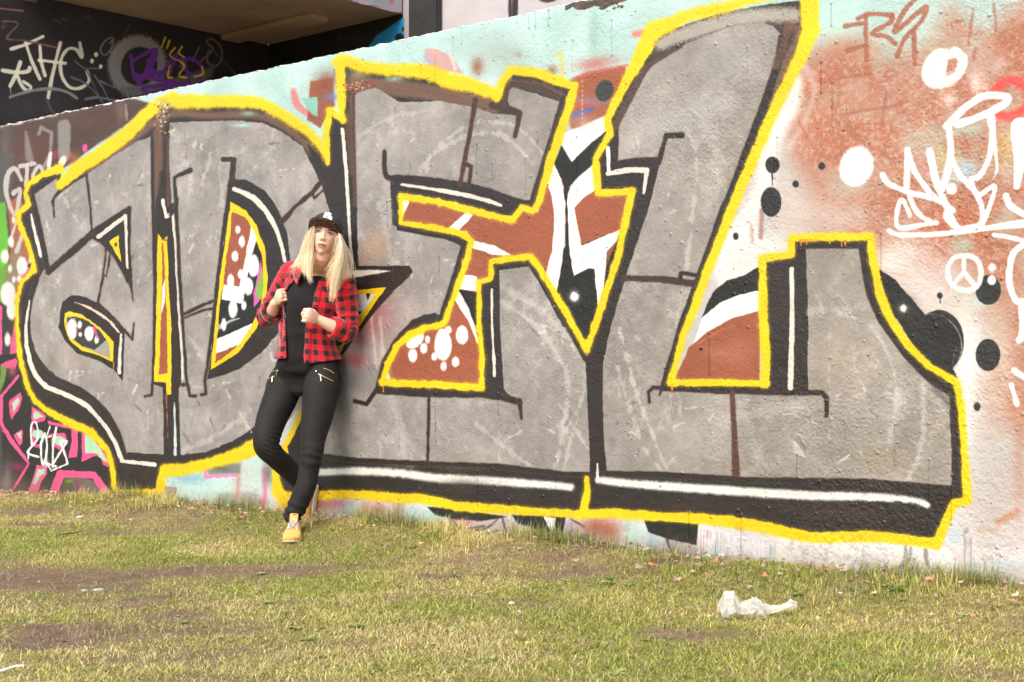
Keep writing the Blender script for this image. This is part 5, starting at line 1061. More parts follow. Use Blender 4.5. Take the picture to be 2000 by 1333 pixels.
def body_post(me):
    n = len(me.vertices); co = np.empty(n * 3, np.float32); me.vertices.foreach_get('co', co); co = co.reshape(-1, 3)
    d = co - np.array(HC); x = d @ np.array(Xh); y = d @ np.array(Fh); z = d @ np.array(Zh)
    t = np.tile(SK, (n, 1)); G = lambda a, s: np.exp(-(a / s) ** 2)
    near = (y > .02) & (z > -.11) & (z < .11) & (np.abs(x) < .08)
    ck = near * (G(np.abs(x) - .042, .016) * G(z + .025, .02)) * .5
    t = t * (1 - ck[:, None]) + np.array((.74, .38, .28)) * ck[:, None]
    lp = near * np.clip(1.5 - ((x / .0235) ** 2 + ((z + .0615) / .0105) ** 2) * 1.15, 0, 1)
    t = t * (1 - lp[:, None]) + np.array((.50, .19, .17)) * lp[:, None]
    ln = near * (np.abs(x) < .021) * G(z + .0612 - .0015 * np.cos(x * 150), .0017) * .85; t = t * (1 - ln[:, None]) + np.array((.14, .04, .04)) * ln[:, None]
    ns = near * (G(np.abs(x) - .0075, .0032) * G(z + .0385, .0028)) * .8; t = t * (1 - ns[:, None]) + np.array((.16, .06, .045)) * ns[:, None]
    ey = near * (G(np.abs(x) - .031, .017) * G(z - .010, .008)) * .45; t = t * (1 - ey[:, None]) + np.array((.30, .15, .11)) * ey[:, None]
    hd = np.minimum(np.linalg.norm(co - np.array(AL[-1]), axis=1), np.linalg.norm(co - np.array(AR[-1]), axis=1)) < .11
    t[hd] = SKW
    a = me.attributes.new('tint', 'FLOAT_COLOR', 'POINT'); a.data.foreach_set('color', np.concatenate([t, np.ones((n, 1))], 1).astype(np.float32).ravel())
finish(bm, 'body', M_SKIN, person, .0027, 1, body_post)

# eyes, brows
M_EYE, n, l, b = new_mat('eyeball', (.62, .60, .58), .15, .5); M_IRIS, n, l, b = new_mat('iris', (.05, .07, .075), .12, .5); M_LASH, n, l, b = new_mat('lash', (.035, .02, .015), .7, .2); M_BROW = noise_mat('brow_hair', (.13, .075, .04), (.2, .12, .07), 200, .8, .3)
def surf(x, z, off=0.0):
    # march to the sculpted face along forward axis
    Z = z; zz = Z / (.110 if Z > 0 else .104)
    best = None
    th = math.acos(max(-1, min(1, zz)))
    X0 = x / .073; t = max(0, -zz); X0 = X0 / (1 - .40 * t ** 2.0) if zz < 0 else X0
    s_ = math.sin(th); sx = max(-1, min(1, X0 / max(s_, 1e-3))); ph = math.asin(sx)
    return head_vert((s_ * math.sin(ph), s_ * math.cos(ph), zz)) + Fh * off
def strip(name, pts, wd, mat, off, thick=.0012):
    vs = []; fs = []
    for k, (x, z) in enumerate(pts):
        w_ = np.interp(k / (len(pts) - 1), np.linspace(0, 1, len(wd)), wd) / 2
        for q, o_ in ((z + w_, off), (z - w_, off), (z - w_, off - thick * 2), (z + w_, off - thick * 2)): vs.append(surf(x, q, o_))
    for k in range(len(pts) - 1):
        for a in range(4): fs.append((k * 4 + a, k * 4 + (a + 1) % 4, k * 4 + 4 + (a + 1) % 4, k * 4 + 4 + a))
    fs.append((3, 2, 1, 0)); e = len(vs); fs.append((e - 4, e - 3, e - 2, e - 1))
    return mesh_obj(name, vs, fs, mat, person, True)
for sx in (-1, 1):
    c = surf(sx * .031, .003, -.0045)
    bm = bmesh.new(); bmesh.ops.create_icosphere(bm, subdivisions=3, radius=1)
    for v in bm.verts: v.co = c + Xh * v.co.x * .0125 + Fh * v.co.y * .0062 + Zh * v.co.z * .0036
    eye = finish(bm, 'eye', M_EYE, person, None, 0)
    bm = bmesh.new(); bmesh.ops.create_icosphere(bm, subdivisions=2, radius=1)
    for v in bm.verts: v.co = c + Fh * .0042 + Xh * (v.co.x * .0048 - .001) + Fh * v.co.y * .0026 + Zh * v.co.z * .0034
    ir = finish(bm, 'iris', M_IRIS, eye, None, 0); ir.matrix_parent_inverse = Matrix.Translation(person.location).inverted()
    ir.parent = eye; ir.matrix_parent_inverse = Matrix.Identity(4)
    strip('eyelash', [(sx * (.031 + (k - 4) * .0036), .0055 + .0024 * (1 - ((k - 4) / 4) ** 2)) for k in range(9)], [.0020, .0042, .0044, .0030], M_LASH, .0022)
    strip('eyelash', [(sx * (.031 + (k - 4) * .0032), -.0012 - .0012 * (1 - ((k - 4) / 4) ** 2)) for k in range(9)], [.0008, .0014, .0014], M_LASH, .0016)
    strip('eyebrow', [(sx * (.014 + k * .0046), .0175 + .0042 * math.sin(k / 8 * math.pi * .8)) for k in range(9)], [.0055, .0075, .0055, .0018], M_BROW, .0022)

# ---- trousers
def cloth_mat(name, c1, c2, rough, scale=60, bump=.3, sheen=.0, spec=.3):
    m = noise_mat(name, c1, c2, 8, rough, bump, scale, spec=spec); b = m.node_tree.nodes['Principled BSDF']; b.inputs['Sheen Weight'].default_value = sheen; return m
M_TROUS = cloth_mat('black_stretch_cloth', (.013, .012, .0115), (.019, .0175, .017), .72, 300, .15, .03, .22)
def folds(me, fn):
    n = len(me.vertices); co = np.empty(n * 3, np.float32); me.vertices.foreach_get('co', co); no = np.empty(n * 3, np.float32)
    me.vertex_normals.foreach_get('vector', no); co = co.reshape(-1, 3); no = no.reshape(-1, 3)
    d = np.array([fn(Vector(q)) for q in co.tolist()], np.float32); co += no * d[:, None]
    me.vertices.foreach_set('co', co.ravel()); me.update()
def trouser_folds(q):
    d = 0.0
    # knee and shin creases of the standing leg
    ax_ = (RA - RK).normalized(); t = (q - RK).dot(ax_); r_ = (q - RK - ax_ * t).length
    if r_ < .11 and -.06 < t < .34:
        nn = mnoise.noise(q * 14) * 1.6
        d += .0062 * math.sin((t + (.30 * mnoise.noise(Vector((q.z * 9, 1, 4))) + .1) * (q - RK).dot(R3)) * (150 + 40 * mnoise.noise(q * 6)) + nn * 1.5) * math.exp(-((t - .02) / .05) ** 2) * (.5 + mnoise.noise(q * 11 + Vector((3, 3, 3))))
        d += .0042 * math.sin(t * 150 + nn * 2.5) * math.exp(-((t - .31) / .05) ** 2) + .0012 * mnoise.noise(Vector((q.x * 10, q.y * 10, q.z * 28)))
    tl = (q - LK).length
    if tl < .09: d += .002 * math.sin((q - LK).dot(UP + R3 * .5) * 260 + mnoise.noise(q * 20) * 2) * (1 if (q - LK).dot(R3) > .01 else .1)
    # inner crease towards the crotch
    return d + .0012 * mnoise.noise(q * 22)
bm = bmesh.new()
tr = torso_rings(.002, 24, 99); loft_into(bm, [ring(c, a, b, 40, 2.2) for c, a, b in tr])
for LG_ in (LLEG, RLEG): limb_into(bm, [a for a, _ in LG_], [b_ for _, b_ in LG_], 6, 28)
loft_into(bm, [ring(OR(u, v, p), R3 * a, F3 * b2, 30, 2.1) for u, v, p, a, b2 in [(597, 735, .14, .145, .070), (594, 752, .145, .12, .056), (591, 766, .15, .075, .05), (589, 774, .15, .03, .03)]])
bu = OR(612, 742, .085); limb_into(bm, [bu - R3 * .055, bu + R3 * .066], [.085, .086], 4, 24)
finish(bm, 'trousers', M_TROUS, person, .006, 9, lambda me: folds(me, trouser_folds))
# seam along the outer side
M_SEAM, n, l, b = new_mat('black_seam', (.014, .013, .013), .6, .2)
bm = bmesh.new(); limb_into(bm, [OR(663, 727, .10) + F3 * .03, OR(660, 760, .13) + F3 * .03, OR(648, 830, .19) + F3 * .02, OR(636, 880, .23) + F3 * .02], [.0015] * 4, 6, 6)
# zips
M_GOLD, n, l, b = new_mat('brass_zip', (.78, .56, .25), .3, .5); b.inputs['Metallic'].default_value = .8
M_SILV, n, l, b = new_mat('zip_pull', (.82, .80, .76), .25, .5); b.inputs['Metallic'].default_value = .7
bpy.context.view_layer.update()
tro = [o for o in C.objects if o.name == 'trousers'][0]
from mathutils.bvhtree import BVHTree
def bvh_of(o):
    vs = [o.matrix_world @ v.co for v in o.data.vertices]
    return BVHTree.FromPolygons(vs, [tuple(p.vertices) for p in o.data.polygons])
bpy.context.view_layer.update(); BT = bvh_of(tro)
def on_surf(bv, u, v, off=.002, fallback=None):
    o_ = Vector((0, 0, CAM_H)); d = Vector(((u - 1000) / 2850, 1, (720 - v) / 2850)).normalized()
    h_ = bv.ray_cast(o_, d)
    if h_[0] is None: return fallback
    return h_[0] + h_[1] * off
def surf_tube(name, bv, uvs, r_, mat, parent, off=.0015, n=8):
    pts = []
    for i in range(len(uvs) - 1):
        for k in range(6):
            t = k / 6; u = uvs[i][0] * (1 - t) + uvs[i + 1][0] * t; v = uvs[i][1] * (1 - t) + uvs[i + 1][1] * t
            p = on_surf(bv, u, v, off)
            if p is not None: pts.append(p)
    p = on_surf(bv, *uvs[-1], off)
    if p is not None: pts.append(p)
    if len(pts) < 2: return None
    bm = bmesh.new(); limb_into(bm, pts, [r_] * len(pts), 1, n); return finish(bm, name, mat, parent, None, 0)
def child_fix(o, parent):
    o.parent = parent; o.matrix_parent_inverse = Matrix.Identity(4)
for uvs, pull in [([(521, 734), (530, 727), (544, 723)], [(543, 725), (542, 732)]), ([(517, 750), (526, 740), (536, 736)], [(533, 736), (532, 747)]), ([(633, 720), (642, 723), (652, 730)], [(618, 725), (618, 727)]), ([(622, 731), (634, 737), (650, 745)], [(626, 733), (627, 745)])]:
    z_ = surf_tube('zip', BT, uvs, .0026, M_GOLD, tro)
    if z_: child_fix(z_, tro)
    q_ = surf_tube('zip_pull', BT, pull, .0034, M_SILV, tro, .004)
    if q_ and z_: child_fix(q_, z_)
# ---- t-shirt
M_TEE = cloth_mat('black_jersey', (.011, .010, .011), (.016, .015, .016), .85, 220, .25, .05, .2)
def tee_folds(q):
    u, v = uv_of(q); g = math.exp(-((v - 650) / 45) ** 2)
    return .0035 * mnoise.noise(Vector((q.x * 9 + q.z * 6, q.y * 6, q.z * 24))) * (.5 + g) + .003 * math.sin((v + .35 * (u - 600)) * .22) * math.exp(-((v - 712) / 22) ** 2)
bm = bmesh.new()
rg = torso_rings(.006, 1, 99)
loft_into(bm, [ring(c, a, b, 40, 2.3) for c, a, b in rg])
for A_ in (AL, AR): limb_into(bm, [A_[0] , mid(A_[0], A_[1], .7)], [.053, .050], 5, 20)
def tee_keep(c, nrm):
    u, v = uv_of(c)
    hem = 733 - ((u - 596) / 70) ** 2 * 24
    if v > hem: return False
    # neck hole
    d = (c - NB); k = (c - (NB + F3 * .022 + UP * .012)); rr_ = math.hypot(k.dot(R3) / .066, k.dot(F3) / .060)
    if rr_ < 1 and d.z > -.02: return False
    return True
finish(bm, 't_shirt', M_TEE, person, .006, 3, lambda me: (folds(me, tee_folds), cut_and_shell(me, tee_keep, .003, 4)))
bpy.context.view_layer.update()
# rib at the neckline
tee = [o for o in C.objects if o.name == 't_shirt'][0]; BTEE = bvh_of(tee)

# ---- checked shirt
def plaid():
    m, n, l, b = new_mat('red_checked_flannel', (.5, .02, .03), .85, .2); b.inputs['Sheen Weight'].default_value = .3
    uv = n.new('ShaderNodeUVMap'); uv.uv_map = 'UVMap'; sx = n.new('ShaderNodeSeparateXYZ'); l.new(uv.outputs['UV'], sx.inputs['Vector'])
    tcn = n.new('ShaderNodeTexCoord'); nn = n.new('ShaderNodeTexNoise'); nn.inputs['Scale'].default_value = 500; l.new(tcn.outputs['Object'], nn.inputs['Vector'])
    def band(sock):
        a = n.new('ShaderNodeMath'); a.operation = 'FRACT'; l.new(sock, a.inputs[0])
        j = n.new('ShaderNodeMath'); j.operation = 'MULTIPLY_ADD'; j.inputs[1].default_value = .10; l.new(nn.outputs['Fac'], j.inputs[0]); l.new(a.outputs[0], j.inputs[2])
        g = n.new('ShaderNodeMapRange'); g.interpolation_type = 'SMOOTHSTEP'; g.inputs['From Min'].default_value = .54; g.inputs['From Max'].default_value = .59; l.new(j.outputs[0], g.inputs['Value'])
        return g.outputs['Result']
    a, c = band(sx.outputs['X']), band(sx.outputs['Y'])
    add = n.new('ShaderNodeMath'); add.operation = 'ADD'; l.new(a, add.inputs[0]); l.new(c, add.inputs[1])
    half = n.new('ShaderNodeMath'); half.operation = 'MULTIPLY'; half.inputs[1].default_value = .5; l.new(add.outputs[0], half.inputs[0])
    r = n.new('ShaderNodeValToRGB'); r.color_ramp.elements[0].color = (.74, .012, .028, 1); r.color_ramp.elements[1].color = (.022, .018, .020, 1)
    e = r.color_ramp.elements.new(.5); e.color = (.34, .022, .032, 1); l.new(half.outputs[0], r.inputs['Fac']); l.new(r.outputs['Color'], b.inputs['Base Color'])
    bp = n.new('ShaderNodeBump'); bp.inputs['Strength'].default_value = .25; bp.inputs['Distance'].default_value = .002; l.new(nn.outputs['Fac'], bp.inputs['Height']); l.new(bp.outputs['Normal'], b.inputs['Normal'])
    return m
M_PLAID = plaid()
CK = .054
def seg_par(q, pts):
    best = (9, 0, None, None); acc = 0
    for i in range(len(pts) - 1):
        a, b2 = pts[i], pts[i + 1]; ab = b2 - a; t = max(0, min(1, (q - a).dot(ab) / ab.length_squared)); d = (q - a - ab * t).length
        if d < best[0]: best = (d, acc + t * ab.length, ab.normalized(), q - a - ab * t)
        acc += ab.length
    return best
SL = [AL[0], AL[1], AL[2], AL[3]]; SR = [AR[0], AR[1], AR[2], AR[3]]
TC = OR(605, 620, .15)
def plaid_uv(q, tilt=.10):
    dl, dr = seg_par(q, SL), seg_par(q, SR)
    tx_ = abs((q - TC).dot(R3))
    for (d, s_, t_, off), lim in ((dl, .062), (dr, .062)):
        if d < lim and (d is not None) and s_ > .03 or (d < .055 and s_ > .02):
            x = t_.cross(F3).normalized(); y = x.cross(t_).normalized()
            ang = math.atan2(off.dot(y), off.dot(x)); return (ang * 6 / (2 * math.pi) + .3, s_ / CK + .2)
    u = (q - TC).dot(R3); f = (q - TC).dot(F3); ang = math.atan2(u, f)
    return ((ang * .135 + (q - TC).z * .06) / CK + .15, (q - TC).z / CK + tilt * u / CK)
def shirt_folds(q):
    d = .0022 * mnoise.noise(Vector((q.x * 12, q.y * 12, q.z * 8))) + .0016 * mnoise.noise(q * 30)
    for pts in (SL, SR):
        dd, s_, t_, off = seg_par(q, pts)
        if dd < .075:
            k = (q - pts[2]).length; d += (.0045 * math.exp(-(k / .07) ** 2) + .0018) * math.sin(s_ * 190 + mnoise.noise(q * 18) * 3.5)
    u, v = uv_of(q)
    if v > 640: d += .005 * math.sin(u * .16 + 1) * min(1, (v - 640) / 60)
    return d
bm = bmesh.new()
rg = torso_rings(.017, 1, 27); n_r = len(rg)
out = []
for k, (c, a, b2) in enumerate(rg):
    fl = 1 + .10 * max(0, (k - 15) / 10); out.append(ring(c, a * fl, b2 * fl, 44, 2.3))
loft_into(bm, out)
limb_into(bm, [AL[0] + UP * .004, AL[1], AL[2] + UP * .002, mid(AL[2], AL[3], .5), AL[3]], [.064, .055, .050, .050, .050], 8, 24)
limb_into(bm, [AR[0] + UP * .004, AR[1], AR[2], mid(AR[2], AR[3], .5), AR[3]], [.064, .056, .052, .051, .050], 8, 24)
LE = [(515, 592), (535, 583), (552, 570), (575, 551), (600, 554), (640, 557), (705, 559)]   # v -> u left edge of the opening
RE = [(515, 640), (535, 632), (552, 622), (575, 614), (600, 610), (640, 596), (712, 593)]
cuffs = [(AL[3], (AL[3] - AL[2]).normalized()), (AR[3], (AR[3] - AR[2]).normalized())]
def shirt_keep(c, nrm):
    u, v = uv_of(c)
    for cc, cd in cuffs:
        if (c - cc).length < .085 and (c - cc).dot(cd) > .018: return False
    dl, dr = seg_par(c, SL)[0], seg_par(c, SR)[0]
    arm = (dl < .068 and seg_par(c, SL)[1] > .10) or (dr < .068 and seg_par(c, SR)[1] > .10)
    if not arm and nrm.dot(F3) > -.25 and (c - TC).dot(F3) > -.02:
        if np.interp(v, [a for a, _ in LE], [b_ for _, b_ in LE]) < u < np.interp(v, [a for a, _ in RE], [b_ for _, b_ in RE]): return False
    hem = 701 if u < 590 else 712 - (u - 593) * .14
    if not arm and v > hem: return False
    k = c - (NB + F3 * .015); rr_ = math.hypot(k.dot(R3) / .070, k.dot(F3) / .066)
    if rr_ < 1 and k.z > -.03: return False
    return True
def shirt_post(me):
    folds(me, shirt_folds); cut_and_shell(me, shirt_keep, .0035, 5)
    ul = me.uv_layers.new(name='UVMap'); cache = {}
    for lp in me.loops:
        i = lp.vertex_index
        if i not in cache: cache[i] = plaid_uv(me.vertices[i].co)
        ul.data[lp.index].uv = cache[i]
    # keep each face on one side of the seams
    for p in me.polygons:
        for k in p.loop_indices:
            while ul.data[k].uv[0] - ul.data[p.loop_indices[0]].uv[0] > 3: ul.data[k].uv[0] -= 6
            while ul.data[k].uv[0] - ul.data[p.loop_indices[0]].uv[0] < -3: ul.data[k].uv[0] += 6
        us = [ul.data[k].uv.copy() for k in p.loop_indices]
        if max(q[0] for q in us) - min(q[0] for q in us) > 1 or max(q[1] for q in us) - min(q[1] for q in us) > 1:
            for k in p.loop_indices: ul.data[k].uv = us[0]
shirt = finish(bm, 'checked_shirt', M_PLAID, person, .0055, 4, shirt_post)
bpy.context.view_layer.update()
BSH = bvh_of(shirt)
def plaid_part(name, vs, fs, parent=shirt, smooth=True):
    o = mesh_obj(name, vs, fs, M_PLAID, None, smooth); ul = o.data.uv_layers.new(name='UVMap')
    for lp in o.data.loops: ul.data[lp.index].uv = plaid_uv(o.data.vertices[lp.vertex_index].co)
    for p in o.data.polygons:
        for k in p.loop_indices:
            while ul.data[k].uv[0] - ul.data[p.loop_indices[0]].uv[0] > 3: ul.data[k].uv[0] -= 6
            while ul.data[k].uv[0] - ul.data[p.loop_indices[0]].uv[0] < -3: ul.data[k].uv[0] += 6
    o.location = (0, 0, 0); o.parent = parent; o.matrix_parent_inverse = parent.matrix_world.inverted() if False else Matrix.Translation(-person.location) if False else Matrix.Identity(4)
    return o
def band_mesh(a_pts, b_pts, th):
    vs = []; fs = []; n = len(a_pts)
    for k in range(n):
        a, b2 = a_pts[k], b_pts[k]; m_ = (a + b2) / 2; nx_ = (a - b2).cross(a_pts[min(k + 1, n - 1)] - a_pts[max(k - 1, 0)])
        nx_ = nx_.normalized() if nx_.length > 1e-9 else F3
        if nx_.dot(m_ - (NB - UP * .03)) < 0: nx_ = -nx_
        for q in (a, m_ + nx_ * th * .8, b2): vs.append(q + nx_ * th)
        for q in (b2, m_, a): vs.append(q - nx_ * th * .3)
    for k in range(n - 1):
        for j in range(6): fs.append((k * 6 + j, k * 6 + (j + 1) % 6, k * 6 + 6 + (j + 1) % 6, k * 6 + 6 + j))
    fs.append(tuple(range(6))); fs.append(tuple(range(n * 6 - 1, n * 6 - 7, -1))); return vs, fs
# collar: left leaf, neck, right leaf
inner = [OR(586, 541, .265), OR(589, 524, .245), OR(598, 513, .20), OR(608, 508, .12), OR(640, 514, .075), OR(652, 528, .13), OR(644, 541, .215), OR(636, 552, .25)]
outer = [OR(580, 556, .262), OR(572, 532, .235), OR(580, 517, .17), OR(598, 512, .09), OR(650, 522, .055), OR(672, 540, .11), OR(660, 556, .20), OR(641, 571, .25)]
ii = [Vector(q) for q in spl([list(q) for q in inner], 5)]; oo = [Vector(q) for q in spl([list(q) for q in outer], 5)]
vs, fs = band_mesh(ii, oo, .004); plaid_part('collar', vs, fs)
# rolled cuffs
for cc, cd in cuffs:
    x = cd.cross(F3).normalized(); y = x.cross(cd).normalized(); vs = []; fs = []; N_ = 28
    prof = [(-.040, .051), (-.036, .056), (-.004, .057), (.014, .055), (.020, .050), (.016, .046), (-.010, .045)]
    for k in range(N_):
        a = 2 * math.pi * k / N_; wv = 1 + .05 * math.sin(a * 3 + cc.x * 9)
        for t, r_ in prof: vs.append(cc + cd * t + (x * math.cos(a) + y * math.sin(a)) * r_ * wv)
    P_ = len(prof)
    for k in range(N_):
        for j in range(P_ - 1): fs.append((k * P_ + j, k * P_ + j + 1, ((k + 1) % N_) * P_ + j + 1, ((k + 1) % N_) * P_ + j))
    plaid_part('cuff', vs, fs)
# front bands hanging open
def front_band(name, uvp, wpx, sgn):
    a_, b_ = [], []
    for u, v in uvp:
        p = on_surf(BSH, u + sgn * 5, v, .003); 
        if p is None: continue
        q = on_surf(BSH, u + sgn * (5 + wpx), v, .003)
        if q is None: continue
        a_.append(p - R3 * sgn * .010); b_.append(q)
    if len(a_) > 3:
        vs, fs = band_mesh(a_, b_, .0025); return plaid_part(name, vs, fs)
front_band('button_band', [(np.interp(v, [a for a, _ in RE], [b_ for _, b_ in RE]), v) for v in list(range(556, 597, 5)) + list(range(640, 712, 5))][:9], 7, 1)
front_band('button_band', [(np.interp(v, [a for a, _ in RE], [b_ for _, b_ in RE]), v) for v in range(642, 711, 5)], 7, 1)
front_band('button_band', [(np.interp(v, [a for a, _ in LE], [b_ for _, b_ in LE]), v) for v in range(606, 700, 5)], 6, -1)
M_BTN, n, l, b = new_mat('button', (.10, .07, .07), .3, .5)
for u, v in [(619.5, 570), (597, 661)]:
    p = on_surf(BSH, u, v, .005)
    if p is None: continue
    bm = bmesh.new(); bmesh.ops.create_cone(bm, cap_ends=True, segments=16, radius1=.0055, radius2=.005, depth=.0025)
    mt = F3.to_track_quat('Z', 'Y').to_matrix()
    for q in bm.verts: q.co = mt @ q.co + p
    bt = finish(bm, 'button', M_BTN, shirt, None, 0); child_fix(bt, shirt)

# ---- cap
M_CAP = noise_mat('black_cap_cloth', (.030, .031, .037), (.042, .043, .05), 40, .8, .3, 300)
M_UNDER = noise_mat('patterned_brim_lining', (.035, .015, .012), (.16, .08, .07), 90, .7, .2, 200, c3=(.50, .34, .33))
M_PATCH = noise_mat('white_patch', (.78, .79, .80), (.84, .84, .85), 60, .6, .3, 200)
CR, CF, CZ = .0835, .098, .092
CB = H(-.008, -.002, .027)      # centre of the cap opening
tl_ = math.radians(4)
CFh = Fh * math.cos(tl_) + Zh * math.sin(tl_); CZh = Zh * math.cos(tl_) - Fh * math.sin(tl_)
def crown_pt(a, e, off=0.0):
    """a azimuth from front, e elevation 0..1"""
    ce, se = math.cos(e * math.pi / 2), math.sin(e * math.pi / 2); ce = ce ** .62; se = se ** .92
    return CB + Xh * math.sin(a) * ce * (CR + off) + CFh * math.cos(a) * ce * (CF + off) + CZh * (se * (CZ + off) + (.004 if e > .02 else 0))
vs = []; fs = []; NA, NE = 60, 16
for off in (0, -.004):
    for j in range(NE + 1):
        for i in range(NA):
            a = 2 * math.pi * i / NA
            seam = -.0012 * math.exp(-((((a / (math.pi / 3)) + .5) % 1 - .5) / .05) ** 2)
            vs.append(crown_pt(a, j / NE * .985, off + seam))
L0 = (NE + 1) * NA
for j in range(NE):
    for i in range(NA):
        q = (j * NA + i, j * NA + (i + 1) % NA, (j + 1) * NA + (i + 1) % NA, (j + 1) * NA + i); fs.append(q); fs.append(tuple(L0 + k for k in q[::-1]))
fs.append(tuple(NE * NA + i for i in range(NA)))
for i in range(NA): fs.append((i, L0 + i, L0 + (i + 1) % NA, (i + 1) % NA))
cap = mesh_obj('cap', vs, fs, M_CAP, person, True)
bpy.context.view_layer.update()
def brim_surface(th, name, mat):
    vs = []; fs = []; NB_, NR = 30, 8; pit = math.radians(10)
    for lay in (0, 1):
        for i in range(NB_ + 1):
            t = -1 + 2 * i / NB_; a = t * math.radians(78)
            pin = CB + Xh * math.sin(a) * (CR + .001) + CFh * math.cos(a) * (CF + .001)
            ext = .076 * (1 - abs(t) ** 3.6)
            pout = pin + (CFh * (math.cos(pit)) + CZh * math.sin(pit)) * ext + Xh * math.sin(a) * .010 * (1 - abs(t) ** 3)
            for j in range(NR + 1):
                p = pin.lerp(pout, j / NR); p = p + CZh * (-.006 * (t * t) - lay * .0035 * th)
                vs.append(p)
    n1 = (NB_ + 1) * (NR + 1)
    for i in range(NB_):
        for j in range(NR):
            q = (i * (NR + 1) + j, (i + 1) * (NR + 1) + j, (i + 1) * (NR + 1) + j + 1, i * (NR + 1) + j + 1); fs.append(q); fs.append(tuple(n1 + k for k in q[::-1]))
        fs.append((i * (NR + 1) + NR, (i + 1) * (NR + 1) + NR, n1 + (i + 1) * (NR + 1) + NR, n1 + i * (NR + 1) + NR))
    return vs, fs
vs, fs = brim_surface(1, 'b', None)
br = mesh_obj('brim', vs, fs, M_CAP, None, True); child_fix(br, cap); br.matrix_parent_inverse = Matrix.Identity(4)
vs2 = [q - CZh * .0042 for q in vs]; vs2 = [q + (CB - q) * .02 for q in vs2]
bl = mesh_obj('brim_lining', vs2, fs, M_UNDER, None, True); child_fix(bl, br)
# white emblem on the crown front: stepped outline, slightly raised
out_ = [(-.78, 0), (-.66, .26), (-.50, .30), (-.50, .66), (-.42, .92), (-.10, 1.06), (.30, .98), (.42, .80), (.40, .56), (.66, .46), (.70, .22), (.50, -.02)]
def patch(name, pts, offz, mat, par):
    vs = []; c = (0, .45); 
    for o_ in (offz, offz - .003):
        for x, y in pts + [c]: vs.append(crown_pt(.04 + x * .43 * (1 + .35 * y), .10 + y * .58, o_))
    n_ = len(pts); fs = []
    for k in range(n_):
        fs.append((k, (k + 1) % n_, n_)); fs.append((n_ + 1 + (k + 1) % n_, n_ + 1 + k, 2 * n_ + 1)); fs.append((k, n_ + 1 + k, n_ + 1 + (k + 1) % n_, (k + 1) % n_))
    o = mesh_obj(name, vs, fs, mat, None, False); child_fix(o, par); return o
pt_ = patch('emblem', out_, .0035, M_PATCH, cap)
M_EMB, n, l, b = new_mat('emblem_stitch', (.35, .35, .37), .8, .2)
for q in ([(-.20, .20), (-.10, .50), (-.14, .52), (-.24, .20)], [(.10, .12), (.14, .46), (.10, .46), (.06, .12)]): patch('emblem_mark', q, .0045, M_EMB, cap)

# ---- hair
M_HAIR, n, l, b = new_mat('blond_hair', (.7, .5, .28), .42, .5); a_ = n.new('ShaderNodeAttribute'); a_.attribute_name = 'tint'; l.new(a_.outputs['Color'], b.inputs['Base Color']); b.inputs['Sheen Weight'].default_value = .1
rh = random.Random(77)
def hair_lock(name, guides, count, width, col_bias=0.0, spread=.006, wave=.003):
    """guides: list of point lists ordered across the lock; strands are ribbons interpolated between them"""
    G_ = [[Vector(q) for q in spl([list(p) for p in g_], 4)] for g_ in guides]
    n_ = min(len(g_) for g_ in G_); V = []; Fc = []; T = []
    for k in range(count):
        t = rh.random() * (len(G_) - 1) ; i = min(int(t), len(G_) - 2); f = t - i; j1 = Vector([rh.gauss(0, spread) for _ in range(3)]); j2 = Vector([rh.gauss(0, spread * 1.2) for _ in range(3)]); ph = rh.uniform(0, 6.3); end = 1 - .55 * rh.random() ** 1.25 * (.6 + .5 * mnoise.noise(Vector((t * 4, 2, 9))))
        clump = mnoise.noise(Vector((t * 3.1, 5, len(guides))))
        c = np.array((.82, .65, .43)) * (1 + .28 * clump + rh.uniform(-.16, .16) + col_bias); c = c * np.array((1, 1 - .06 * max(0, -clump), 1 - .12 * max(0, -clump)))
        if rh.random() < .16: c = np.array((.56, .40, .22)) * rh.uniform(.8, 1.1)
        if rh.random() < .14: c = np.array((.88, .78, .60))
        pts = []
        for s_ in range(n_):
            a = s_ / (n_ - 1); idx = a * end * (n_ - 1); i0 = min(int(idx), n_ - 2); fr = idx - i0
            p = G_[i][i0].lerp(G_[i][i0 + 1], fr).lerp(G_[i + 1][i0].lerp(G_[i + 1][i0 + 1], fr), f)
            p = p + j1 * min(1, a * 3) + j2 * a * a + Xh * wave * math.sin(ph + a * 9) * a
            pts.append(p)
        w0 = width * rh.uniform(.6, 1.3); tw = rh.uniform(-.6, .6)
        for s_, p in enumerate(pts):
            a = s_ / (n_ - 1); tg = (pts[min(s_ + 1, n_ - 1)] - pts[max(s_ - 1, 0)]).normalized()
            sd = tg.cross(Fh + Xh * tw); sd = sd.normalized() * w0 * (1 - .75 * a ** 3) * .5
            b0 = len(V); V += [p - sd, p + tg.cross(sd).normalized() * w0 * .22, p + sd]; cc = c * (.86 + .22 * min(1, a * 1.6)); T += [cc] * 3
            if s_: Fc += [(b0 - 3, b0 - 2, b0 + 1, b0), (b0 - 2, b0 - 1, b0 + 2, b0 + 1)]
    o = mesh_obj(name, V, Fc, M_HAIR, person, True)
    at = o.data.attributes.new('tint', 'FLOAT_COLOR', 'POINT'); at.data.foreach_set('color', np.array([(*np.clip(t, 0, .9), 1) for t in T], np.float32).ravel()); return o
def gl(*q): return [OR(*a) for a in q]
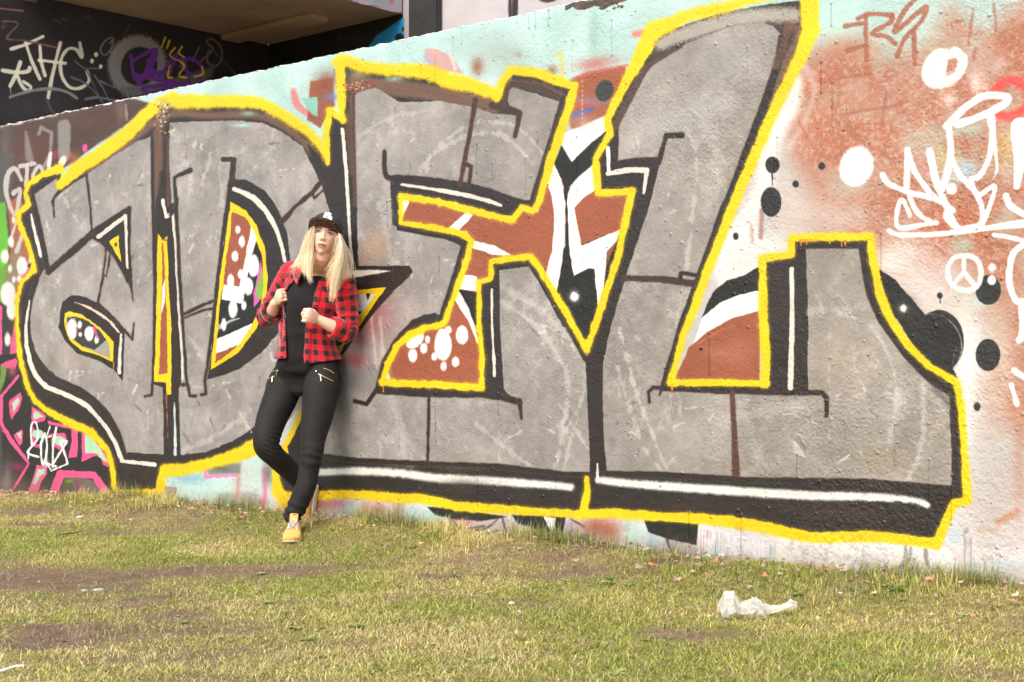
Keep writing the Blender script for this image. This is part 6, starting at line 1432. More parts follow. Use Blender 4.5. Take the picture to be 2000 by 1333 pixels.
# image-left curtain, from the inner edge by the cheek outward
hair_lock('hair', [gl((614, 440, .262), (611, 462, .268), (608, 488, .268), (609, 512, .275), (606, 548, .285)),
                   gl((608, 441, .25), (603, 465, .262), (599, 492, .265), (600, 518, .27), (607, 556, .28)),
                   gl((604, 444, .21), (600, 470, .22), (594, 495, .235), (590, 517, .245), (592, 534, .25)),
                   gl((602, 448, .17), (596, 472, .18), (589, 495, .20), (582, 514, .22), (578, 527, .23)),
                   gl((602, 450, .13), (597, 475, .14), (590, 497, .16), (579, 514, .18), (565, 524, .20))], 640, .0021, .04, .0034, .004)
hair_lock('hair', [gl((661, 455, .255), (661, 478, .255), (655, 500, .26), (644, 518, .27), (635, 538, .275)),
                   gl((664, 457, .25), (665, 482, .255), (661, 508, .265), (650, 542, .28), (646, 588, .285)),
                   gl((666, 458, .235), (669, 485, .24), (667, 512, .25), (657, 548, .27), (650, 594, .28)),
                   gl((667, 459, .19), (671, 485, .19), (673, 510, .20), (672, 535, .21), (668, 550, .22)),
                   gl((668, 460, .12), (673, 485, .12), (677, 510, .12), (681, 530, .125), (690, 541, .13))], 680, .0021, .08, .0034, .004)
# behind the neck and under the cap sides
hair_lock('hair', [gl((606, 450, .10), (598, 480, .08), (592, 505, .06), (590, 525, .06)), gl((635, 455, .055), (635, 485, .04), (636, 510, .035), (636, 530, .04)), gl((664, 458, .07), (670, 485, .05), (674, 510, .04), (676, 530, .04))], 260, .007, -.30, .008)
# loose flyaways
hair_lock('hair', [gl((600, 455, .2), (586, 490, .22), (572, 515, .24), (548, 532, .26)), gl((617, 445, .262), (611, 500, .275), (603, 530, .285), (596, 549, .29))], 26, .0012, .1, .004, .006)
hair_lock('hair', [gl((656, 460, .265), (648, 500, .27), (634, 530, .28), (622, 541, .285)), gl((668, 462, .16), (684, 495, .15), (693, 525, .14), (699, 552, .13))], 36, .0012, .1, .005, .006)

# ---- shoes
M_SUEDE = noise_mat('yellow_suede', (.72, .38, .10), (.82, .47, .15), 30, .85, .4, 260)
M_SOLE = noise_mat('tan_rubber_sole', (.55, .38, .22), (.66, .50, .33), 30, .7, .3, 90); M_MID = noise_mat('off_white_midsole', (.62, .55, .44), (.72, .66, .55), 30, .6, .2, 90)
M_LACE = noise_mat('white_lace', (.66, .64, .60), (.78, .76, .72), 80, .8, .4, 400); M_DARK, n, l, b = new_mat('dark_lining', (.06, .035, .025), .8, .2)
def shoe(o, L, U, S_, sc=1.0):
    """o heel bottom; L toe direction, U up, S_ to the wearer's side"""
    root = empty('shoe', o); root.parent = person; root.matrix_parent_inverse = Matrix.Translation(-person.location)
    P = lambda l_, s_, u_: o + (L * l_ + S_ * s_ + U * u_) * sc
    prof = [  # along, half width, height, height of ridge, top narrowing
        (.000, .020, .020, .055), (.008, .028, .018, .085), (.030, .033, .018, .092), (.060, .033, .020, .088), (.090, .034, .022, .094), (.115, .036, .022, .086), (.145, .040, .022, .072), (.175, .044, .022, .058), (.205, .045, .022, .048), (.232, .040, .021, .042), (.250, .030, .020, .035), (.262, .014, .018, .026)]
    bm = bmesh.new(); rings = []
    for l_, w_, zb, zt in prof:
        r_ = []
        for k in range(20):
            a = 2 * math.pi * k / 20; c_, s2 = math.cos(a), math.sin(a); h = (zt - zb) / 2; top = 1 - .34 * max(0, s2) * (1 if l_ < .15 else .55)
            r_.append(P(l_, math.copysign(abs(c_) ** .75, c_) * w_ * top, (zb + zt) / 2 + math.copysign(abs(s2) ** .8, s2) * h))
        rings.append(r_)
    loft_into(bm, rings); up = finish(bm, 'shoe_upper', M_SUEDE, root, .0035, 3)
    def slab(name, z0, z1, g, mat):
        bm = bmesh.new(); rr_ = []
        for z, gg in ((z0, g - .002), (z0 + .003, g), (z1 - .003, g), (z1, g - .002)):
            c_ = []
            for l_, w_, _, _ in prof: c_.append(P(l_ * 1.0 + (-.004 if l_ < .01 else (.004 if l_ > .255 else 0)), w_ + gg, z + .010 * max(0, (l_ - .19) / .07) ** 2))
            for l_, w_, _, _ in prof[::-1]: c_.append(P(l_ * 1.0 + (-.004 if l_ < .01 else (.004 if l_ > .255 else 0)), -w_ - gg, z + .010 * max(0, (l_ - .19) / .07) ** 2))
            rr_.append(c_)
        loft_into(bm, rr_); return finish(bm, name, mat, root, None, 0)
    slab('outsole', 0, .010, .004, M_SOLE); slab('midsole', .0102, .027, .0035, M_MID if sc < .99 else M_SUEDE)
    bm = bmesh.new(); bv = [P(.122, 0, .080), P(.096, 0, .097), P(.074, 0, .118), P(.064, 0, .128)]
    limb_into(bm, bv, [.018, .021, .021, .018], 4, 14, .25, U.cross(S_)); tg = finish(bm, 'tongue', M_SUEDE, root, None, 0)
    bm = bmesh.new(); rg2 = []
    for k in range(15):
        a = math.pi * 2 * k / 14
        rg2.append(P(.045 + math.cos(a) * .040, math.sin(a) * .030, .093 + .006 * math.cos(a)))
    limb_into(bm, rg2, [.006] * 15, 2, 8); finish(bm, 'shoe_collar', M_DARK if sc > .99 else M_SUEDE, root, None, 0)
    for k in range(6):
        t = k / 5; l_ = .098 + t * .068; zt = np.interp(l_, [.09, .115, .145, .175], [.103, .094, .080, .066])
        bm = bmesh.new(); sg = -1 if k % 2 else 1
        limb_into(bm, [P(l_ + .004, -.022 - .004 * t, zt - .012), P(l_ + sg * .003, -.010, zt), P(l_ - sg * .003, .010, zt), P(l_ + .004, .022 + .004 * t, zt - .012)], [.0034] * 4, 5, 8, .6, U); finish(bm, 'lace', M_LACE, root, None, 0)
    for sg in (-1, 1):
        bm = bmesh.new(); limb_into(bm, [P(.170, sg * .006, .069), P(.130, sg * .016, .084), P(.095, sg * .023, .096)], [.0022] * 3, 6, 8); finish(bm, 'stitching', M_DARK, root, None, 0)
    # tongue badge: little swoosh-like tick in dark thread
    bm = bmesh.new(); limb_into(bm, [P(.0755, -.013, .1205), P(.079, -.004, .1165), P(.074, .014, .1235)], [.0012, .0042, .0008], 6, 8); finish(bm, 'tongue_badge', M_DARK, root, None, 0)
    bm = bmesh.new(); limb_into(bm, [P(.195, -.040, .038), P(.212, -.022, .050), P(.216, 0, .053), P(.212, .022, .050), P(.195, .040, .038)], [.0018] * 5, 6, 8); finish(bm, 'toe_seam', M_DARK, root, None, 0) if sc < .99 else bm.free()
    return root
fx, fy = ground_pt(568, 1065)
toe = Vector((fx, fy, g1(fx, fy) + .004)); Ld = Vector((.10, -.995, 0)).normalized() if False else Vector((.06, -.99, -.03)).normalized()
Sd = Ld.cross(UP).normalized(); Ud = Sd.cross(Ld).normalized()
shoe(toe - Ld * .262, Ld, Ud, Sd, 1.0)
WNv, WDv = Vector((WN[0], WN[1], 0)), Vector((WD[0], WD[1], 0))
hb = OR(616, 946, .004); L2 = (-UP * .95 - WDv * .24).normalized(); U2 = WNv; S2 = L2.cross(U2).normalized()
shoe(hb, L2, U2, S2, .95)
# ================================================================ turf
def attr_mat(name, rough=.7, spec=.25, trans=.0):
    m, n, l, b = new_mat(name, (.5, .5, .5), rough, spec)
    a = n.new('ShaderNodeAttribute'); a.attribute_name = 'tint'; l.new(a.outputs['Color'], b.inputs['Base Color'])
    if trans:
        out = n['Material Output']; t = n.new('ShaderNodeBsdfTranslucent'); l.new(a.outputs['Color'], t.inputs['Color'])
        mx = n.new('ShaderNodeMixShader'); mx.inputs['Fac'].default_value = trans; l.new(b.outputs['BSDF'], mx.inputs[1]); l.new(t.outputs['BSDF'], mx.inputs[2]); l.new(mx.outputs['Shader'], out.inputs['Surface'])
    return m
M_BLADE = attr_mat('grass_blades', .55, .3, .3)
def in_view(x, y, m=.12):
    return (y > 3.55) & (np.abs(x / y) < .351 + m)
def build_blades(name, x, y, L, W, lean, col, rs, z_off=0.0, mat=None):
    N = len(x); az = rs.uniform(0, 2 * np.pi, N); face = az + np.pi / 2 + rs.uniform(-.5, .5, N)
    z = gz(x, y) - .003 + z_off
    dx, dy = np.cos(az), np.sin(az); fx, fy = np.cos(face), np.sin(face)
    b = np.stack([x, y, z], -1)
    h1 = L * .55; o1 = L * .5 * np.sin(lean * .55); t1 = L * .5 * np.cos(lean * .55)
    mid = b + np.stack([dx * o1, dy * o1, t1], -1)
    tip = mid + np.stack([dx * L * .5 * np.sin(lean), dy * L * .5 * np.sin(lean), L * .5 * np.cos(lean)], -1)
    w = np.stack([fx * W / 2, fy * W / 2, np.zeros(N)], -1)
    V = np.stack([b - w, b + w, mid - w * .85, mid + w * .85, tip], 1).reshape(-1, 3)
    base = np.arange(N)[:, None] * 5
    quads = base + np.array([[0, 1, 3, 2]]); tris = base + np.array([[2, 3, 4]])
    me = bpy.data.meshes.new(name); me.vertices.add(len(V)); me.vertices.foreach_set('co', V.astype(np.float32).ravel())
    li = np.concatenate([quads, tris], 1).ravel().astype(np.int32); me.loops.add(len(li)); me.loops.foreach_set('vertex_index', li)
    st = (np.arange(N)[:, None] * 7 + np.array([[0, 4]])).ravel().astype(np.int32)
    me.polygons.add(2 * N); me.polygons.foreach_set('loop_start', st); me.polygons.foreach_set('loop_total', np.tile(np.array([4, 3], np.int32), N)); me.update()
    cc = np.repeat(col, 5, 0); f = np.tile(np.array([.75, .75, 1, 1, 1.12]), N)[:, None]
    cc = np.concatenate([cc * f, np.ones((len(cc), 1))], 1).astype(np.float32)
    a = me.attributes.new('tint', 'FLOAT_COLOR', 'POINT'); a.data.foreach_set('color', cc.ravel())
    me.materials.append(mat or M_BLADE); o = bpy.data.objects.new(name, me); link(o); return o
rs = np.random.RandomState(8)
PAL = np.array([(.24, .30, .055), (.37, .40, .10), (.50, .46, .16), (.62, .49, .23), (.70, .55, .34), (.16, .20, .045)])
def scatter(n, wfun, x0=-4.6, x1=4.0, y0=3.5, y1=10.6):
    x = rs.uniform(x0, x1, n); y = rs.uniform(y0, y1, n)
    p = (x - W0[0]) * WN[0] + (y - W0[1]) * WN[1]
    ok = in_view(x, y) & (p > .004) & (rs.rand(n) < wfun(x, y, p)); return x[ok], y[ok], p[ok]
def tint(x, y, dry_bias=0.0):
    d = samp(DRY, x, y); k = rs.rand(len(x)) + (d - .45) * .9 + dry_bias
    q = np.clip(k * 4, 0, 3.999); i = q.astype(int)[:, None]; f = (q - q.astype(int))[:, None]
    c = np.take_along_axis(PAL[None, :, :].repeat(len(x), 0), i[:, :, None].repeat(3, 2), 1)[:, 0] * (1 - f) + np.take_along_axis(PAL[None, :, :].repeat(len(x), 0), (i + 1)[:, :, None].repeat(3, 2), 1)[:, 0] * f
    dk = rs.rand(len(x)) < .12; c[dk] = PAL[5]
    return np.clip(c * np.array((1.18, 1.23, .98)) * rs.uniform(.65, 1.3, (len(x), 1)), 0, .88)
x, y, p = scatter(1150000, lambda x, y, p: np.clip(samp(COVER, x, y) ** 1.2 * 1.0 + .05, 0, 1))
N = len(x); L = rs.uniform(.009, .025, N) * (.6 + .7 * samp(COVER, x, y)); big = rs.rand(N) < .06; L[big] *= 1.9; ln = rs.uniform(.95, 1.58, N)
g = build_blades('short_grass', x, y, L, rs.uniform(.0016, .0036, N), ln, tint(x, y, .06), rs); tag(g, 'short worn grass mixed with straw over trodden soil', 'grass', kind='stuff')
print('blades', N)
# longer grass along the foot of the wall and in tufts
TUFT = np.clip((fbm(gh, gw, 14, 91, 3) - .47) * 6, 0, 1)
x, y, p = scatter(1500000, lambda x, y, p: np.clip(1 - (p - .02) / .42, 0, 1) ** 1.3 * (.25 + .9 * samp(TUFT, x, y)) * np.interp((x - W0[0]) * WD[0] + (y - W0[1]) * WD[1], [-7.2, -6.4, -5.8, 0], [.0, .12, .8, .9]))
N = len(x); sl_ = (x - W0[0]) * WD[0] + (y - W0[1]) * WD[1]; L = rs.uniform(.02, .085, N) * (.28 + .95 * samp(TUFT, x, y)) * np.interp(p, [0, .4], [1.1, .6]) * np.interp(sl_, [-2.6, -1.6, -.6, -.3, .2], [1, .6, .5, .8, 1])
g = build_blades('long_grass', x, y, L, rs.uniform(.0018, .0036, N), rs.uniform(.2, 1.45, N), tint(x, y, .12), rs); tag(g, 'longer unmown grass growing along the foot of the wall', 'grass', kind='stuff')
print('long', N)
TF = []
for u, v, n_, r_, L_ in [(205, 1238, 26, .04, .07), (240, 1228, 26, .05, .06), (360, 1222, 30, .06, .06), (430, 1215, 40, .08, .05), (400, 1228, 34, .07, .06), (620, 1060, 120, .05, .07), (1180, 1072, 160, .10, .09), (1250, 1085, 160, .10, .10), (900, 1035, 140, .08, .10), (630, 1005, 120, .06, .10), (470, 1000, 120, .1, .09), (1760, 1150, 220, .12, .07), (1960, 1150, 260, .14, .12), (1890, 1135, 100, .08, .08), (1430, 1130, 120, .1, .07), (540, 1155, 60, .05, .04), (500, 1095, 60, .05, .04), (1180, 1130, 70, .05, .04), (250, 1160, 70, .07, .04), (830, 1235, 60, .06, .05), (660, 1185, 60, .06, .05), (1215, 1080, 260, .09, .13), (1160, 1070, 200, .07, .12), (1275, 1095, 160, .07, .10), (640, 1012, 240, .07, .13), (600, 1018, 120, .05, .10), (905, 1040, 240, .06, .12), (930, 1046, 120, .05, .10), (1985, 1150, 300, .08, .11), (1940, 1146, 200, .08, .10), (435, 985, 140, .07, .12), (1660, 1145, 90, .08, .07), (1560, 1130, 90, .08, .06), (1345, 1108, 90, .06, .08), (750, 1030, 120, .09, .08), (1040, 1068, 120, .08, .08)]:
    gx, gy = ground_pt(u, v); n_ = int(n_ * (1.2 if L_ >= .10 else 1)); TF.append((gx + rs.normal(0, r_ * 1.5, n_), gy + rs.normal(0, r_ * 1.2, n_), np.full(n_, L_ * .8) * (.35 + 1.0 * rs.rand(n_))))
x = np.concatenate([t[0] for t in TF]); y = np.concatenate([t[1] for t in TF]); L = np.concatenate([t[2] for t in TF]) * rs.uniform(.5, 1.2, len(x))
p = (x - W0[0]) * WN[0] + (y - W0[1]) * WN[1]; sh = np.where(p < .01, .01 - p + rs.uniform(0, .06, len(p)), 0); x = x + sh * WN[0]; y = y + sh * WN[1]
c = np.array([(.30, .37, .11)]) * rs.uniform(.5, 1.35, (len(x), 1)); st = rs.rand(len(x)) < .38; c[st] = np.array([.44, .38, .2])
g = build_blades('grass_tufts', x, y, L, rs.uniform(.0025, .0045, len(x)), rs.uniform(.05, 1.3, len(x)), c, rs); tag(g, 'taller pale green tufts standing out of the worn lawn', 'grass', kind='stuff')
# straw and dead stems lying flat
x, y, p = scatter(190000, lambda x, y, p: .3 + .5 * np.clip(1 - p / .9, 0, 1))
N = len(x); c = np.array([(.48, .38, .24)]) * rs.uniform(.55, 1.3, (N, 1)); rd = rs.rand(N) < .12; c[rd] = np.array([.34, .16, .08])
g = build_blades('dead_straw', x, y, rs.uniform(.02, .065, N), rs.uniform(.0012, .0026, N), rs.uniform(1.35, 1.6, N), c, rs, .004); tag(g, 'dead straw and stems lying flat on the ground', 'straw', kind='stuff')

# ---- leaf litter: lobed, curled dead leaves
def leaf_verts(r, size, lobes, curl):
    """lobed leaf outline with a midrib fold; returns verts, faces"""
    n = 18; vs = [(0, 0, 0)]; fs = []
    for k in range(n):
        a = 2 * math.pi * k / n; rad = (.62 + .38 * math.cos(a * lobes) * .55 + r.uniform(-.08, .08))
        x = math.cos(a) * rad; y = math.sin(a) * rad * .62
        vs.append((x, y, 0))
    for k in range(n): fs.append((0, 1 + k, 1 + (k + 1) % n))
    out = []
    for x, y, z in vs:
        z = curl * (abs(y) * 1.1 + .5 * x * x) + r.uniform(-.05, .05)
        out.append((x * size, y * size, z * size))
    return out, fs
LEAF_C = [(.50, .36, .24), (.42, .27, .16), (.60, .47, .36), (.36, .17, .09), (.46, .28, .17), (.60, .50, .40)]
def merge_leaves(name, items, mat, r):
    V = []; Fc = []; T = []
    for (x, y, sz, c) in items:
        vs, fs = leaf_verts(r, sz, r.choice([3, 4, 5]), r.uniform(.15, .9))
        M = Matrix.Rotation(r.uniform(0, 6.28), 3, 'Z') @ Matrix.Rotation(r.uniform(-.7, .7), 3, 'X') @ Matrix.Rotation(r.uniform(-.5, .5), 3, 'Y')
        b0 = len(V); z = g1(x, y) + r.uniform(.010, .030)
        for q in vs:
            w_ = M @ Vector(q); V.append((w_.x + x, w_.y + y, max(w_.z, -.004) + z)); T.append(c)
        Fc += [tuple(i + b0 for i in f) for f in fs]
    o = mesh_obj(name, V, Fc, mat)
    a = o.data.attributes.new('tint', 'FLOAT_COLOR', 'POINT'); a.data.foreach_set('color', np.array([(*t, 1) for t in T], np.float32).ravel())
    return o
M_LEAF = attr_mat('dead_leaf', .7, .3, .15)
r = random.Random(31); items = []
for k in range(2300):
    s = r.uniform(-7.6, .9); p = .015 + abs(r.gauss(0, .16)); q = W0 + WD * s + WN * p
    if r.random() > (.9 if s < -5.5 else .45): continue
    c = r.choice(LEAF_C); f = r.uniform(.7, 1.25); items.append((q[0], q[1], r.uniform(.008, .023), tuple(min(.8, v * f) for v in c)))
for k in range(260):
    u, v = r.uniform(-20, 2020), r.uniform(1010, 1340)
    gx, gy = ground_pt(u, v)
    if sp_of(gx, gy)[1] < .05: continue
    c = r.choice(LEAF_C); items.append((gx, gy, r.uniform(.004, .010), c))
o = merge_leaves('leaf_litter', items, M_LEAF, r); tag(o, 'small brown dead leaf litter strewn along the wall and over the grass', 'leaf litter', kind='stuff')
LV = [(1250, 1125, .034, (.62, .48, .38), 'pale curled dead leaf in grass below the joint of the two black bars'), (1272, 1120, .026, (.56, .22, .1), 'orange curled dead leaf beside the pale one below the turquoise paint'),
      (1118, 1112, .034, (.5, .34, .22), 'tan folded dead leaf in long grass right of the blue stripe'), (1083, 1100, .028, (.52, .36, .2), 'tan dead leaf in the grass below the blue paint stripe'),
      (1322, 1150, .028, (.52, .38, .28), 'narrow tan dead leaf standing on edge left of the plastic bag'), (1396, 1112, .026, (.46, .24, .13), 'brown dead leaf against the wall above the plastic bag'), (1362, 1108, .026, (.6, .36, .26), 'pinkish dead leaf against the wall under the black box shape'),
      (1494, 1140, .024, (.56, .24, .12), 'rust orange dead leaf behind the plastic bag'), (1490, 1122, .02, (.58, .44, .36), 'pale pink dead leaf leaning near the wall behind the bag'), (1780, 1133, .03, (.58, .38, .28), 'pinkish dead leaf at the wall foot below the grey double stripe'), (1818, 1150, .032, (.56, .34, .2), 'tan dead leaf on the green tuft left of the raised pipe'),
      (1895, 1150, .024, (.55, .32, .18), 'brown dead leaf at the foot of the raised pipe'), (1935, 1195, .026, (.5, .22, .12), 'rust red dead leaf lying alone in grass at the lower right'), (1634, 1175, .03, (.66, .56, .46), 'bleached dead leaf in grass right of the plastic bag'),
      (1010, 1256, .02, (.6, .4, .26), 'small tan dead leaf in the middle of the lawn'), (320, 995, .024, (.6, .5, .4), 'bleached dead leaf in the grass left of the person'), (486, 1032, .02, (.66, .54, .44), 'bleached dead leaf left of the yellow shoe'), (258, 990, .026, (.36, .2, .12), 'dark brown dead leaf under the lower left yellow outline'), (205, 980, .022, (.5, .34, .22), 'tan dead leaf under the pink arch at the left')]
for u, v, sz, c, lab in LV:
    gx, gy = ground_pt(u, v); rr2 = random.Random(int(u))
    vs, fs = leaf_verts(rr2, sz, rr2.choice([3, 5]), rr2.uniform(.5, 1.0))
    M = Matrix.Rotation(rr2.uniform(0, 6.28), 3, 'Z') @ Matrix.Rotation(rr2.uniform(-.6, .6), 3, 'X')
    vs = [M @ Vector(q) for q in vs]
    o = mesh_obj('dry_leaf', [q * 1.15 for q in vs], fs, M_LEAF); o.location = (gx, gy, g1(gx, gy) + .028)
    a = o.data.attributes.new('tint', 'FLOAT_COLOR', 'POINT'); a.data.foreach_set('color', np.array([(*c, 1)] * len(vs), np.float32).ravel()); tag(o, lab, 'leaf', 'dead leaves lying in the grass')

# ---- soil crumbs and low broad-leaved weeds
V = []; Fc = []; T = []
OCT = [(1, 0, 0), (0, 1, 0), (-1, 0, 0), (0, -1, 0), (0, 0, 1), (0, 0, -1)]; OF = [(0, 1, 4), (1, 2, 4), (2, 3, 4), (3, 0, 4), (1, 0, 5), (2, 1, 5), (3, 2, 5), (0, 3, 5)]
for k in range(9000):
    x_ = rs.uniform(-3.6, 2.2); y_ = rs.uniform(3.7, 9.2)
    if abs(x_ / y_) > .4 or sp_of(x_, y_)[1] < .02: continue
    cv_ = float(samp(COVER, np.array([x_]), np.array([y_]))[0])
    if rs.rand() < cv_ * .8: continue
    a_ = rs.uniform(.0015, .006) * (1.6 if rs.rand() < .04 else 1); b0 = len(V); z_ = g1(x_, y_); c_ = np.array((.22, .15, .10)) * rs.uniform(.6, 1.5) if rs.rand() < .93 else np.array((.5, .46, .4))
    for q in OCT: V.append((x_ + q[0] * a_ * rs.uniform(.7, 1.3), y_ + q[1] * a_ * rs.uniform(.7, 1.3), z_ + (q[2] * .6 + .25) * a_ * rs.uniform(.7, 1.2))); T.append(c_)
    Fc += [tuple(i + b0 for i in f) for f in OF]
M_CRUMB = attr_mat('soil_crumbs', .95, .1); o = mesh_obj('soil_crumbs', V, Fc, M_CRUMB)
a = o.data.attributes.new('tint', 'FLOAT_COLOR', 'POINT'); a.data.foreach_set('color', np.array([(*t, 1) for t in T], np.float32).ravel()); tag(o, 'dark crumbs of soil and tiny stones on the bare patches', 'soil', kind='stuff')
V = []; Fc = []; T = []; r = random.Random(99)
spots = [(560 + r.gauss(0, 30), 1015 + r.gauss(0, 6)) for k in range(10)] + [(1770 + r.gauss(0, 50), 1150 + r.gauss(0, 8)) for k in range(26)] + [(1170 + r.gauss(0, 40), 1140 + r.gauss(0, 4)) for k in range(10)] + [(r.uniform(20, 1980), r.uniform(1040, 1320)) for k in range(70)] + [(430 + r.gauss(0, 30), 1012 + r.gauss(0, 5)) for k in range(8)]
for u, v in spots:
    x_, y_ = ground_pt(u, v)
    if sp_of(x_, y_)[1] < .03: continue
    nl_ = r.randint(5, 9); sz = r.uniform(.012, .03); base_c = np.array(r.choice([(.22, .33, .09), (.28, .38, .11), (.34, .42, .16)]))
    for k in range(nl_):
        a_ = 6.28 * k / nl_ + r.uniform(-.3, .3); up = r.uniform(.15, .7); L_ = sz * r.uniform(.7, 1.3); wd = L_ * .32; d_ = Vector((math.cos(a_), math.sin(a_), up)); n_ = Vector((-math.sin(a_), math.cos(a_), 0)); b0 = len(V); o3 = Vector((x_, y_, g1(x_, y_) + .004))
        for t, w_ in ((0, .15), (.35, .9), (.7, 1), (1, .1)): V.append(o3 + d_ * L_ * t - n_ * wd * w_ - Vector((0, 0, .3 * L_ * t * t))); V.append(o3 + d_ * L_ * t + n_ * wd * w_ - Vector((0, 0, .3 * L_ * t * t)))
        T += [tuple(base_c * r.uniform(.8, 1.3))] * 8
        for j in range(3): Fc.append((b0 + 2 * j, b0 + 2 * j + 1, b0 + 2 * j + 3, b0 + 2 * j + 2))
o = mesh_obj('broadleaf_weeds', V, Fc, M_BLADE); a = o.data.attributes.new('tint', 'FLOAT_COLOR', 'POINT'); a.data.foreach_set('color', np.array([(*t, 1) for t in T], np.float32).ravel()); tag(o, 'low broad leaved weeds dotted through the worn grass', 'weeds', kind='stuff')

# ---- pebbles, paper scraps
M_STONE = noise_mat('pale_stone', (.5, .47, .43), (.68, .65, .6), 30, .8, .5, 120)
def pebble(u, v, a, b_, h, lab, mat=M_STONE, name='pebble', cat='stone'):
    gx, gy = ground_pt(u, v); bm = bmesh.new(); bmesh.ops.create_icosphere(bm, subdivisions=3, radius=1)
    for q in bm.verts:
        n_ = 1 + .35 * mnoise.noise(q.co * 1.4 + Vector((u, v, 0))) ; q.co = Vector((q.co.x * a * n_, q.co.y * b_ * n_, q.co.z * h * n_))
    me = bpy.data.meshes.new(name); bm.to_mesh(me); bm.free(); me.materials.append(mat); me.polygons.foreach_set('use_smooth', [True] * len(me.polygons))
    o = bpy.data.objects.new(name, me); link(o); o.location = (gx, gy, g1(gx, gy) + h * .5); o.rotation_euler.z = u; tag(o, lab, cat, 'pale stones and scraps on the lawn'); return o
for q in [(350, 1082, .013, .010, .009, 'white pebble on the grass, left one of the pair left of the person'), (376, 1083, .012, .009, .007, 'flat white pebble, right one of the pair left of the person'), (192, 1154, .020, .011, .006, 'flat long pale stone at the edge of the bare soil'), (165, 1156, .014, .010, .007, 'pale rounded stone left of the flat long one'),
          (999, 1180, .012, .009, .006, 'white scrap sized pebble in the middle of the lawn'), (1014, 1197, .009, .007, .006, 'small white pebble below the middle one'), (1597, 1211, .011, .009, .009, 'pale pebble in grass right of the plastic bag'), (1386, 1206, .011, .007, .006, 'pale flat pebble left under the plastic bag'), (60, 1217, .012, .006, .004, 'thin white chip at the lower left of the lawn'), (548, 1068, .008, .006, .005, 'white chip beside the toe of the yellow shoe'), (1598, 1136, .02, .01, .005, 'pale bark piece') ][:10]:
    pebble(*q)
M_TWIG = noise_mat('dark_twig', (.08, .05, .03), (.16, .1, .06), 60, .8, .5)
def sliver(name, u, v, pts, w, mat, lab, cat):
    gx, gy = ground_pt(u, v); vs = []; fs = []
    for k, (dx, dy, dz) in enumerate(pts):
        ww = w * (1 - .5 * abs(2 * k / (len(pts) - 1) - 1))
        for a in range(5): vs.append((dx, dy + math.cos(a * 1.2566) * ww, dz + math.sin(a * 1.2566) * ww * .8))
    for k in range(len(pts) - 1):
        for a in range(5): fs.append((k * 5 + a, k * 5 + (a + 1) % 5, k * 5 + 5 + (a + 1) % 5, k * 5 + 5 + a))
    fs.append(tuple(range(5))); fs.append(tuple(len(vs) - 5 + a for a in range(5))[::-1])
    o = mesh_obj(name, vs, fs, mat, None, True); o.location = (gx, gy, g1(gx, gy) + w + .006); tag(o, lab, cat); return o
sliver('twig', 136, 1049, [(-.05, -.03, 0), (-.02, -.005, .004), (.01, .01, .006), (.05, .03, .012)], .006, M_TWIG, 'short dark stick lying on the bare soil at the left', 'stick')
M_PAPER = noise_mat('white_plastic', (.75, .75, .74), (.85, .85, .84), 20, .45, .3, 60)
sliver('plastic_strip', 14, 1321, [(-.06, -.01, 0), (-.03, -.012, .002), (-.005, 0, .006), (.02, .012, .014), (.045, .010, .016)], .006, M_PAPER, 'curled white plastic strip at the bottom left corner of the lawn', 'litter')
sliver('paper_scrap', 155, 1016, [(-.018, .0, 0), (-.006, .002, .004), (.008, 0, .003), (.02, .004, .006)], .008, M_PAPER, 'folded white paper scrap below the pink arch', 'litter')
# ---- crumpled plastic bag
bx, by = ground_pt(1470, 1204)
M_BAG, n, l, b = new_mat('thin_plastic_film', (.74, .73, .67), .25, .5)
b.inputs['Transmission Weight'].default_value = .15; b.inputs['Coat Weight'].default_value = .3
tr = n.new('ShaderNodeBsdfTransparent'); mxs = n.new('ShaderNodeMixShader'); lw = n.new('ShaderNodeTexNoise'); lw.inputs['Scale'].default_value = 35; tcb = n.new('ShaderNodeTexCoord'); l.new(tcb.outputs['Object'], lw.inputs['Vector'])
mrb = n.new('ShaderNodeMapRange'); mrb.inputs['From Min'].default_value = .3; mrb.inputs['From Max'].default_value = .7; mrb.inputs['To Min'].default_value = .35; mrb.inputs['To Max'].default_value = .85; l.new(lw.outputs['Fac'], mrb.inputs['Value'])
l.new(mrb.outputs['Result'], mxs.inputs['Fac']); l.new(tr.outputs['BSDF'], mxs.inputs[1]); l.new(b.outputs['BSDF'], mxs.inputs[2]); l.new(mxs.outputs['Shader'], n['Material Output'].inputs['Surface'])
bag = empty('plastic_bag', (bx, by, g1(bx, by))); tag(bag, 'crumpled translucent white plastic bag lying on the grass near the wall', 'bag')
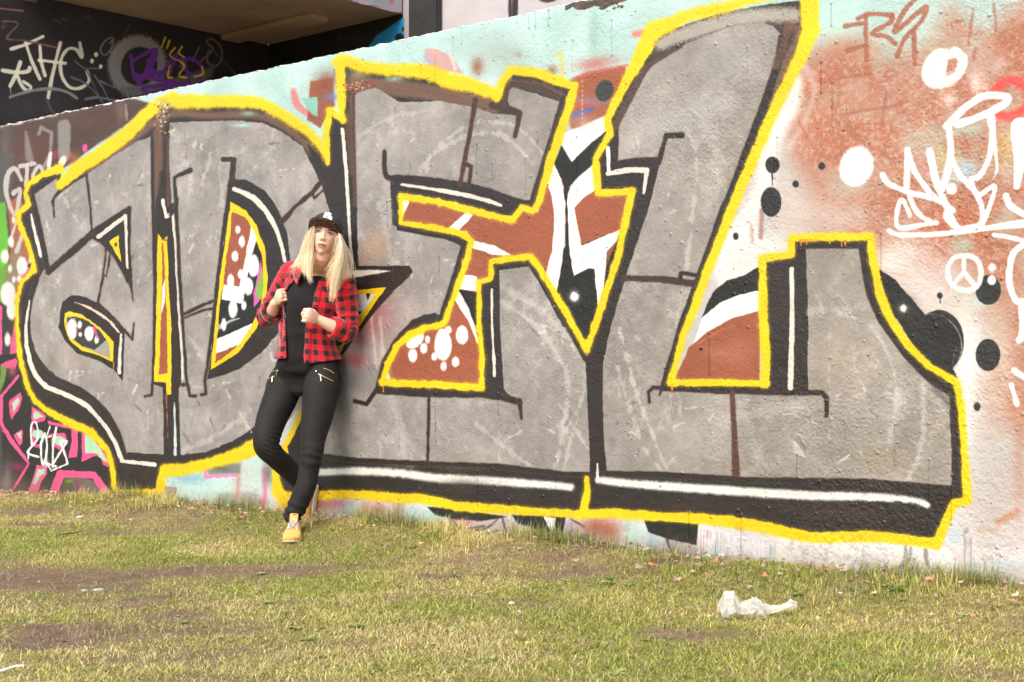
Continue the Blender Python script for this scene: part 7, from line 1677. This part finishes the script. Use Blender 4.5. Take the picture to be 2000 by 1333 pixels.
def crumple(name, x0, x1, prof, amp, seed, depth):
    nu, nv = 70, 40; vs = []; fs = []
    for j in range(nv + 1):
        for i in range(nu + 1):
            a = i / nu; t = j / nv; X = x0 + (x1 - x0) * a
            hgt = np.interp(a, *zip(*prof)); ang = t * math.pi
            q = Vector((X * 13, math.cos(ang) * 1.5, math.sin(ang) * 1.5 + seed))
            rid = 1 - abs(mnoise.noise(q)) * 2.2; rid2 = 1 - abs(mnoise.noise(q * 2.3 + Vector((3, 1, 2)))) * 2
            rad = .62 + .33 * rid + .16 * rid2
            wob = .010 * mnoise.noise(Vector((X * 30, seed, t * 3)))
            vs.append((X + wob, -math.cos(ang) * depth * rad * (.4 + hgt / .06), max(.004, math.sin(ang) * hgt * rad + .003 * rid2)))
    for j in range(nv):
        for i in range(nu):
            a0 = j * (nu + 1) + i; fs.append((a0, a0 + 1, a0 + nu + 2, a0 + nu + 1))
    return mesh_obj(name, [Vector(q) + bag.location for q in vs], fs, M_BAG, bag, False)
crumple('bag_body', -.115, .04, [(0, .036), (.12, .080), (.28, .084), (.42, .044), (.6, .054), (.85, .062), (1, .036)], 1, 2.0, .055)
crumple('bag_tail', .03, .155, [(0, .05), (.3, .026), (.55, .022), (.85, .032), (1, .018)], 1, 7.0, .022)
for o in bag.children:
    if o.name.startswith('bag_tail'):
        for q in o.data.vertices: q.co.z += .25 * max(0, q.co.x - bag.location.x - .03)

# ---- raised pipe stub painted over at the right of the wall
pr = []
for k in range(14):
    z = -.02 + k * .018; q = on_ray(1891, 1100, .0); s0 = sp_of(q.x, q.y)[0]; pr.append(z)
M_PIPE = noise_mat('painted_pipe', (.34, .31, .30), (.52, .49, .48), 12, .6, .6, 60, c3=(.3, .26, .24))
vs = []; fs = []
for k in range(18):
    z = -.02 + k * .0165
    for a in range(9):
        an = math.pi * a / 8; rr_ = .014 * (1 + .18 * mnoise.noise(Vector((k * .6, a * .4, 3))))
        vs.append(wall(s0 + .004 * mnoise.noise(Vector((k * .4, 0, 0))) - math.cos(an) * rr_ * 1.1, -.006 + math.sin(an) * rr_ * 1.15, z))
for k in range(17):
    for a in range(8): fs.append((k * 9 + a, k * 9 + a + 1, k * 9 + 10 + a, k * 9 + 9 + a))
fs.append(tuple(17 * 9 + a for a in range(9)))
mesh_obj('pipe_stub', vs, fs, M_PIPE, wall_root, True)
